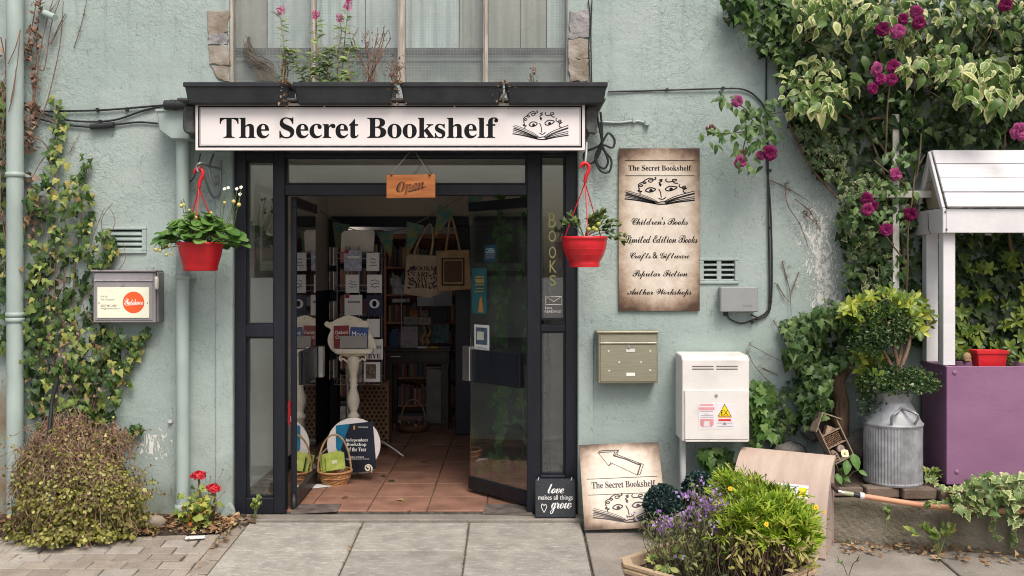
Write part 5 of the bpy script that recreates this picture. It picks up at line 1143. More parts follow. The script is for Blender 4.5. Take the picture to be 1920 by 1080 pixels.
# --- mexican orange: two parts of the shrub growth
g_cho = leafmat('golden_leaf', [(0, (.07, .14, .025)), (.4, (.17, .25, .03)), (.75, (.34, .39, .045)), (1, (.54, .54, .09))], rough=.35)
g_chod = leafmat('deep_golden_leaf', [(0, (.06, .12, .02)), (.5, (.14, .21, .03)), (1, (.28, .34, .05))], rough=.35)
def choisya(label, regions, mat, Y0, Y1, big):
    t = T('golden_shrub', label, 'shrub', P(regions[0][0], regions[0][1] + 60, (Y0 + Y1) / 2)); L = []
    for cx, cy, rx, ry, n in regions:
        for _ in range(n):
            a = random.random() * 6.28; k = random.random() ** .5; c = P(cx + rx * k * math.cos(a), cy + ry * k * math.sin(a), random.uniform(Y0, Y1)); ax = Vector((random.gauss(0, .5), -.8, random.uniform(.1, .8))).normalized(); u = ax.orthogonal().normalized(); v = ax.cross(u); ph = random.random() * 6; rn = random.random()
            for i in range(6):
                q = ph + i * 1.047 + random.uniform(-.2, .2); d = u * math.cos(q) + v * math.sin(q) + ax * .35; L.append((c, d, ax + d * -.25, random.uniform(.048, .076), rn + random.uniform(-.15, .15)))
    foliage(t, L, ['spoon', 'oval'], mat, big); return t
choisya('golden leaved shrub filling the space behind the milk churn topiary', [(1662, 582, 74, 36, 70), (1605, 588, 28, 26, 14), (1722, 600, 28, 32, 20), (1640, 700, 40, 40, 18), (1635, 660, 26, 30, 10)], g_cho, -.40, -.10, 280)
choisya('golden leaved shrub growing behind the white posts of the stall', [(1860, 570, 80, 100, 30), (1790, 630, 24, 50, 14), (1900, 630, 30, 60, 10), (1830, 660, 60, 20, 5)], g_chod, -.14, -.03, 260)
# ================================================================== BASE-OF-WALL PLANTS on the near side
t = T('brush_mound', 'dense mound of dry twigs and tiny yellow green leaves at the foot of the ivy', 'shrub', (PX(165, -.3), -.3, gz(-.3)))
g_md = leafmat('mound_leaf', [(0, (.09, .085, .025)), (.4, (.21, .21, .05)), (.8, (.38, .37, .09)), (1, (.55, .52, .22))])
g_mb = leafmat('mound_dry', [(0, (.13, .065, .04)), (.6, (.26, .155, .105)), (1, (.40, .28, .20))], rough=.75)
c0 = Vector((PX(165, -.25), -.18, gz(-.2)))
def mpt(zr):
    z = random.uniform(*zr); zz = max(0, min(1, z)); a = random.uniform(-1.1, 1.1) if random.random() < .75 else random.uniform(-1.57, 1.57)
    hw = .30 + .17 * (1 - zz ** 1.2); nv = noise.noise((a * 1.6, z * 3.2, 1)); k = random.uniform(.74, 1.04) + .42 * nv + .2 * noise.noise((a * 5, z * 8, 4))
    xo = max(hw * math.sin(a) * k, -.42 + .06 * noise.noise((z * 6, 2, 2))); top = .70 + .16 * noise.noise((xo * 5, 0, 7)) - .42 * max(0, abs(xo + .06) - .14)
    return c0 + Vector((xo - .03 * zz, -.44 * max(.05, 1.05 - zz ** 1.8) ** .6 * math.cos(a) * k, max(0, z) * top)), a
L1 = []; L2 = []; m = MB()
for i in range(6800):
    p, a = mpt((0.0, 1.0)); z = (p.z - c0.z) / .70
    nrm = Vector((math.sin(a), -math.cos(a), .5)) + rv(.8)
    q = (p, rv() + Vector((0, 0, -.4)), nrm, random.uniform(.013, .026) * (1.25 if z < .35 else .9))
    (L1 if random.random() < .92 - .74 * max(0, min(1, (z - .34 + .25 * noise.noise((p.x * 5, 1, z * 5))) / .45)) else L2).append(q)
for i in range(2600):
    zq = .8 * random.random() ** 1.7; p, a = mpt((zq, zq + .01)); L1.append((p, rv() + Vector((0, 0, -.4)), Vector((math.sin(a), -math.cos(a), .6)) + rv(.6), random.uniform(.016, .028)))
for i in range(1500):
    p, a = mpt((.12, 1.06) if random.random() < .4 else (.55, 1.08)); q = p + Vector((random.gauss(0, .05), random.gauss(-.01, .03), random.uniform(-.17, -.04))); m.tube([p, p.lerp(q, .5) + rv(.03), q], random.uniform(.001, .0026), 4, False)
for i in range(90):
    p, a = mpt((.15, 1.0)); d_ = Vector((math.sin(a) * random.uniform(.3, 1) + random.gauss(0, .3), -abs(math.cos(a)) * .4, random.gauss(.15, .5))); q = spline([p, p + d_ * .06 + Vector((0, 0, .02)), p + d_ * random.uniform(.1, .2) + Vector((0, 0, random.uniform(-.08, .03)))], 5); m.tube(q, .0014, 4, False)
    for w_ in q[3:]:
        if random.random() < .7: (L1 if random.random() < .6 else L2).append((w_ + rv(.006), rv(), rv(), random.uniform(.014, .026)))
foliage(t, L1, ['dot', 'round', 'dot'], g_md, 0); foliage(t, L2, ['tiny', 'dot'], g_mb, 0, massname='dry_leaves'); m.build('stems', M('straw_twig', (.27, .175, .12), .85, var=.35, ns=30), t, kind='stuff')
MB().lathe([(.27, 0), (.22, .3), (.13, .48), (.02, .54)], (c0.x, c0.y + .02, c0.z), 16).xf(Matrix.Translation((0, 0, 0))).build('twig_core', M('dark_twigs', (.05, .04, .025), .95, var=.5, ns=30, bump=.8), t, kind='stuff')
t = tag(MB().tube(spline([P(92, 815, -.30), P(95, 780, -.27), P(98, 750, -.24), P(108, 710, -.22)], 5), .013, 8).build('broken_pipe', m_cable), 'black hose end poking up out of the brush mound', 'hose')
# ---- red flowers in a small pot
t = T('flower_pot', 'small earthy pot of red pompom flowers at the foot of the pale downpipe', 'plant', (PX(378, -.14), -.14, gz(-.14)))
cx, cy, cz = PX(382, -.14), -.16, gz(-.14)
MB().lathe([(.06, 0), (.085, .10), (.088, .10), (.08, .085), (.001, .083)], (cx, cy, cz), 20).build('pot', C_('earth_pot', 98, 84, 66, .9, var=.3), t)
g_red = leafmat('lobed_green', [(0, (.12, .20, .04)), (.5, (.26, .33, .07)), (1, (.46, .46, .10))])
foliage(t, [(Vector((cx, cy - .02, cz + .11)) + Vector((random.gauss(0, .055), random.uniform(-.10, .04), random.gauss(.0, .05))), rv() + Vector((0, -.4, .1)), Vector((0, -.6, .8)) + rv(.6), random.uniform(.03, .055)) for _ in range(130)], ['maple', 'ivy2'], g_red, 130)
foliage(t, [(Vector((cx - .02, cy - .06, cz + .08)) + rv(.08), rv(), rv(), random.uniform(.02, .035)) for _ in range(26)], ['maple'], leafmat('orange_leaf', [(0, (.5, .13, .05)), (1, (.5, .26, .08))]), 0, massname='orange_leaves')
m_pom = leafmat('red_floret', [(0, (.5, .015, .03)), (1, (.72, .06, .08))], trans=.1)
for px, py, bz in ((372, 893, 960), (400, 917, 935)):
    p = P(px, py, -.16); MB().tube(spline([P(px + 6, 955, -.16), P(px + 3, (py + 950) / 2, -.16), p], 4), .0075, 6).build('stalk', C_('brown_stalk', 120, 96, 70, .8), t)
    foliage(t, [(p + Vector((d.x * .038, d.y * .034, d.z * .026)), rv(), d, random.uniform(.016, .024), random.random()) for d in [(Vector((random.gauss(0, 1), random.gauss(0, 1), abs(random.gauss(0, .8)) - .2))).normalized() for _ in range(260)]], 'dot', m_pom, 0, massname='bloom')
for px, py in ((386, 886), (395, 893), (418, 880), (358, 925), (421, 922)): MB().tube(spline([P(386, 960, -.15), P((px + 386) / 2, (py + 960) / 2, -.16), P(px, py, -.16)], 3), .0015, 4).ball(P(px, py, -.16), .005, 5, 4).build('seed_stalk', m_twig, t)
def weed(label, px, py, Y, h, n, kinds, mat, sz, spread, name='weed'):
    c = P(px, py, Y); t = T(name, label, 'plant', c); tips = [c + Vector((random.gauss(0, spread), random.gauss(-.01, spread * .6), h * random.uniform(.55, 1))) for _ in range(max(2, n // 5))]
    stem_leaves(t, c, tips, kinds, mat, sz, 7, .002); return t
weed('spindly pale green weed growing at the door frame corner', 478, 976, -.12, .15, 40, ['round'], g_ivyy, (.02, .032), .045)
weed('upright weed in front of the low concrete wall under the hose', 1660, 1008, -.62, .20, 12, ['oval2'], leafmat('weed_leaf', [(0, (.07, .14, .03)), (1, (.17, .26, .07))]), (.03, .05), .02)
weed('leafy low weed sprawling at the base of the concrete wall', 1762, 1040, -.72, .16, 40, ['oval', 'oval2'], leafmat('weed_leaf2', [(0, (.08, .15, .03)), (.7, (.18, .27, .06)), (1, (.40, .36, .10))]), (.04, .065), .10)
weed('small weed tuft where the pink cabinet meets the wall', 1535, 1000, -.6, .10, 20, ['lance'], MATS['weed_leaf2'], (.04, .06), .07)
weed('wispy stems with orange buds beside the stone planter', 1590, 1085, -1.7, .18, 14, ['lance'], MATS['weed_leaf'], (.02, .04), .06)
# ================================================================== RAISED BED and its things
rw = T('retaining_wall', 'low weathered concrete wall topped with dark bricks', 'wall', (3.2, -.55, -.08))
xa, ya, xb, yb = PX(1553, -.45), -.46, PX(1990, -.72), -.72
m = MB(); N = 40; vs_ = []; 
for i in range(N + 1):
    k = i / N; x = xa + (xb - xa) * k; y = ya + (yb - ya) * k
    for yy, zz in ((0, -.15), (0, .02), (.004, .10), (0, .2), (.0, .225), (.22, .235), (.22, -.15)): vs_.append((x, y + yy + .012 * noise.noise((x * 3, zz * 9, 0)), zz + (.008 * noise.noise((x * 4, 1, zz)) if zz > .19 else 0)))
m.add(vs_, [(i * 7 + j, (i + 1) * 7 + j, (i + 1) * 7 + (j + 1) % 7, i * 7 + (j + 1) % 7) for i in range(N) for j in range(7)], True); m.add(vs_[:7], [tuple(range(7))])
m.build('concrete_base', M('mossy_concrete', (.13, .115, .08), .9, var=.3, ns=5, bump=.7, bs=40, col2=(.26, .235, .19), dist=.02), rw)
mbk = M('dark_brick', (.12, .085, .065), .85, var=.3, ns=8, bump=.5, bs=50, col2=(.20, .155, .125)); x = xa + .01
while x < xb:
    k = (x - xa) / (xb - xa); y = ya + (yb - ya) * k
    MB().box(x, x + .205, y + .003 + random.uniform(-.004, .006), y + .11, .237, .297 + random.uniform(-.005, .005)).build('brick', mbk, rw, .006); x += .212
bedz = .30
struct(MB().add([(xa, ya + .11, .285), (xb, yb + .11, .285), (xb, .0, .31), (xa, .0, .31)], [(0, 1, 2, 3)]).build('soil_surface', m_soil))
# churn
Yc = -.34; cx, cz = PX(1674, Yc), PZ(921, -.47) - .0; kk = (Yc - CY) / F; rb = 52.5 * kk
ch = T('milk_churn', 'ribbed galvanised milk churn standing on the wall with a clipped shrub in it', 'churn', (cx, Yc, .30))
zb = .30; hb = 111 * kk; n = 132; m = MB(); vs_ = []; n = 232; prof = [(0, 0), (.006, 0), (.012, .5), (hb - .012, .5), (hb, 0)]
rows_ = [(.0, rb * .98, 0), (.012, rb * 1.0, 0), (.022, rb * .985, 1), (hb - .02, rb * .985, 1), (hb - .01, rb * 1.0, 0), (hb, rb * 1.0, 0)]
for z, r, fl in rows_:
    for k in range(n):
        a = 2 * math.pi * k / n; rr = r + (fl * .0012 * (1 if (k // 2) % 2 else -1)); vs_.append((cx + rr * math.cos(a), Yc + rr * math.sin(a), zb + z))
m.add(vs_, [(i * n + k, i * n + (k + 1) % n, (i + 1) * n + (k + 1) % n, (i + 1) * n + k) for i in range(5) for k in range(n)]); m.build('body', m_galv, ch)
zs = zb + hb; hs = (778 - 716) * kk; hn = (716 - 748) * kk
z2 = zb + (921 - 765 + 48) * kk
MB().lathe([(rb * 1.02, -.004), (rb * 1.02, .006), (rb * .98, .010), (rb * .63, .122), (rb * .59, .132), (rb * .59, .142), (rb * .68, .19), (rb * .70, .20), (rb * .68, .20), (rb * .56, .14)], (cx, Yc, zs), 48, False).build('shoulder', m_galv, ch)
for a in (-1.57 - .42, -1.57 + .42):
    d = Vector((math.cos(a), math.sin(a), 0)); s_ = Vector((-d.y, d.x, 0)); sg = -1 if a < -1.57 else 1
    A_ = Vector((cx, Yc, zs)) + d * rb * .96 + Vector((0, 0, .012)); B_ = Vector((cx, Yc, zs)) + d * rb * .66 - s_ * sg * .05 + Vector((0, 0, .11))
    MB().tube(spline([A_, A_ + d * .03 + Vector((0, 0, .05)), (A_ + B_) / 2 + d * .05 + Vector((0, 0, .03)), B_], 5), .008, 8).build('churn_handle', m_galv, ch)
topi = T('clipped_shrub', 'small leaved shrub with a twisted trunk and two clipped tiers in the churn', 'shrub', (cx, Yc, zs + .17))
g_box = leafmat('box_leaf', [(0, (.018, .05, .018)), (.5, (.045, .10, .03)), (.85, (.10, .17, .05)), (1, (.34, .38, .18))], rough=.35)
Lb = dome((cx + .03, Yc - .02, PZ(716, Yc)), (.255, .2, .105), 3000, (.014, .026), .55, .5, -.55)
Lb += dome((cx - .10, Yc, PZ(760, Yc)), (.12, .10, .12), 600, (.013, .022), .4, .4)
Lb += dome((PX(1652, Yc), Yc, PZ(608, Yc)), (.20, .18, .145), 2800, (.014, .026), .5, .4)
Lb += dome((PX(1622, Yc), Yc - .05, PZ(640, Yc)), (.12, .12, .10), 700, (.014, .024), .4, .4)
foliage(topi, Lb, ['dot', 'tiny'], g_box, 0)
m = MB()
for pts in ([(1683, 725), (1684, 690), (1676, 650), (1664, 610), (1655, 590)], [(1685, 720), (1690, 690), (1702, 655), (1706, 630), (1700, 600)], [(1682, 725), (1672, 690), (1655, 655), (1640, 625)], [(1684, 690), (1690, 650), (1682, 620)]):
    q = spline([P(a, b, Yc + random.uniform(-.03, .03)) for a, b in pts], 5); m.tube(q, [.016 * (1 - .55 * i / len(q)) for i in range(len(q))], 8)
m.build('trunk', M('pale_bark', (.19, .125, .085), .8, var=.35, ns=14, bump=.6), topi, kind='stuff')
# insect house
ih = T('insect_house', 'tilted wooden insect house with pitched roof and filled compartments', 'insect house', P(1566, 872, -.34), rot=(-.12, R(-24), R(8)), world=False)
wI, hI, dI = .145, .325, .09; mwd = M('grey_brown_wood', (.22, .16, .115), .75, var=.25, ns=6, bump=.3, stretch=(5, 5, 1), col2=(.36, .28, .21))
MB().prism([(0, 0), (wI, 0), (wI, hI - .06), (wI / 2, hI), (0, hI - .06)], dI - .006, dI).build('back_panel', M('dark_back', (.05, .035, .025), .9), ih)
for a, b in ((0, .008), (wI - .008, wI)): MB().box(a, b, 0, dI - .007, 0, hI - .065).build('side_panel', mwd, ih, .001)
for z in (0, .105, .19): MB().box(.0085, wI - .0085, .003, dI - .007, z, z + .007).build('shelf', mwd, ih, .001)
for sg in (-1, 1):
    x0, x1 = wI / 2, wI / 2 + sg * (wI / 2 + .022); zt0, zt1 = hI + .012, hI - .066 - .012
    MB().prism([(x0, zt0), (x1, zt1), (x1, zt1 - .008), (x0, zt0 - .010)] if sg > 0 else [(x0, zt0), (x0, zt0 - .010), (x1, zt1 - .008), (x1, zt1)], -.012, dI + .006).build('roof', mwd, ih)
m = MB()
for i in range(10):
    for j in range(6): m.tube([(.014 + i * .0108 + (j % 2) * .004, .010 + random.uniform(-.003, .003), .117 + j * .0122), (.014 + i * .0108, .06, .117 + j * .0122)], .0046, 6)
m.build('bamboo_tubes', M('bamboo', (.20, .12, .07), .7, var=.3, ns=60), ih, kind='stuff')
MB().tube([(.085, .006, .075), (.085, .05, .075)], .024, 14).build('drilled_log', M('pale_log', (.34, .26, .22), .8, var=.2, ns=30), ih)
MB().prism([(.015, .012), (.052, .012), (.052, .06), (.034, .09), (.015, .085)], .008, .05).build('slotted_block', mwd, ih, .002)
for z in (.025, .042, .058): MB().box(.026, .044, .006, .0079, z, z + .008).build('slot', m_soil, ih)
MB().prism([(.03, .197), (wI - .03, .197), (wI / 2, .245)], .01, .05).build('pine_cones', M('cone_fill', (.26, .18, .13), .9, var=.5, ns=40, bump=.9), ih)
# grey rocks in the bed
for i, (px, py, Y, r) in enumerate(((1528, 808, -.10, .09), (1612, 838, -.07, .15), (1480, 850, -.06, .11))):
    c = P(px, py, Y); m = MB(); m.ball((0, 0, 0), r, 14, 9, (1.1, .6, .75)); m.v = [tuple(Vector(v) * (1 + .35 * noise.noise(Vector(v) * 12 + Vector((i * 7, 0, 0)))) + c) for v in m.v]
    tag(m.build('rock', M('grey_rock', (.085, .08, .07), .9, var=.3, ns=10, bump=.9, bs=30, col2=(.19, .18, .165), dist=.02)), ('mossy grey rock left of the insect house', 'large grey rock between the insect house and the churn', 'low grey rock behind the pink cabinet')[i], 'rock')
t = T('arum_plant', 'broad leaved plant with a pale flower beside the hose fitting', 'plant', P(1585, 905, -.40)); L = []; m = MB(); c = P(1580, 908, -.40)
for px, py, s_, tx, tz in ((1565, 868, .085, -.8, .1), (1598, 850, .11, .25, -1), (1588, 862, .10, -.2, -.8), (1610, 882, .06, .7, -.4), (1568, 888, .075, .2, -.6), (1558, 900, .06, -.9, 0), (1575, 880, .06, .8, .2), (1580, 893, .06, .4, -.3)):
    p = P(px, py, -.44); L.append((p, Vector((tx, -.5, tz)), Vector((-tx * .3, -.8, .7)), s_)); m.tube(spline([c + rv(.02), c.lerp(p, .6) + Vector((0, 0, .02)), p], 4), .003, 5)
m.build('stems', m_stem, t, kind='stuff'); foliage(t, L, ['oval'], leafmat('arum_leaf', [(0, (.06, .15, .03)), (1, (.13, .26, .05))], vein=(.14, .26, .08)), 99)
flower(t, P(1584, 850, -.46), .028, 4, C_('cream_petal', 232, 226, 190, .6), m_yel)
weed('low green weeds under the purple planter edge', 1745, 912, -.36, .10, 40, ['oval', 'oval2'], MATS['weed_leaf2'], (.03, .055), .07)
# hose along the wall
t = T('garden_hose', 'pale pink hose pipe with connector lying along the top of the low wall', 'hose', P(1615, 930, -.58))
hY = lambda px: -.50 - .20 * (px - 1540) / 400
MB().tube(spline([P(a, b, hY(a) - .02) for a, b in ((1617, 930), (1680, 940), (1740, 948), (1800, 953), (1860, 957), (1960, 960))], 4), .017, 10).build('hose', C_('pink_hose', 206, 150, 120, .5, var=.05), t)
MB().tube(spline([P(a, b, hY(a) - .02) for a, b in ((1540, 906), (1556, 908), (1566, 916), (1572, 922))], 5), .015, 8).build('elbow', C_('brown_rubber', 66, 48, 44, .4), t)
MB().tube([P(1571, 921, hY(1571) - .02), P(1580, 924, hY(1580) - .02)], .015, 10).build('union', m_steel, t)
MB().tube([P(1580, 924, hY(1580) - .02), P(1600, 927, hY(1600) - .02)], .014, 10).build('printed_sleeve', C_('pale_sleeve', 176, 182, 150, .5, var=.2), t)
MB().tube([P(1600, 927, hY(1600) - .02), P(1614, 930, hY(1614) - .02)], .016, 10).build('black_union', m_cable, t)
MB().tube([P(1612, 929.5, hY(1613) - .02), P(1620, 930.5, hY(1620) - .02)], .022, 10).build('collar', C_('white_collar', 225, 222, 228, .5), t)
# --- white roofed purple planter stall
Yp = -.42; dp = .36; st = T('planter_stall', 'purple wooden planter stall with white posts and a white boarded roof', 'stall', (PX(1900, Yp), Yp, .30))
m_pur = M('purple_paint', (.25, .122, .222), .5, var=.1, ns=3.5, bump=.12, bs=26, stretch=(1, 1, 1.6), col2=(.282, .143, .252)); m_wp = M('white_paint_wood', (.66, .655, .67), .5, var=.05, ns=4, bump=.12, col2=(.76, .75, .77), bs=30, stretch=(1, 1, 1.5))
xs0, xs1 = PX(1775, Yp), PX(2200, Yp); zt0, zt1 = .30, PZ(687, Yp)
MB().box(xs0, xs1, Yp, Yp + .02, zt0, zt1).build('front_panel', m_pur, st, .003)
MB().box(xs0, xs0 + .02, Yp + .0205, Yp + dp, zt0, zt1 + .002).build('side_panel', m_pur, st, .003)
MB().box(xs1 - .02, xs1, Yp + .0205, Yp + dp, zt0, zt1).build('side_panel', m_pur, st, .003)
MB().box(xs0 + .021, xs1 - .021, Yp + dp - .02, Yp + dp, zt0, zt1).build('back_panel', m_pur, st, .003)
MB().box(xs0 + .021, xs1 - .021, Yp + .021, Yp + dp - .021, zt0, zt1 - .06).build('soil', m_soil, st)
for px, py in ((1790, 699), (1794, 885)): MB().ball(P(px, py, Yp - .0), .015, 12, 8, (1, .5, 1)).build('bolt', m_pur, st)
MB().ball(Vector((xs0, Yp + .08, PZ(703, Yp))), .013, 10, 6, (.5, 1, 1)).build('bolt', m_pur, st)
pw = .078; ze = PZ(437, Yp); zr = PZ(393, Yp)
for x in (xs0 - .012, xs1 - pw):
    for y in (Yp + .022, Yp + dp - .10): MB().box(x, x + pw, y, y + pw * .85, zt1 + .003, ze + .05).build('post', m_wp, st, .004)
xr0 = xs0 - .035; xr1 = xs1 + .05; yE0, yE1 = Yp - .025, Yp + dp + .035; yR = (yE0 + yE1) / 2; zR = 2.425
MB().box(xr0 + .022, xr1, yE0, yE0 + .02, ze, zr + .004).build('eave_board', m_wp, st, .003)
MB().box(xr0 + .022, xr1, yE1 - .02, yE1, ze, zr).build('eave_board', m_wp, st, .003)
# gable: two barge boards and a cross board, opening between
def gable(x0, x1):
    MB().prismx([(yE0 + .005, zr + .01), (yR - .001, zR), (yR - .004, zR - .10), (yE0 + .045, zr + .01)], x0, x1).build('barge_board', m_wp, st, .003)
    MB().prismx([(yE1 - .005, zr + .01), (yE1 - .045, zr + .01), (yR + .004, zR - .10), (yR + .001, zR)], x0, x1).build('barge_board', m_wp, st, .003)
    MB().box(x0, x1, yE0, yE1, ze, zr + .008).build('gable_board', m_wp, st, .003)
gable(xr0, xr0 + .02); gable(xr1, xr1 + .02)
nb = 4
for side, (ya_, yb_) in enumerate(((yE0 - .006, yR), (yE1 + .006, yR))):
    for i in range(nb):
        k0, k1 = i / nb, (i + 1) / nb - .012; f = lambda k: (ya_ + (yb_ - ya_) * k, zr + .012 + (zR + .004 - zr - .012) * k); a, b = f(k0), f(k1); nn = Vector((0, (zR - zr) * (-1 if side == 0 else 1), yR - yE0)).normalized() * .016
        j = random.uniform(-.002, .002); q = [(a[0], a[1]), (b[0], b[1]), (b[0] + nn.y, b[1] + nn.z), (a[0] + nn.y, a[1] + nn.z)]
        MB().prismx([(y + j, z + j) for y, z in (q if side == 1 else q[::-1])], xr0 + .021, xr1 - .001).build('roof_plank', m_wp, st, .002)
MB().prismx([(yR - .03, zR - .05), (yR + .03, zR - .05), (yR, zR + .005)], xr0 + .03, xr1).build('ridge_beam', m_wp, st)
for px, py in ((1773, 397), (1775, 430), (1752, 301), (1757, 320), (1764, 345), (1772, 371)): MB().ball(P(px, py, yE0 - .004 if py > 390 else yE0 + (yR - yE0) * (397 - py) / 105 - .012), .006, 8, 5).build('screw', C_('rusty_screw', 90, 84, 84, .5), st)
MB().prismx([(yE0 + .03, zr + .02), (yR, zR - .06), (yE1 - .03, zr + .02)], xr0 + .05, xr0 + .06).build('inner_board', M('bare_wood', (.42, .36, .24), .7, var=.2), st)
t = tag(MB().tube([P(1740, 400, yE0 + .1), P(1741, 430, yE0 + .05), P(1745, 438, yE0)], .003, 4).build('wire_tie', m_cable), 'twist of black wire dangling from the stall gable', 'wire')
# red pot on the stall
Yr = Yp + .12
t = T('plastic_pot', 'small red square pot standing on the purple planter rim', 'pot', P(1857, 690, Yr))
m = MB(); a, b, z0, z1 = PX(1826, Yr), PX(1882, Yr), PZ(690, Yr) - .02, PZ(656, Yr); o = [(a, Yr - .05), (b, Yr - .05), (b, Yr + .05), (a, Yr + .05)]; i_ = .012
m.add([(x + (i_ if k in (0, 3) else -i_), y + (i_ if k < 2 else -i_), z0) for k, (x, y) in enumerate(o)] + [(x, y, z1 - .02) for x, y in o], [(3, 2, 1, 0), (0, 1, 5, 4), (1, 2, 6, 5), (2, 3, 7, 6), (3, 0, 4, 7)]); m.build('body', m_red, t, .004)
m = MB(); 
for q in ((a - .006, b + .006, Yr - .057, Yr - .046), (a - .006, b + .006, Yr + .046, Yr + .057), (a - .006, a + .005, Yr - .046, Yr + .046), (b - .005, b + .006, Yr - .046, Yr + .046)): m.box(q[0], q[1], q[2], q[3], z1 - .022, z1)
m.build('rim', m_red, t, .002)
tag(MB().prismx([(-.02, 0), (.02, 0), (.02, .01), (-.02, .01)], -.02, .02).ball((0, 0, .02), .03, 8, 6, (1, .6, 1.1)).xf(Matrix.Translation(P(1813, 676, Yr))).build('pebble', C_('tan_pebble', 150, 126, 96, .9)), 'tan lump resting on the planter beside the red pot', 'stone')
# variegated ivy spilling over the low wall
t = T('ivy', 'variegated ivy clump spilling over the low wall below the purple planter', 'climber', P(1860, 910, -.6))
L = []
for _ in range(900):
    a, b = random.uniform(1775, 1990), random.uniform(885, 990)
    if not inpoly(a + random.gauss(0, 5), b + random.gauss(0, 5), [(1790, 915), (1835, 893), (1990, 880), (1990, 990), (1905, 985), (1870, 965), (1800, 955), (1780, 935)]): continue
    L.append((P(a, b, random.uniform(-.85, -.50)), Vector((random.gauss(0, .7), -.5, random.gauss(-.4, .5))), Vector((random.gauss(0, .4), -.8, .9)), random.uniform(.035, .062)))
for pts in ([(1870, 960), (1860, 985), (1870, 1010)], [(1800, 930), (1760, 940), (1738, 945)], [(1905, 970), (1900, 1000), (1903, 1020)], [(1780, 915), (1755, 905), (1738, 895)]):
    for q in spline([(a, b, 0) for a, b in pts], 6): L.append((P(q.x, q.y, -.70), rv() + Vector((0, 0, -.5)), Vector((0, -1, .5)) + rv(.4), random.uniform(.03, .05)))
foliage(t, L, ['ivy', 'ivy2'], g_var if False else leafmat('pale_variegated_leaf', [(0, (.10, .18, .05)), (.6, (.18, .27, .08)), (1, (.27, .35, .12))], rim=(.56, .58, .30), rimt=.98, rvar=.55), 300)
# ================================================================== PINK CURVED CABINET
def cabinet():
    base_ = P(1470, 1000, -.62); a = R(-30); t = T('curved_cabinet', 'pale pink curved front cabinet with a white notice behind the stone planter', 'cabinet', (PX(1468, -.46), -.46, gz(-.46) - .02), rot=(0, 0, a), world=False)
    W_, Dp, Hh = .585, .36, .56; mp = M('pink_render', (.47, .365, .30), .6, var=.1, ns=5, bump=.12, bs=40, col2=(.56, .45, .375), stretch=(3, 1, .6)); ms = M('pink_side', (.36, .28, .25), .6, var=.15, ns=6, bump=.1)
    prof = [(-Dp / 2 + Dp * (1 - math.cos(k * .95)), .56 * math.sin(k * .95) / math.sin(1.425)) for k in (0, .25, .5, .75, 1.0, 1.2, 1.36, 1.5)]
    pts = [(q.x, q.y) for q in spline([(y, z, 0) for y, z in prof], 3)]
    m = MB(); n = len(pts); vs_ = [(-W_ / 2, y, z) for y, z in pts] + [(W_ / 2, y, z) for y, z in pts] + [(-W_ / 2, y + .012, z - .016) for y, z in pts] + [(W_ / 2, y + .012, z - .016) for y, z in pts]
    m.add(vs_, [(i, n + i, n + i + 1, i + 1) for i in range(n - 1)] + [(2 * n + i, 2 * n + i + 1, 3 * n + i + 1, 3 * n + i) for i in range(n - 1)], True)
    m.add(vs_, [(i, i + 1, 2 * n + i + 1, 2 * n + i) for i in range(n - 1)] + [(n + i, 3 * n + i, 3 * n + i + 1, n + i + 1) for i in range(n - 1)] + [(n - 1, 2 * n - 1, 4 * n - 1, 3 * n - 1)])
    m.build('curved_front', mp, t)
    ins = [(y + .014, z - .012) for y, z in pts] + [(Dp / 2, .54), (Dp / 2, 0)]; ins = [(y, max(0, z)) for y, z in ins]
    MB().prismx(ins[::-1], W_ / 2 - .035, W_ / 2 - .015).build('side_panel', ms, t); MB().prismx(ins[::-1], -W_ / 2 + .015, -W_ / 2 + .035).build('side_panel', ms, t)
    MB().box(-W_ / 2 + .036, W_ / 2 - .036, Dp / 2 - .02, Dp / 2, 0, .52).build('back_panel', ms, t)
    NT = Matrix.Translation((-.02, -.004, .06))
    nt = MB().add([(.015, -.1335, .27), (.20, -.1335, .27), (.20, -.099, .345), (.015, -.099, .345)], [(0, 1, 2, 3)]).xf(NT).build('notice', C_('notice_white', 228, 230, 230, .4), t)
    m = MB()
    for k in range(5): z = .282 + k * .012; y = -.1335 + (z - .27) * .46 - .0135; m.add([(.04, y, z), (.13, y, z), (.13, y + .0015, z + .004), (.04, y + .0015, z + .004)], [(0, 1, 2, 3)])
    m.xf(Matrix.Translation((-.02, .008, .06))).build('print', m_inkm, nt)
    y = -.1335 - .0138; m.add([], []); MB().add([(.145, y + .005, .281), (.19, y + .005, .281), (.19, y + .028, .332), (.145, y + .028, .332)], [(0, 1, 2, 3)]).xf(Matrix.Translation((-.02, .008, .06))).build('yellow_panel', C_('notice_yellow', 240, 214, 40, .5, bump=0), nt)
    MB().ball((W_ / 2 - .012, -.04, .33), .018, 10, 6, (.4, 1, 1)).build('cap', ms, t)
cabinet()
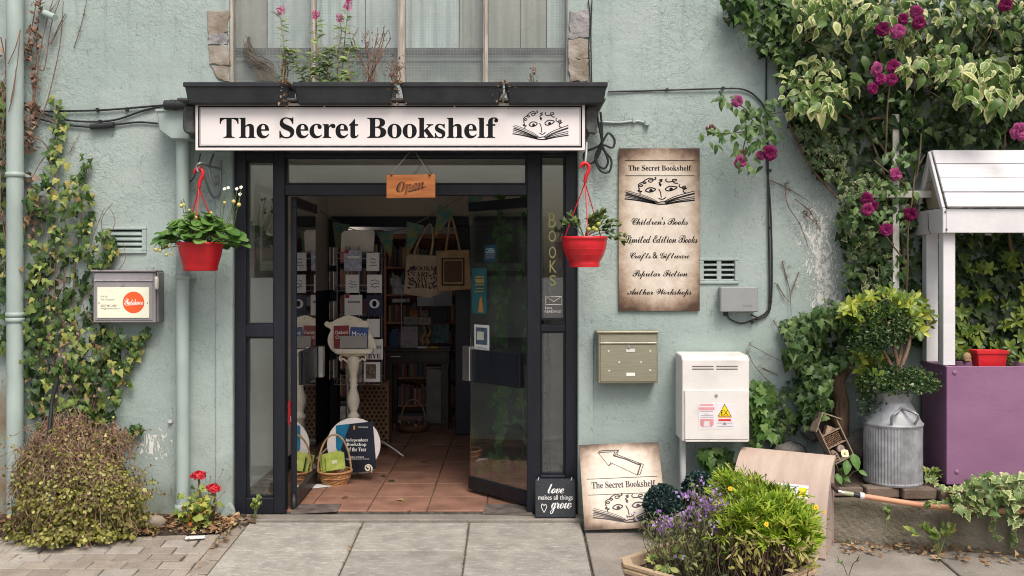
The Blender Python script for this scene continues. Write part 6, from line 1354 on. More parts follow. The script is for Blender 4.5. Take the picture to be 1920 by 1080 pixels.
# ================================================================== BOX BALLS in black pots
g_ball = leafmat('blue_box_leaf', [(0, (.006, .022, .022)), (.5, (.014, .045, .042)), (1, (.04, .09, .075))], rough=.35, trans=.05)
def boxball(px, py, Y, r, label):
    zb = gz(Y) - .012; x = PX(px, Y); t = T('topiary_ball', label, 'topiary', (x, Y, zb), 'clipped box balls in black pots')
    z = PZ(py, Y); hp = z - r * .72 - zb; a, b = .072, .098
    m = MB(); q = [(-a, -a), (a, -a), (a, a), (-a, a)]; q2 = [(-b, -b), (b, -b), (b, b), (-b, b)]
    rot = Matrix.Rotation(R(24), 3, 'Z'); mk = lambda l, zz: [tuple(Vector((x, Y, zb)) + rot @ Vector((u, v, zz))) for u, v in l]
    m.add(mk(q, 0) + mk(q2, hp), [(3, 2, 1, 0), (0, 1, 5, 4), (1, 2, 6, 5), (2, 3, 7, 6), (3, 0, 4, 7), (4, 5, 6, 7)]); m.build('pot', m_blackp, t, .012)
    m = MB(); q3 = [(u * 1.06, v * 1.06) for u, v in q2]; m.add(mk(q3, hp - .022) + mk(q3, hp + .002), [(3, 2, 1, 0), (0, 1, 5, 4), (1, 2, 6, 5), (2, 3, 7, 6), (3, 0, 4, 7), (4, 5, 6, 7)]); m.build('pot_rim', m_blackp, t, .008)
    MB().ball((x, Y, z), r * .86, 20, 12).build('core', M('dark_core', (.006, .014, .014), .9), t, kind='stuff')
    foliage(t, dome((x, Y, z), (r, r, r), 1700, (.016, .024), .84, .1, -.9, True, .04), ['dot', 'tiny'], g_ball, 0)
boxball(1243, 945, -.40, .118, 'blue green box ball in a black pot in front of the leaning sign')
boxball(1312, 918, -.40, .108, 'blue green box ball half hidden by purple flowers near the meter box post')
# ================================================================== FOREGROUND PLANTER
def planter():
    c = Vector((.98, -1.86, gz(-1.86) - .02)); t = T('stone_planter', 'ridged terracotta stone planter overflowing with purple and yellow green plants', 'planter', c)
    mt = M('planter_stone', (.40, .275, .17), .75, var=.2, ns=7, bump=.5, bs=40, col2=(.53, .40, .27)); zr = .265 - c.z; s = .455
    rot = Matrix.Rotation(R(45), 3, 'Z'); N = 4
    def ringv(r, z, ch=.07): 
        out = []
        for k in range(4):
            a = k * math.pi / 2; d = Vector((math.cos(a), math.sin(a), 0)); s_ = Vector((-d.y, d.x, 0)); rr = r
            out += [c + d * rr - s_ * ch + Vector((0, 0, z)), c + d * rr + s_ * ch + Vector((0, 0, z))]
        return out
    prof = [(s * .72, 0), (s * .78, .12), (s * .86, zr - .10), (s * .88, zr - .085), (s * .98, zr - .07), (s * .985, zr - .055), (s * .955, zr - .05), (s * 1.0, zr - .04), (s * 1.005, zr - .026), (s * .975, zr - .02), (s * 1.0, zr - .012), (s, zr), (s * .90, zr), (s * .88, zr - .06)]
    vs_ = []
    for r, z in prof: vs_ += ringv(r, z, .05)
    m = MB(); m.add(vs_, [(i * 8 + k, i * 8 + (k + 1) % 8, (i + 1) * 8 + (k + 1) % 8, (i + 1) * 8 + k) for i in range(len(prof) - 1) for k in range(8)]); m.build('body', mt, t)
    MB().add(ringv(s * .89, zr - .05), [tuple(range(8))]).build('soil', m_soil, t)
    top = c + Vector((0, 0, zr - .05))
    # purple flowers
    pl = T('purple_flower', 'wispy purple flowered plant at the near corner of the stone planter', 'plant', top + Vector((-.2, 0, 0)))
    m = MB(); L = []; Fl = []
    gp = leafmat('wispy_leaf', [(0, (.10, .14, .045)), (.6, (.19, .24, .08)), (1, (.30, .31, .13))]); mpp = leafmat('purple_blossom', [(0, (.22, .10, .36)), (.6, (.38, .22, .52)), (1, (.55, .40, .66))], trans=.2)
    for i in range(170):
        b = top + Vector((random.uniform(-.27, .10), random.uniform(-.12, .15), 0)); tx = b.x + random.gauss(-.02, .07); tip = Vector((tx, b.y + random.gauss(-.02, .05), b.z + random.uniform(.20, .43) * (1.0 - .5 * abs(tx - top.x + .10)))); 
        if 960 + tip.x * F / (tip.y - CY) < 1285: tip.z = min(tip.z, PZ(965, tip.y) + random.uniform(-.05, .02))
        q = spline([b, b.lerp(tip, .5) + rv(.03), tip], 4); m.tube(q, .0017, 4, False)
        for w_ in q[2:]:
            if random.random() < .75: L.append((w_, rv() + Vector((0, 0, .3)), Vector((0, -.5, .8)) + rv(.5), random.uniform(.018, .036)))
        if random.random() < .20:
            for _ in range(random.randint(4, 9)): Fl.append((tip + rv(.022) + Vector((0, -.01, 0)), rv(), Vector((0, -1, .3)) + rv(.5), random.uniform(.011, .019), random.random()))
    for px, py, n in ((1292, 928, 40), (1318, 946, 60), (1300, 955, 30), (1335, 952, 40), (1248, 990, 28), (1254, 978, 24), (1288, 982, 16), (1340, 990, 16), (1270, 1040, 12), (1345, 930, 24), (1238, 990, 14), (1316, 908, 12), (1282, 926, 18)):
        for _ in range(int(n * .62)): Fl.append((P(px + random.gauss(0, 8), py + random.gauss(0, 6), -1.95 + random.uniform(-.06, .06)), rv(), Vector((0, -1, .3)) + rv(.5), random.uniform(.011, .019), random.random()))
    for _ in range(420): L.append((top + Vector((random.uniform(-.34, .08), random.uniform(-.18, .14), random.uniform(.0, .26))), rv() + Vector((0, 0, .2)), Vector((0, -.5, .8)) + rv(.6), random.uniform(.016, .034)))
    m.build('stems', M('olive_stem', (.17, .15, .075), .7, var=.4, ns=20), pl, kind='stuff'); foliage(pl, L, ['lance', 'oval2', 'lance'], gp, 0); foliage(pl, Fl, 'dot', mpp, 0, massname='blossom')
    # yellow green daisy bush
    dz = T('daisy_bush', 'bright yellow green bush with a few yellow daisies filling the stone planter', 'plant', top + Vector((.15, 0, 0)))
    gd = leafmat('lime_leaf', [(0, (.14, .24, .02)), (.45, (.27, .41, .03)), (.85, (.40, .52, .05)), (.96, (.52, .54, .10)), (1, (.58, .46, .16))])
    def centre(px, py, Y): return P(px, py, Y)
    L = []
    blobs = [(1388, 932, -1.72, .12, .08, 90), (1430, 965, -1.85, .17, .11, 170), (1462, 1005, -1.95, .18, .11, 170), (1485, 985, -1.8, .10, .09, 60), (1400, 985, -1.95, .12, .10, 90), (1375, 1000, -2.0, .07, .06, 30), (1490, 1030, -1.95, .09, .07, 50), (1366, 918, -1.7, .06, .05, 30)]
    for px, py, Y, rx, rz, n in blobs:
        c_ = P(px, py, Y)
        for _ in range(n):
            d = rv().normalized()
            if d.z < -.35: d.z *= -1
            p = c_ + Vector((d.x * rx * .92, d.y * rx * .75, d.z * rz * .95)) * (random.uniform(.65, 1.08) + .3 * noise.noise(d * 3 + c_ * 9)); ax = (d + Vector((0, -.1, .9)) + rv(.45)).normalized(); u = ax.orthogonal().normalized(); v = ax.cross(u); rn = random.random() * .9
            for i in range(12):
                q = i * .53 + random.uniform(-.3, .3); dd = (u * math.cos(q) + v * math.sin(q)) * random.uniform(.35, .9) + ax; L.append((p, dd, ax - dd.normalized() * .5 + (u * math.cos(q) + v * math.sin(q)) * -.3, random.uniform(.045, .08), rn + random.uniform(-.06, .08)))
    for _ in range(40):
        px = random.uniform(1350, 1510); py = random.uniform(915 + max(0, px - 1400) * .5, 1040); c_ = P(px, py, -1.95 + random.uniform(-.12, .1)); ax = Vector((random.gauss(0, .5) + (px - 1440) / 200, random.uniform(-.8, .1), random.uniform(.2, 1))).normalized()
        for k in range(14):
            q = c_ + ax * (.012 * k - .03); L.append((q, ax * .7 + rv(.8), rv(), random.uniform(.035, .055)))
    foliage(dz, L, ['slim', 'lance', 'slim'], gd, 280)
    m = MB()
    for _ in range(110):
        a = top + Vector((random.uniform(.0, .36), random.uniform(-.2, .14), 0)); m.tube(spline([a, a + rv(.04) + Vector((.0, 0, .1)), a + Vector((random.uniform(-.06, .08), 0, .24)) + rv(.04)], 3), random.uniform(.0015, .0035), 4, False)
    Ls = [(P(random.uniform(1370, 1530), random.uniform(1000, 1070), -2.08 + random.uniform(-.1, .15)), rv(), Vector((0, -1, .4)) + rv(.5), random.uniform(.02, .05)) for _ in range(240)]
    m.build('stems', m_twig, dz, kind='stuff'); foliage(dz, Ls, ['lance', 'spoon'], leafmat('straw_leaf', [(0, (.18, .15, .04)), (.6, (.34, .36, .07)), (1, (.46, .36, .18))]), 0, massname='lower_leaves')
    my = C_('daisy_petal', 236, 190, 30, .6, bump=0); mo = C_('daisy_centre', 214, 130, 26, .6, bump=0)
    for px, py, Y, r in ((1369, 916, -1.95, .012), (1437, 983, -2.1, .012), (1530, 951, -1.85, .014), (1545, 960, -1.85, .008), (1540, 999, -1.9, .007)): flower(dz, P(px, py, Y), r, 10, my, mo)
    m = MB()
    for px, py in ((1347, 874), (1366, 870), (1418, 887), (1413, 893), (1420, 898), (1436, 890), (1444, 908), (1484, 919), (1515, 950), (1502, 942), (1530, 951), (1545, 960), (1540, 999), (1450, 915), (1490, 940), (1405, 900)):
        p = P(px, py, -1.8); a = P(px + random.uniform(-14, 14) - (px - 1440) * .35, py + 75, -1.85); m.tube(spline([a, a.lerp(p, .5) + rv(.01), p], 4), .0018, 4).ball(p, .006, 6, 4)
    m.build('seed_stalks', C_('seed_stalk_green', 120, 118, 60, .7), dz, kind='stuff')
    lf = T('sprawling_plant', 'broad pale leaves spilling over the near rim of the stone planter', 'plant', top + Vector((-.36, 0, .02)))
    foliage(lf, [(P(px, py, -1.95), Vector((tx, -.4, tz)), Vector((0, -.6, .9)) + rv(.3), s_) for px, py, tx, tz, s_ in ((1224, 1050, -1, .2, .05), (1235, 1046, -.4, .3, .05), (1218, 1046, .6, .2, .045), (1262, 1035, .5, .6, .045), (1250, 1038, -.6, .5, .05), (1245, 1062, .3, -.6, .055), (1256, 1066, .9, -.2, .05), (1240, 1060, -.7, -.3, .05), (1270, 1045, .8, .3, .045), (1280, 1062, .4, .6, .04), (1290, 1070, -.3, .6, .04), (1300, 1050, .3, .5, .04), (1512, 1050, .5, .3, .045), (1520, 1055, .9, 0, .04))], ['oval', 'maple'], MATS['young_ivy_leaf'], 30)
planter()
# ================================================================== LITTER
g_lit = leafmat('litter_leaf', [(0, (.10, .055, .03)), (.4, (.22, .12, .06)), (.7, (.34, .20, .10)), (.9, (.44, .33, .17)), (1, (.30, .30, .11))], rough=.8, trans=.05)
def litter(name, regs, sz=(.018, .05)):
    L = []
    for x0, x1, y0, y1, n in regs:
        for _ in range(n):
            x = random.uniform(x0, x1); y = y1 + (y0 - y1) * random.random() ** .6; L.append((Vector((x, y, gz(y) + random.uniform(.0, .022))), rv() * Vector((1, 1, .25)) if False else Vector((random.uniform(-1, 1), random.uniform(-1, 1), random.uniform(-.2, .3))), Vector((0, 0, 1)) + rv(.7), random.uniform(*sz)))
    o = bpy.data.objects.new('tmp_parent', None); COL.objects.link(o); foliage(o, L, ['oval', 'tiny', 'ivy2', 'lance', 'oval2'], g_lit, 0, massname=name)
    q = [c for c in o.children][0]; q.parent = None; bpy.data.objects.remove(o); return q
litter('leaf_litter', [(-3.5, -3.0, -.05, -.34, 240), (-3.05, -2.25, -.30, -.40, 230), (-2.6, -1.86, -.02, -.34, 900), (-1.95, -1.70, -.03, -.20, 130), (-1.85, -1.80, -.15, -.6, 50)])
litter('leaf_litter', [(2.0, 3.6, -.55, -.70, 260), (2.5, 3.4, -.70, -.85, 60), (1.7, 2.2, -.45, -.6, 40)])
litter('paver_debris', [(-3.4, -1.85, -.38, -1.3, 130), (-1.83, -1.80, -.3, -1.4, 60), (-1.0, -.98, -.1, -1.2, 60), (-.29, -.28, -.1, -1.2, 60)], (.006, .018))
struct(MB().add([(-4, -.02, .012), (-1.78, -.02, .012), (-1.80, -.16, gz(-.16) + .004), (-1.95, -.33, gz(-.33) - .004), (-2.6, -.37, gz(-.37) - .006), (-4, -.36, gz(-.36) - .006)], [(5, 4, 3, 2, 1, 0)]).build('earth_strip', m_soil))
tag(MB().ball((0, 0, 0), .05, 12, 8, (1.3, .8, .9)).xf(Matrix.Translation((PX(292, -.25), -.25, .02))).build('stone', m_stone), 'rough brown stone at the edge of the brush mound', 'stone')
tag(MB().box(-.06, .06, -.02, .02, 0, .012).xf(Matrix.Translation((PX(370, -.38), -.42, gz(-.42))) @ Matrix.Rotation(.2, 4, 'Z')).build('litter_scrap', m_paper, None, .003), 'pale flat scrap lying on the pavers by the red flowers', 'scrap')
def fallen(px, py, mat, label, s_=.06, nz=.0):
    D = F * (CZ - .008) / (py - 510); p = Vector(((px - 960) * D / F, D + CY, .011 if D + CY > .1 else gz(min(0, D + CY)) + .012))
    o = bpy.data.objects.new('fallen_leaf', leaf_me('oval', mat)); COL.objects.link(o); m = basis(Vector((random.uniform(-1, 1), random.uniform(-.4, .4), .05)), Vector((0, 0, 1))).to_4x4() @ Matrix.Scale(s_, 4); m.translation = p; o.matrix_basis = m
    tag(o, label, 'leaf', 'fallen leaves on the tiled floor'); return o
for px, py, mt, lb in ((640, 934, g_lit, 'curled tan leaf on the tiles nearest the left glass door'), (757, 939, g_ivy, 'yellowish leaf near the tile edge at mid doorway'), (765, 957, g_lit, 'tan curled leaf on the front edge of the tiles'), (727, 902, g_ivyd, 'green leaf lying on the tiles in front of the round sign'),
                       (752, 853, g_ivyd, 'dark leaf deeper inside on the tiled floor'), (800, 868, g_ivyd, 'small dark leaf on tiles toward the open right door'), (712, 893, g_ivyd, 'dark leaf by the foot of the round sign')): fallen(px, py, mt, lb)
# ================================================================== INSIDE THE SHOP
def flat(px0, px1, py0, py1, Y, th=.004): return MB().box(PX(px0, Y), PX(px1, Y), Y, Y + th, PZ(py1, Y), PZ(py0, Y))
# wire card rack with its cards
Yk = 2.05
ck = T('card_rack', 'tall chrome wire rack of greeting cards inside the lobby', 'rack', (PX(665, Yk), Yk, 0))
m = MB(); tiers = (485, 545, 600, 660, 718); xk0, xk1 = PX(632, Yk), PX(716, Yk)
for py in tiers:
    z = PZ(py, Yk)
    for zz in (z, z + .05):
        m.tube([(xk0, Yk - .13, zz), (xk1, Yk - .13, zz)], .003, 5); m.tube([(xk0, Yk + .15, zz), (xk1, Yk + .15, zz)], .003, 5)
        for x in (xk0, xk1): m.tube([(x, Yk - .13, zz), (x, Yk + .15, zz)], .003, 5)
    for i in range(9): x = xk0 + (xk1 - xk0) * i / 8; m.tube([(x, Yk - .13, z), (x, Yk - .13, z + .05)], .002, 4)
for x in (xk0, (xk0 + xk1) / 2, xk1): m.tube([(x, Yk + .0, PZ(718, Yk)), (x, Yk, PZ(462, Yk))], .005, 6)
m.build('wire_frame', m_wire, ck, kind='stuff')
MB().tube([(PX(652, Yk), Yk, .05), (PX(652, Yk), Yk, PZ(462, Yk))], .018, 12).build('pole', m_wire, ck)
for dx, dy in ((.45, -.1), (-.3, -.2), (.1, .4)):
    a = Vector((PX(665, Yk), Yk, .12)); MB().tube(spline([a, a + Vector((dx * .5, dy * .5, .02)), a + Vector((dx, dy, -.11))], 5), .013, 8).build('leg', m_wire, ck)
hb = MB().prism([(PX(638, Yk), PZ(472, Yk)), (PX(700, Yk), PZ(472, Yk)), (PX(702, Yk), PZ(436, Yk)), (PX(698, Yk), PZ(430, Yk)), (PX(644, Yk), PZ(433, Yk)), (PX(639, Yk), PZ(438, Yk))], Yk + .02, Yk + .03); hb.build('header_board', C_('plain_board', 238, 234, 230, .6), ck, .003)
cw = C_('card_white', 242, 242, 242, .6, var=.02, bump=0); cbl = C_('card_pale_blue', 178, 184, 206, .6, var=.25, ns=30, bump=0); cnv = C_('card_navy', 34, 36, 74, .5, bump=0); cgr = C_('card_grey', 150, 146, 140, .6, var=.4, ns=25, bump=0); cink = C_('card_ink', 90, 120, 150, .6, bump=0); cred = C_('card_red', 190, 40, 60, .6, bump=0)
def card(px0, px1, py0, py1, mat, label, deco=None, Y=Yk - .145):
    t = flat(px0, px1, py0, py1, Y, .006).build('greeting_card', mat); tag(t, label, 'card', 'greeting cards on the wire rack')
    if deco:
        m = MB()
        if deco == 'scribble':
            for k in range(3): y = py0 + (py1 - py0) * (.35 + .17 * k); ribbon(m, [(PX(px0 + 5 + random.uniform(0, 4) + i * (px1 - px0 - 12) / 4, Y), PZ(y + random.uniform(-2, 2), Y)) for i in range(5)], .006, Y - .001)
            m.build('drawing', cink, t)
        elif deco == 'tag':
            m.box(PX(px0 + 1, Y), PX(px0 + 9, Y), Y - .001, Y - .0002, PZ(py0 + 6, Y), PZ(py0, Y)); m.build('red_corner', cred, t)
            m2 = MB(); m2.box(PX(px0 + 6, Y), PX(px1 - 4, Y), Y - .001, Y - .0002, PZ(py0 + 15, Y), PZ(py0 + 11, Y)); m2.build('print_block', m_inkm if mat is cw else cw, t)
        elif deco == 'round':
            c = P((px0 + px1) / 2, (py0 + py1) / 2 - 3, Y - .001); r = .045; m.add([(c.x + r * math.cos(k * .52), Y - .001, c.z + r * .9 * math.sin(k * .52)) for k in range(12)], [tuple(range(12))]); m.build('round_motif', cw, t)
            m2 = MB(); m2.add([(c.x + .02 * math.cos(k * .52), Y - .0016, c.z + .028 * math.sin(k * .52)) for k in range(12)], [tuple(range(12))]); m2.build('motif_centre', m_ink, t)
        elif deco == 'bye':
            text(m, 'gb1', PX(px0 + 3, Y), PX(px1 - 3, Y), PZ(py0 + 18, Y), Y - .001); text(m, 'gb2', PX(px0 + 4, Y), PX(px1 - 4, Y), PZ(py0 + 36, Y), Y - .001); m.build('lettering', m_ink, t)
        elif deco == 'pic':
            m.box(PX(px0 + 4, Y), PX(px1 - 8, Y), Y - .001, Y - .0002, PZ(py1 - 6, Y), PZ(py0 + 4, Y)); m.build('picture', C_('branch_print', 120, 108, 92, .7, var=.6, ns=40, bump=0), t)
    return t
card(645, 678, 469, 508, cbl, 'pale blue birthday style card with red corner in the rack top row', 'tag')
card(687, 711, 474, 508, cw, 'white card with blue script in the rack top row', 'scribble'); card(648, 673, 515, 549, cw, 'white card with a blue curl drawing in the second row', 'scribble'); card(688, 716, 515, 549, cw, 'white card with faint blue lettering beside the curl drawing card', 'scribble')
card(646, 679, 553, 591, cw, 'white card with a red corner in the third row', 'tag'); card(687, 717, 553, 592, cnv, 'navy card with a white round motif in the third row', 'round')
card(688, 712, 598, 632, cw, 'white card with two dots under the navy card', None); card(686, 718, 636, 674, cw, 'white card lettered GOOD BYE in bold capitals', 'bye'); card(648, 679, 679, 717, cgr, 'grey patterned card in the bottom row', None); card(682, 713, 679, 716, cw, 'white bordered card with a brown branch print in the bottom row', 'pic')
for py, tier in ((500, 'top'), (545, 'second'), (600, 'third'), (710, 'bottom')):
    for k in range(2):
        m = MB().box(PX(622 + k * 5, Yk), PX(622 + k * 5, Yk) + .008, Yk - .12 + k * .05, Yk + .03 + k * .05, PZ(py, Yk) + .01, PZ(py, Yk) + .17)
        tag(m.build('greeting_card', cw if k else cgr), ('grey', 'white')[k] + ' card standing edge on in the ' + tier + ' side pocket of the wire rack', 'card', 'greeting cards on the wire rack')
# lectern
Yl = 1.40
lt = T('book_lectern', 'ornate cream book lectern on a turned column', 'lectern', (PX(662, Yl), Yl, 0))
x0 = PX(610, Yl); kx = (Yl - CY) / F
out = [(0, 612), (-2, 606), (4, 602), (8, 607), (14, 602), (22, 598), (34, 593), (42, 591), (52, 593), (64, 597), (72, 602), (78, 601), (83, 606), (80, 612), (84, 622), (90, 634), (95, 645), (94, 655), (86, 662), (74, 667), (60, 668), (48, 671), (36, 668), (22, 664), (10, 655), (4, 640), (6, 628), (10, 618)]
pts = [(q.x, q.y) for q in spline([(x0 + a * kx, PZ(b, Yl), 0) for a, b in out], 3, True)]
MB().prism(pts, Yl, Yl + .018).build('back_panel', m_cream, lt, .003)
MB().prism([(PX(629, Yl), PZ(653, Yl)), (PX(702, Yl), PZ(653, Yl)), (PX(699, Yl), PZ(662, Yl)), (PX(632, Yl), PZ(662, Yl))][::-1], Yl - .07, Yl - .001).build('ledge', m_cream, lt, .004)
for sg in (-1, 1):
    cx = PX(662 + sg * 20, Yl); MB().tube(spline([(cx, Yl - .01, PZ(664, Yl)), (cx + sg * .02, Yl - .02, PZ(670, Yl)), (cx + sg * .01, Yl - .02, PZ(676, Yl)), (cx - sg * .005, Yl - .02, PZ(672, Yl)), (cx - sg * .05, Yl - .0, PZ(680, Yl))], 5), .008, 6).build('scroll', m_cream, lt)
    for a, b in ((620, 606), (640, 598), (655, 597), (675, 600), (690, 604)): 
        if (a < 660) == (sg < 0): MB().ball(P(a, b, Yl - .002), .013, 8, 5, (1, .5, 1)).build('carving', m_cream, lt)
zf = lambda py: PZ(py, Yl)
prof = [(.17, .0), (.17, .03), (.06, .06), (.045, .10), (.05, .2), (.036, zf(786)), (.05, zf(783)), (.05, zf(779)), (.03, zf(774)), (.032, zf(770)), (.052, zf(755)), (.05, zf(745)), (.032, zf(732)), (.028, zf(726)), (.036, zf(722)), (.028, zf(718)), (.036, zf(712)), (.03, zf(706)), (.034, zf(698)), (.048, zf(690)), (.052, zf(683)), (.048, zf(677)), (.052, zf(674)), (.05, zf(670)), (.03, zf(666))]
MB().lathe(prof, (PX(662, Yl), Yl + .02, 0), 20).build('column', m_cream, lt)
def book(px0, px1, py0, py1, Y, th, mat, label, tilt=0, lean=-.2, texts=(), grp='books displayed in the shop', ink=None):
    w_ = PX(px1, Y) - PX(px0, Y); h = PZ(py0, Y) - PZ(py1, Y); t = T('book', label, 'book', (PX(px0, Y), Y, PZ(py1, Y)), grp, rot=(lean, R(tilt), 0), world=False)
    MB().box(0, w_, 0, .003, 0, h).build('cover', mat, t, .001); MB().box(.004, w_ - .003, .0035, th - .001, .004, h - .004).build('pages', m_paper, t); MB().box(0, w_, th, th + .003, 0, h).build('back_cover', mat, t)
    if texts:
        m = MB()
        for k, a, b, z, hh in texts: text(m, k, w_ * a, w_ * b, h * z, -.001, h * hh)
        m.build('lettering', ink or cw, t)
    return t
book(626, 655, 611, 653, Yl - .03, .02, C_('red_cover', 122, 30, 34, .4, var=.2, ns=20, bump=0), 'dark red book with pale title on the lectern ledge', -2, -.12, (('cb', .08, .95, .62, .16), ('cl', .12, .9, .42, .14)))
book(655, 689, 613, 653, Yl - .03, .02, C_('blue_cover', 40, 70, 128, .4, var=.3, ns=18, bump=0), 'blue book with white title on the lectern ledge', 2, -.12, (('mb', .1, .9, .55, .25),))
book(637, 688, 630, 653, Yl - .055, .012, C_('grey_cover', 150, 146, 142, .6, var=.03), 'plain grey booklet lying in front of the two lectern books', -1, -.15)
# round sign on an easel
Yr = 1.02; rs = T('round_sign', 'round white sign with navy banner reading Independent Bookshop of the Year on a small easel', 'sign', (PX(663, Yr), Yr, 0)); r = .21
cx, cz = PX(663, Yr), PZ(834, Yr)
MB().prism([(cx + r * math.cos(2 * math.pi * k / 48), cz + r * math.sin(2 * math.pi * k / 48)) for k in range(48)], Yr, Yr + .02).build('disc', C_('disc_white', 232, 228, 228, .5, var=.02), rs, .003)
nb_ = M('banner_navy', lin(32, 44, 62), .4, var=.3, ns=3, bump=.25, bs=7, col2=lin(14, 20, 32), dist=.03)
ba = MB().quad(*[P(a, b, Yr - .004) for a, b in ((635, 868), (635, 797), (699, 790), (706, 878))]); ba.add([P(a, b, Yr - .004) for a, b in ((635, 868), (706, 878), (692, 884), (662, 886))], [(0, 3, 2, 1)]); b_o = ba.build('banner', nb_, rs)
MB().add([P(a, b, Yr - .0055) for a, b in ((630, 798), (656, 794.5), (636, 850), (630, 840))], [(0, 3, 2, 1)]).build('blue_panel', M('banner_blue', lin(24, 118, 158), .4, var=.25, ns=5, bump=.2, bs=8), b_o)
m = MB()
for k, a, b, y, hh in (('i1', 648, 690, 829, 7), ('i2', 650, 687, 837.5, 7.5), ('i3', 652, 687, 846, 7.5), ('i4', 658, 682, 858, 3.2), ('i5', 649, 693, 862, 3.2), ('bb', 672, 690, 802, 3)): text(m, k, PX(a, Yr), PX(b, Yr), PZ(y, Yr), Yr - .0055, hh * (Yr - CY) / F)
m.build('lettering', cw, b_o)
MB().ball(P(664, 802, Yr - .004), .012, 8, 6, (.7, .2, 1.6)).build('gold_emblem', C_('gold_print', 190, 150, 90, .4, bump=0), b_o)
for sg, px in ((1, 690), (-1, 640)):
    c = P(px, 878, Yr - .05); MB().tube([c + Vector((0, 0, .0)) + Vector((sg * .03 * (1 - k / 22) * math.cos(k * .45) , 0, .03 * (1 - k / 26) * math.sin(k * .45))) for k in range(20)][::-1] + [c + Vector((sg * .03, .0, -.03)), c + Vector((0, .06, -.035)), c + Vector((-sg * .03, .2, -.02))], .007, 6).build('easel_scroll', m_cream, rs)
MB().tube([P(663, 800, Yr + .04), Vector((cx, Yr + .22, .01))], .008, 6).build('easel_back', m_cream, rs)
# wicker basket with booklets
Yb = .90; bk = T('wicker_basket', 'small round wicker basket with tall hoop handle by the glass door', 'basket', (PX(628, Yb), Yb, .004))
cx = PX(628, Yb); m = MB(); n = 40; vs_ = []; prof = [(.085, 0), (.10, .02), (.112, .05), (.122, .085), (.128, .105)]
rows_n = 9
for j in range(rows_n + 1):
    q = j / rows_n; rr = .088 + .042 * q ** .7; z = .004 + .105 * q
    for k in range(n): a = 2 * math.pi * k / n; d = rr + .004 * math.sin(k * math.pi / 2 + (j % 2) * math.pi); vs_.append((cx + d * math.cos(a), Yb + d * math.sin(a), z))
m.add(vs_, [(i * n + k, i * n + (k + 1) % n, (i + 1) * n + (k + 1) % n, (i + 1) * n + k) for i in range(rows_n) for k in range(n)]); m.lathe([(.001, 0), (.09, 0)], (cx, Yb, .006), 24, False); m.build('bowl', m_wicker, bk)
for z, rr, rd in ((.108, .130, .009), (.008, .09, .008), (.062, .119, .004)): MB().tube([(cx + rr * math.cos(k * .2618), Yb + rr * math.sin(k * .2618), z) for k in range(25)], rd, 6, False).build('rim', m_wicker, bk)
MB().tube([(cx + .128 * math.cos(k * math.pi / 16), Yb - .02, .10 + .29 * math.sin(k * math.pi / 16)) for k in range(17)], .008, 6).build('handle', M('pale_wicker', (.42, .28, .14), .6, var=.25, ns=30), bk)
gbk = M('green_cover', lin(140, 160, 60), .5, var=.25, ns=18, bump=0, col2=lin(176, 184, 92))
for i, (a, b, c, d, dy) in enumerate(((603, 640, 853, 888, .02), (606, 645, 852, 886, 0), (612, 648, 853, 884, -.03))):
    t = book(a, b, c, d, Yb - .0 + dy, .006, gbk, ('green booklet at the back of the wicker basket', 'green booklet in the middle of the wicker basket', 'front green booklet with pale label in the wicker basket')[i], -13 + i * 2, -.30, grp='green booklets in the wicker basket')
    if i == 2: MB().box(.05, .09, -.002, -.0005, .05, .075).build('label', C_('pale_label', 206, 206, 180, .6), t)
tag(MB().box(-.09, .09, -.05, .05, 0, .006).xf(Matrix.Translation((PX(603, .82), .82, .008)) @ Matrix.Rotation(.5, 4, 'Z')).build('leaflet', m_paper), 'white leaflets lying flat on the tiles beside the wicker basket', 'leaflet')
# bunting
Yn = 2.55; bt = T('bunting', 'teal and orange pennant bunting strung across the lobby', 'bunting', P(740, 433, Yn))
sp = spline([P(a, b, Yn) for a, b in ((600, 396), (628, 414), (665, 431), (705, 435), (745, 432), (790, 414), (838, 386), (900, 352))], 5); MB().tube(sp, .005, 5).build('string', C_('rope', 150, 138, 118, .9), bt)
mten = M('pennant_teal', lin(74, 140, 142), .8, var=.35, ns=16, bump=.2, col2=lin(150, 156, 112)); 
for px, py, a, h, w_ in ((640, 418, -8, 58, 34), (722, 433, 12, 52, 32), (779, 418, -14, 62, 34), (838, 388, -22, 62, 34), (893, 356, -10, 70, 34)):
    c = P(px, py + 1, Yn - .008); k = (Yn - CY) / F; ca, sa = math.cos(R(a)), math.sin(R(a)); f = lambda u, v: (c.x + (u * ca + v * sa) * k, c.y + .01 * math.sin(v * .1), c.z - (v * ca - u * sa) * k)
    p = MB().add([f(-w_ / 2, 0), f(w_ / 2, -0), f(6, h * .7), f(0, h), f(-6, h * .7)], [(0, 4, 3, 2, 1)]).build('pennant', mten, bt)
    MB().add([(x, y - .002, z) for x, y, z in (f(-4, h * .78), f(4, h * .78), f(0, h * .97))], [(0, 2, 1)]).build('orange_tip', C_('pennant_orange', 186, 120, 60, .8, bump=0), p)
    MB().add([(x, y - .002, z) for x, y, z in (f(-4, 8), f(0, 5), f(4, 8), f(3, 20), f(0, 25), f(-3, 20))], [(0, 5, 4, 3, 2, 1)]).build('pale_motif', C_('pennant_pale', 150, 186, 190, .8, bump=0), p)
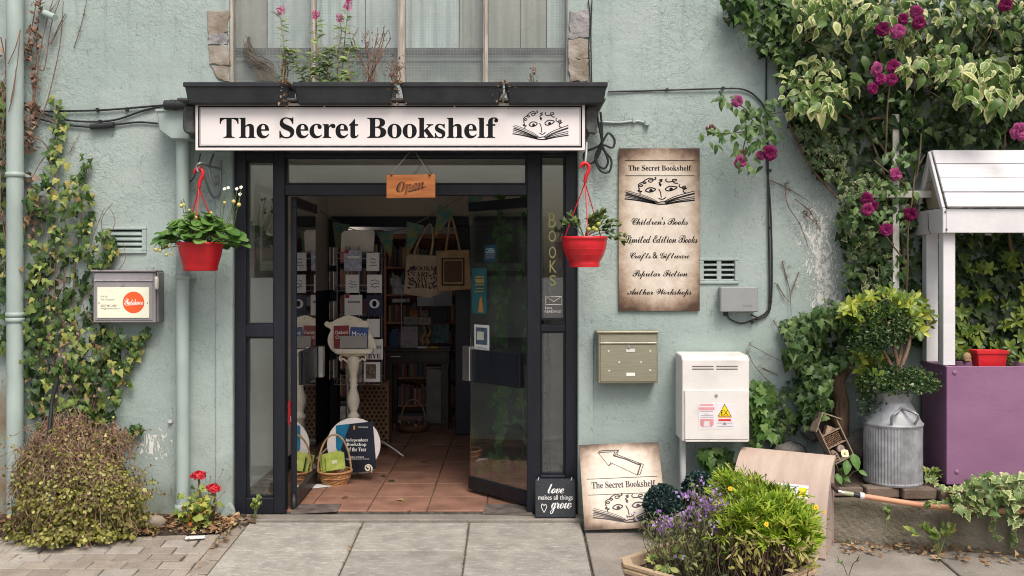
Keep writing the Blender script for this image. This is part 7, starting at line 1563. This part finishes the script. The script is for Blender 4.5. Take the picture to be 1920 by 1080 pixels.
# tote bags
def tote(pts, handle, mat, label, Y):
    c = P(pts[0][0], pts[0][1], Y); t = T('tote_bag', label, 'bag', c); p = [(PX(a, Y), PZ(b, Y)) for a, b in pts]
    MB().prism(p[::-1], Y - .025, Y + .025).build('body', mat, t, .012, seg=2)
    for a in handle: MB().tube(spline([P(x, y, Y - .02) for x, y in a], 5), .012, 6).build('bag_handle', mat, t)
    return t
tb = tote([(763, 476), (826, 480), (828, 548), (808, 559), (757, 551)], [[(776, 478), (786, 450), (806, 420), (812, 448), (808, 478)]], m_canvas, 'beige cloth tote bag printed BOOKS ARE MY BAG hanging inside', 2.70)
m = MB(); Yt = 2.70 - .026
for k, a, b, y in (('b1', 773, 813, 508), ('b2', 780, 806, 519), ('b3', 782, 802, 530), ('b4', 778, 807, 540)): text(m, k, PX(a, Yt), PX(b, Yt), PZ(y, Yt), Yt - .001, 9.5 * (Yt - CY) / F)
m.build('lettering', C_('bag_ink', 34, 26, 36, .8, bump=0), tb)
foliage(tb, [(Vector((PX(x + random.gauss(0, 3), Yt), Yt - .002 - random.random() * .002, PZ(y + random.uniform(-22, 22), Yt))), Vector((random.gauss(0, 1), 0, random.gauss(0, 1))), Vector((0, -1, 0)), random.uniform(.02, .035)) for x, y in ((772, 520), (815, 522)) for _ in range(34)], ['oval'], leafmat('purple_print', [(0, (.05, .02, .07)), (1, (.12, .05, .16))], trans=0), 0, massname='flower_print')
tb2 = tote([(818, 470), (880, 468), (884, 542), (820, 547)], [[(836, 470), (840, 440), (845, 405), (856, 440), (862, 469)]], m_canvas2, 'brown jute tote bag with a dark bordered print hanging next to the beige bag', 2.62)
Yt = 2.62 - .026; m = MB()
for a, b, c, d in ((828, 871, 484, 486), (828, 871, 533, 535.5), (828, 830.5, 486, 533), (868.5, 871, 486, 533)): m.box(PX(a, Yt), PX(b, Yt), Yt - .002, Yt - .0005, PZ(d, Yt), PZ(c, Yt))
m.build('print_border', C_('bag_print', 30, 22, 20, .8, bump=0), tb2); flat(833, 866, 489, 529, Yt - .0015, .001).build('print_panel', C_('bag_panel', 112, 84, 70, .9, var=.3, ns=60), tb2); flat(841, 857, 469, 480, Yt - .002, .0015).build('tag', C_('bag_tag', 176, 146, 116, .8), tb2)
# desk and display behind the inner frame
Yd = 3.42; dk = T('desk', 'dark wooden side table with drawers behind the card rack', 'table', (PX(785, Yd), Yd, 0)); zt_ = PZ(653, Yd)
MB().box(PX(718, Yd), PX(846, Yd), Yd - .02, Yd + .5, zt_ - .03, zt_).build('table_top', m_dkwood, dk, .004); MB().box(PX(722, Yd), PX(842, Yd), Yd, Yd + .48, zt_ - .16, zt_ - .031).build('apron', m_dkwood, dk)
for a, b in ((724, 779), (783, 840)): MB().box(PX(a, Yd), PX(b, Yd), Yd - .012, Yd - .001, zt_ - .15, zt_ - .038).build('drawer', m_dkwood, dk, .003)
MB().box(PX(733, Yd), PX(752, Yd), Yd - .03, Yd - .013, zt_ - .09, zt_ - .078).build('drawer_handle', m_steel, dk, .003)
for px in (722, 827):
    for y in (Yd, Yd + .40): MB().box(PX(px, Yd), PX(px + 14, Yd), y, y + .075, .0, zt_ - .161).build('leg', m_dkwood, dk, .003)
for a, b, c, d, mt, lb, dy in ((734, 747, 617, 652, C_('bk_blue', 40, 70, 120, .5), 'upright blue book at the end of the dark table', 0), (751, 783, 612, 652, C_('bk_lilac', 168, 160, 168, .6, var=.2, ns=25), 'pale lilac patterned book on the dark table', 0), (806, 842, 608, 643, C_('bk_teal', 70, 96, 104, .6, var=.5, ns=25), 'teal floral book on the dark table', .1), (757, 784, 594, 610, C_('bk_card', 150, 146, 138, .6, var=.3, ns=30), 'grey landscape card above the lilac book', .2), (785, 808, 595, 610, C_('bk_card2', 168, 154, 136, .6, var=.3, ns=30), 'cream landscape card next to the grey one', .2), (768, 784, 582, 594, C_('bk_orange', 170, 104, 46, .6, var=.3, ns=30), 'small orange card at the back of the table display', .3), (787, 803, 582, 594, C_('bk_pink', 150, 120, 128, .6, var=.3, ns=30), 'small pink card at the back of the table display', .3), (804, 838, 576, 606, C_('bk_dark', 30, 34, 46, .5), 'dark framed card at the back of the table display', .3), (784, 800, 612, 645, C_('bk_green', 84, 92, 82, .6, var=.4, ns=25), 'grey green patterned book behind the brown ornaments', .1)):
    book(a, b, c, d, Yd + .05 + dy, .02, mt, lb, 0, -.1)
MB_ = T('ornament', 'pair of tan wavy ornaments on the dark table', 'ornament', P(797, 645, Yd)); 
for px in (795, 804): MB().tube(spline([P(px, 645, Yd), P(px - 4, 634, Yd), P(px + 3, 624, Yd), P(px, 612, Yd)], 4), [.03] * 4 + [.022] * 4 + [.016] * 4 + [.012], 8).build('wavy_figure', C_('tan_figure', 150, 122, 84, .5, var=.3, ns=30), MB_)
for i, (a, b, y, mt, lb) in enumerate(((783, 803, 654, cw, 'thin white booklet lying flat at the table edge'), (801, 822, 654, C_('flat_yellow', 206, 176, 80, .6), 'yellow booklet lying flat at the table edge'), (824, 844, 653, C_('flat_grey', 110, 104, 108, .6), 'grey booklet lying flat at the table corner'))):
    tag(MB().box(PX(a, Yd), PX(b, Yd), Yd - .01, Yd + .12, zt_ + .001, zt_ + .016).build('booklet', mt), lb, 'booklet', 'flat booklets on the dark table')
# brown honeycomb box
Yh = 2.35; t = T('patterned_box', 'large kraft paper bag with dark honeycomb pattern behind the lectern', 'bag', P(700, 800, Yh)); x0, x1, z0, z1 = PX(676, Yh), PX(729, Yh), .03, PZ(722, Yh)
MB().prism([(x0, z0 + .03), (x1, z0), (x1, z1 + .03), (x0, z1 - .02)], Yh, Yh + .2).build('body', m_kraft, t, .004)
m = MB(); i = 0; zz = z0 + .05
while zz < z1 - .02:
    xx = x0 + .02 + (.0215 if i % 2 else 0)
    while xx < x1 - .014: m.add([(xx + .0155 * math.cos(k * math.pi / 3 + .52), Yh - .0015, zz + .0155 * math.sin(k * math.pi / 3 + .52)) for k in range(6)], [tuple(range(6))]); xx += .043
    zz += .037; i += 1
m.build('honeycomb_print', C_('dark_print', 40, 22, 16, .8, bump=0), t, kind='stuff')
# basket under the table, chair
t = T('wicker_basket', 'shallow basket with hoop handle under the dark table', 'basket', P(775, 785, 3.3)); cx = PX(775, 3.3)
MB().lathe([(.13, 0), (.19, .07), (.18, .07), (.12, .01)], (cx, 3.3, .01), 24).build('bowl', M('dark_wicker', (.16, .075, .04), .6, var=.4, ns=40), t); MB().tube([(cx + .13 * math.cos(k * math.pi / 12), 3.3, .07 + .26 * math.sin(k * math.pi / 12)) for k in range(13)], .011, 6).build('handle', M('pale_wicker2', (.30, .20, .11), .6), t)
foliage(t, [(Vector((cx, 3.3, .085)) + Vector((random.uniform(-.15, .15), random.uniform(-.15, .1), random.uniform(0, .03))), rv(), Vector((0, 0, 1)) + rv(.5), random.uniform(.03, .05)) for _ in range(40)], 'tiny', leafmat('paper_scraps', [(0, (.1, .1, .12)), (1, (.5, .5, .5))]), 0, massname='paper_bits')
t = T('storage_box', 'clear plastic box standing under the table by the back wall', 'box', P(815, 750, 3.75)); MB().box(PX(800, 3.75), PX(830, 3.75), 3.7, 3.9, .01, PZ(690, 3.75)).build('box_body', C_('cloudy_plastic', 120, 120, 116, .3, var=.2), t, .01); MB().box(PX(798, 3.75), PX(832, 3.75), 3.69, 3.91, PZ(690, 3.75) + .001, PZ(686, 3.75)).build('lid', C_('cloudy_lid', 140, 140, 138, .3), t, .004)
# bookcases beyond
def bookcase(label, px0, px1, Y, z1, shelves, wood, tones, dp=.28):
    x0, x1 = PX(px0, Y), PX(px1, Y); t = T('bookcase', label, 'bookcase', ((x0 + x1) / 2, Y, 0))
    MB().box(x0, x1, Y + dp - .015, Y + dp, .0, z1).build('back_panel', wood, t)
    for a, b in ((x0, x0 + .03), (x1 - .03, x1)): MB().box(a, b, Y, Y + dp - .016, 0, z1).build('side_panel', wood, t, .003)
    MB().box(x0 - .02, x1 + .02, Y - .02, Y + dp, z1 + .001, z1 + .06).build('cornice', wood, t, .008)
    zs_ = [.08 + (z1 - .1) * i / shelves for i in range(shelves)]
    for z in zs_:
        sh = MB().box(x0 + .031, x1 - .031, Y + .005, Y + dp - .017, z, z + .022).build('shelf', wood, t)
        m = MB(); x = x0 + .04; hmax = (z1 - .1) / shelves - .06
        while x < x1 - .06:
            w_ = random.uniform(.016, .038); m.cm = random.randrange(len(tones)); h = hmax * random.uniform(.72, .98); m.box(x, x + w_ - .001, Y + .03 + random.uniform(0, .02), Y + dp - .03, z + .024, z + .024 + h); x += w_
        m.build('book_row', tones, sh, kind='stuff')
tn = [C_('sp_' + str(i), *c, .5, var=.15, bump=0) for i, c in enumerate(((112, 58, 46), (96, 46, 40), (84, 80, 72), (60, 50, 44), (150, 130, 100), (54, 66, 84), (120, 86, 66)))]
bookcase('reddish wooden bookcase of old books seen past the wire rack', 720, 900, 4.5, 2.02, 6, m_redwood, tn)
bookcase('tall dark bookcase of books deep behind the hanging bags', 380, 715, 5.3, 2.1, 6, m_dkwood, tn)
t = T('notice_stand', 'pale printed sheets in a wire stand near the bookcase', 'stand', P(755, 560, 3.9))
for a, b, c, d in ((732, 752, 522, 534), (738, 770, 534, 552), (735, 768, 560, 567)): flat(a, b, c, d, 3.95, .01).build('sheet', C_('pale_sheet', 170, 168, 166, .7, var=.4, ns=25), t)
MB().tube([P(752, 520, 3.96), P(754, 640, 3.96)], .006, 6).build('stand_post', m_wire, t)
t = T('framed_print', 'pale framed sheets standing on the back of the table display', 'print', P(815, 570, 3.85)); flat(782, 815, 556, 574, 3.85, .01).build('sheet', C_('pale_sheet2', 196, 196, 200, .7), t); flat(816, 848, 545, 574, 3.86, .01).build('sheet', C_('pale_sheet3', 188, 190, 198, .7), t)
# picture on the lobby's side wall (seen through the sidelight)
t = T('wall_picture', 'black framed picture hanging on the lobby wall behind the sidelight', 'picture', (LX + .02, .72, 1.9)); za, zb_ = 1.60, 2.27
MB().box(LX + .002, LX + .03, .40, 1.0, za, zb_).build('frame', m_black, t, .004); MB().box(LX + .0305, LX + .032, .44, .96, za + .05, zb_ - .05).build('mount', C_('mount_white', 190, 192, 190, .6), t); MB().box(LX + .0325, LX + .0335, .50, .90, za + .12, zb_ - .10).build('painting', M('painting', lin(90, 70, 60), .6, var=.6, ns=9, bump=0, col2=lin(60, 84, 96)), t)
# fire call sign behind the door
t = T('fire_notice', 'red notice with white print fixed behind the near edge of the open glass door', 'notice', P(546, 770, .2)); MB().box(LX + .30, LX + .302, .0, .01, 0, .01).build('edge', m_red, t)
for c in list(t.children): bpy.data.objects.remove(c)
MB().box(PX(541, .16), PX(552, .16), .155, .16, PZ(796, .16), PZ(752, .16)).build('notice_board', C_('notice_red', 190, 36, 44, .5), t); MB().box(PX(545, .16), PX(551, .16), .153, .1545, PZ(790, .16), PZ(780, .16)).build('notice_print', cw, t)
# ---- bills on the open right door
def door_u(px): A = (px - 960) * (.13 - CY) / F; h = m4r.translation; dx, dy = m4r[0][0], m4r[1][0]; return ((px - 960) * (h.y - CY) / F - h.x) / (dx - (px - 960) * dy / F)
def bill(px0, px1, py0, py1, mat, label, deco):
    u0, u1 = sorted((door_u(px0), door_u(px1))); pm = m4r @ Vector(((u0 + u1) / 2, 0, 0)); z0, z1 = PZ(py1, pm.y), PZ(py0, pm.y)
    side = -.0085
    o = tfr(MB().box(u0, u1, side, side + .001, z0, z1)).build('poster', mat); tag(o, label, 'poster', 'posters stuck on the open glass door'); deco(o, u0, u1, z0, z1, side - .001)
def d_open(o, u0, u1, z0, z1, y):
    m = MB(); text(m, 'op', u0 + (u1 - u0) * .18, u1 - (u1 - u0) * .18, z1 - .06, 0, .035); m.v = [(u1 + u0 - x, y, z) for x, _, z in m.v]; tfr(m).build('lettering', C_('open_pale', 176, 206, 210, .6, bump=0), o)
    m = MB()
    for k in range(4): m.box(u0 + .02, u1 - .02, y, y + .0005, z0 + .03 + k * .014, z0 + .034 + k * .014)
    tfr(m).build('print_line', m_inkm, o); 
def d_teal(o, u0, u1, z0, z1, y):
    m = MB(); w_ = u1 - u0; 
    for k in range(6): m.box(u0 + w_ * .15, u1 - w_ * (.2 + .1 * (k % 2)), y, y + .0005, z0 + .16 + k * .022, z0 + .167 + k * .022)
    for k in range(3): m.box(u0 + w_ * .15, u1 - w_ * .25, y, y + .0005, z1 - .07 - k * .03, z1 - .055 - k * .03)
    tfr(m).build('print_line', C_('poster_gold', 140, 132, 76, .6, bump=0), o)
    m = MB(); m.add([(u0 + w_ * .2, y, z0 + .01), (u0 + w_ * .55, y, z0 + .01), (u0 + w_ * .45, y, z0 + .11), (u0 + w_ * .32, y, z0 + .13)], [(0, 1, 2, 3)]); tfr(m).build('orange_figure', C_('poster_orange', 164, 112, 56, .6, bump=0), o)
def d_print(o, u0, u1, z0, z1, y):
    w_ = u1 - u0; m = MB().box(u0 + w_ * .12, u1 - w_ * .12, y, y + .0005, z0 + (z1 - z0) * .35, z1 - .02); p = tfr(m).build('picture', C_('print_blue', 70, 88, 108, .6, var=.3, ns=30, bump=0), o)
    tfr(MB().box(u0 + w_ * .35, u1 - w_ * .2, y - .001, y - .0005, z0 + (z1 - z0) * .5, z1 - .05)).build('pale_shape', C_('print_pale', 190, 196, 180, .6, bump=0), o); m = MB()
    for k in range(3): m.box(u0 + w_ * .15, u1 - w_ * .2, y, y + .0005, z0 + .02 + k * .016, z0 + .025 + k * .016)
    tfr(m).build('print_line', m_inkm, o)
bill(909, 933, 459, 492, C_('poster_navy_teal', 30, 62, 78, .5, var=.15, bump=0), 'small teal poster reading OPEN on the glass door', d_open)
bill(886, 914, 503, 588, C_('poster_teal', 40, 88, 94, .5, var=.15, bump=0), 'tall teal poster with gold print on the glass door', d_teal)
bill(891, 919, 609, 666, C_('poster_white', 206, 208, 206, .5, var=.03, bump=0), 'white bordered print on the glass door above the handle plate', d_print)
# shelves of gifts by the lobby's other side wall, behind the open door
t = T('display_shelves', 'dark display shelves of gifts standing behind the open glass door', 'shelves', (RX - .2, 1.5, 0))
m_shelf = C_('grey_shelf', 150, 142, 140, .6)
for z in (.02, .48, .88, 1.28, 1.68, 2.06): MB().box(RX - .42, RX - .01, .95, 2.5, z, z + .025).build('shelf', m_shelf, t, .002)
for y in (.93, 2.5): MB().box(RX - .42, RX - .01, y, y + .02, .0, 2.1).build('side_panel', m_shelf, t)
MB().box(RX - .009, RX - .002, .93, 2.52, .0, 2.1).build('back_panel', C_('shelf_back', 176, 170, 178, .7), t)
gm = [C_('gift_' + str(i), *c, .6, var=.3, ns=20, bump=0) for i, c in enumerate(((190, 186, 196), (120, 150, 150), (150, 60, 66), (200, 196, 186), (80, 84, 92), (160, 150, 160), (96, 110, 84)))]
gl = ('pale', 'teal', 'red', 'cream', 'charcoal', 'lilac', 'olive')
for si, z in enumerate((.505, .905, 1.305, 1.705)):
    y = 1.0; pool = random.sample(range(7), 7)
    while y < 2.35:
        i = pool.pop(); w_ = random.uniform(.14, .22); h = random.uniform(.12, .28); g_ = T('gift_box', f'{gl[i]} boxed gift on the {("lowest filled", "second filled", "third filled", "top filled")[si]} shelf behind the open glass door', 'gift', (RX - .25, y, z), 'boxed gifts on the display shelves')
        MB().box(RX - .38, RX - .20, y, y + w_, z + .001, z + h).build('box_body', gm[i], g_, .004); MB().box(RX - .383, RX - .381, y + .02, y + w_ - .02, z + h * .3, z + h * .8).build('box_label', gm[(i + 3) % 7], g_); y += w_ + random.uniform(.05, .14)
# ivy garland hanging in front of the shelves
t = T('ivy_garland', 'trailing green ivy garland hanging behind the open glass door', 'garland', (.12, .9, 2.2)); L = []; m = MB()
for cx, y in ((PX(938, .95), .95), (PX(985, 1.0), 1.0)):
    q = spline([(cx + random.uniform(-.03, .03), y, 2.3 - k * .21) for k in range(11)], 4); m.tube(q, .004, 4)
    for p in q:
        for _ in range(3 if cx < PX(960, .95) else 1): L.append((Vector(p) + rv(.05), Vector((random.gauss(0, .6), -.3, -1)), Vector((0, -1, .4)) + rv(.4), random.uniform(.05, .08)))
q = spline([P(a, b, .95) for a, b in ((905, 880), (925, 868), (938, 880), (948, 858))], 5)
for p in q: L += [(p + rv(.03), rv(), Vector((0, -1, .3)) + rv(.4), random.uniform(.05, .07)) for _ in range(2)]
m.build('stems', m_stem, t, kind='stuff'); foliage(t, L, ['ivy', 'ivy2'], leafmat('garland_leaf', [(0, (.04, .14, .03)), (1, (.12, .28, .06))]), 120)
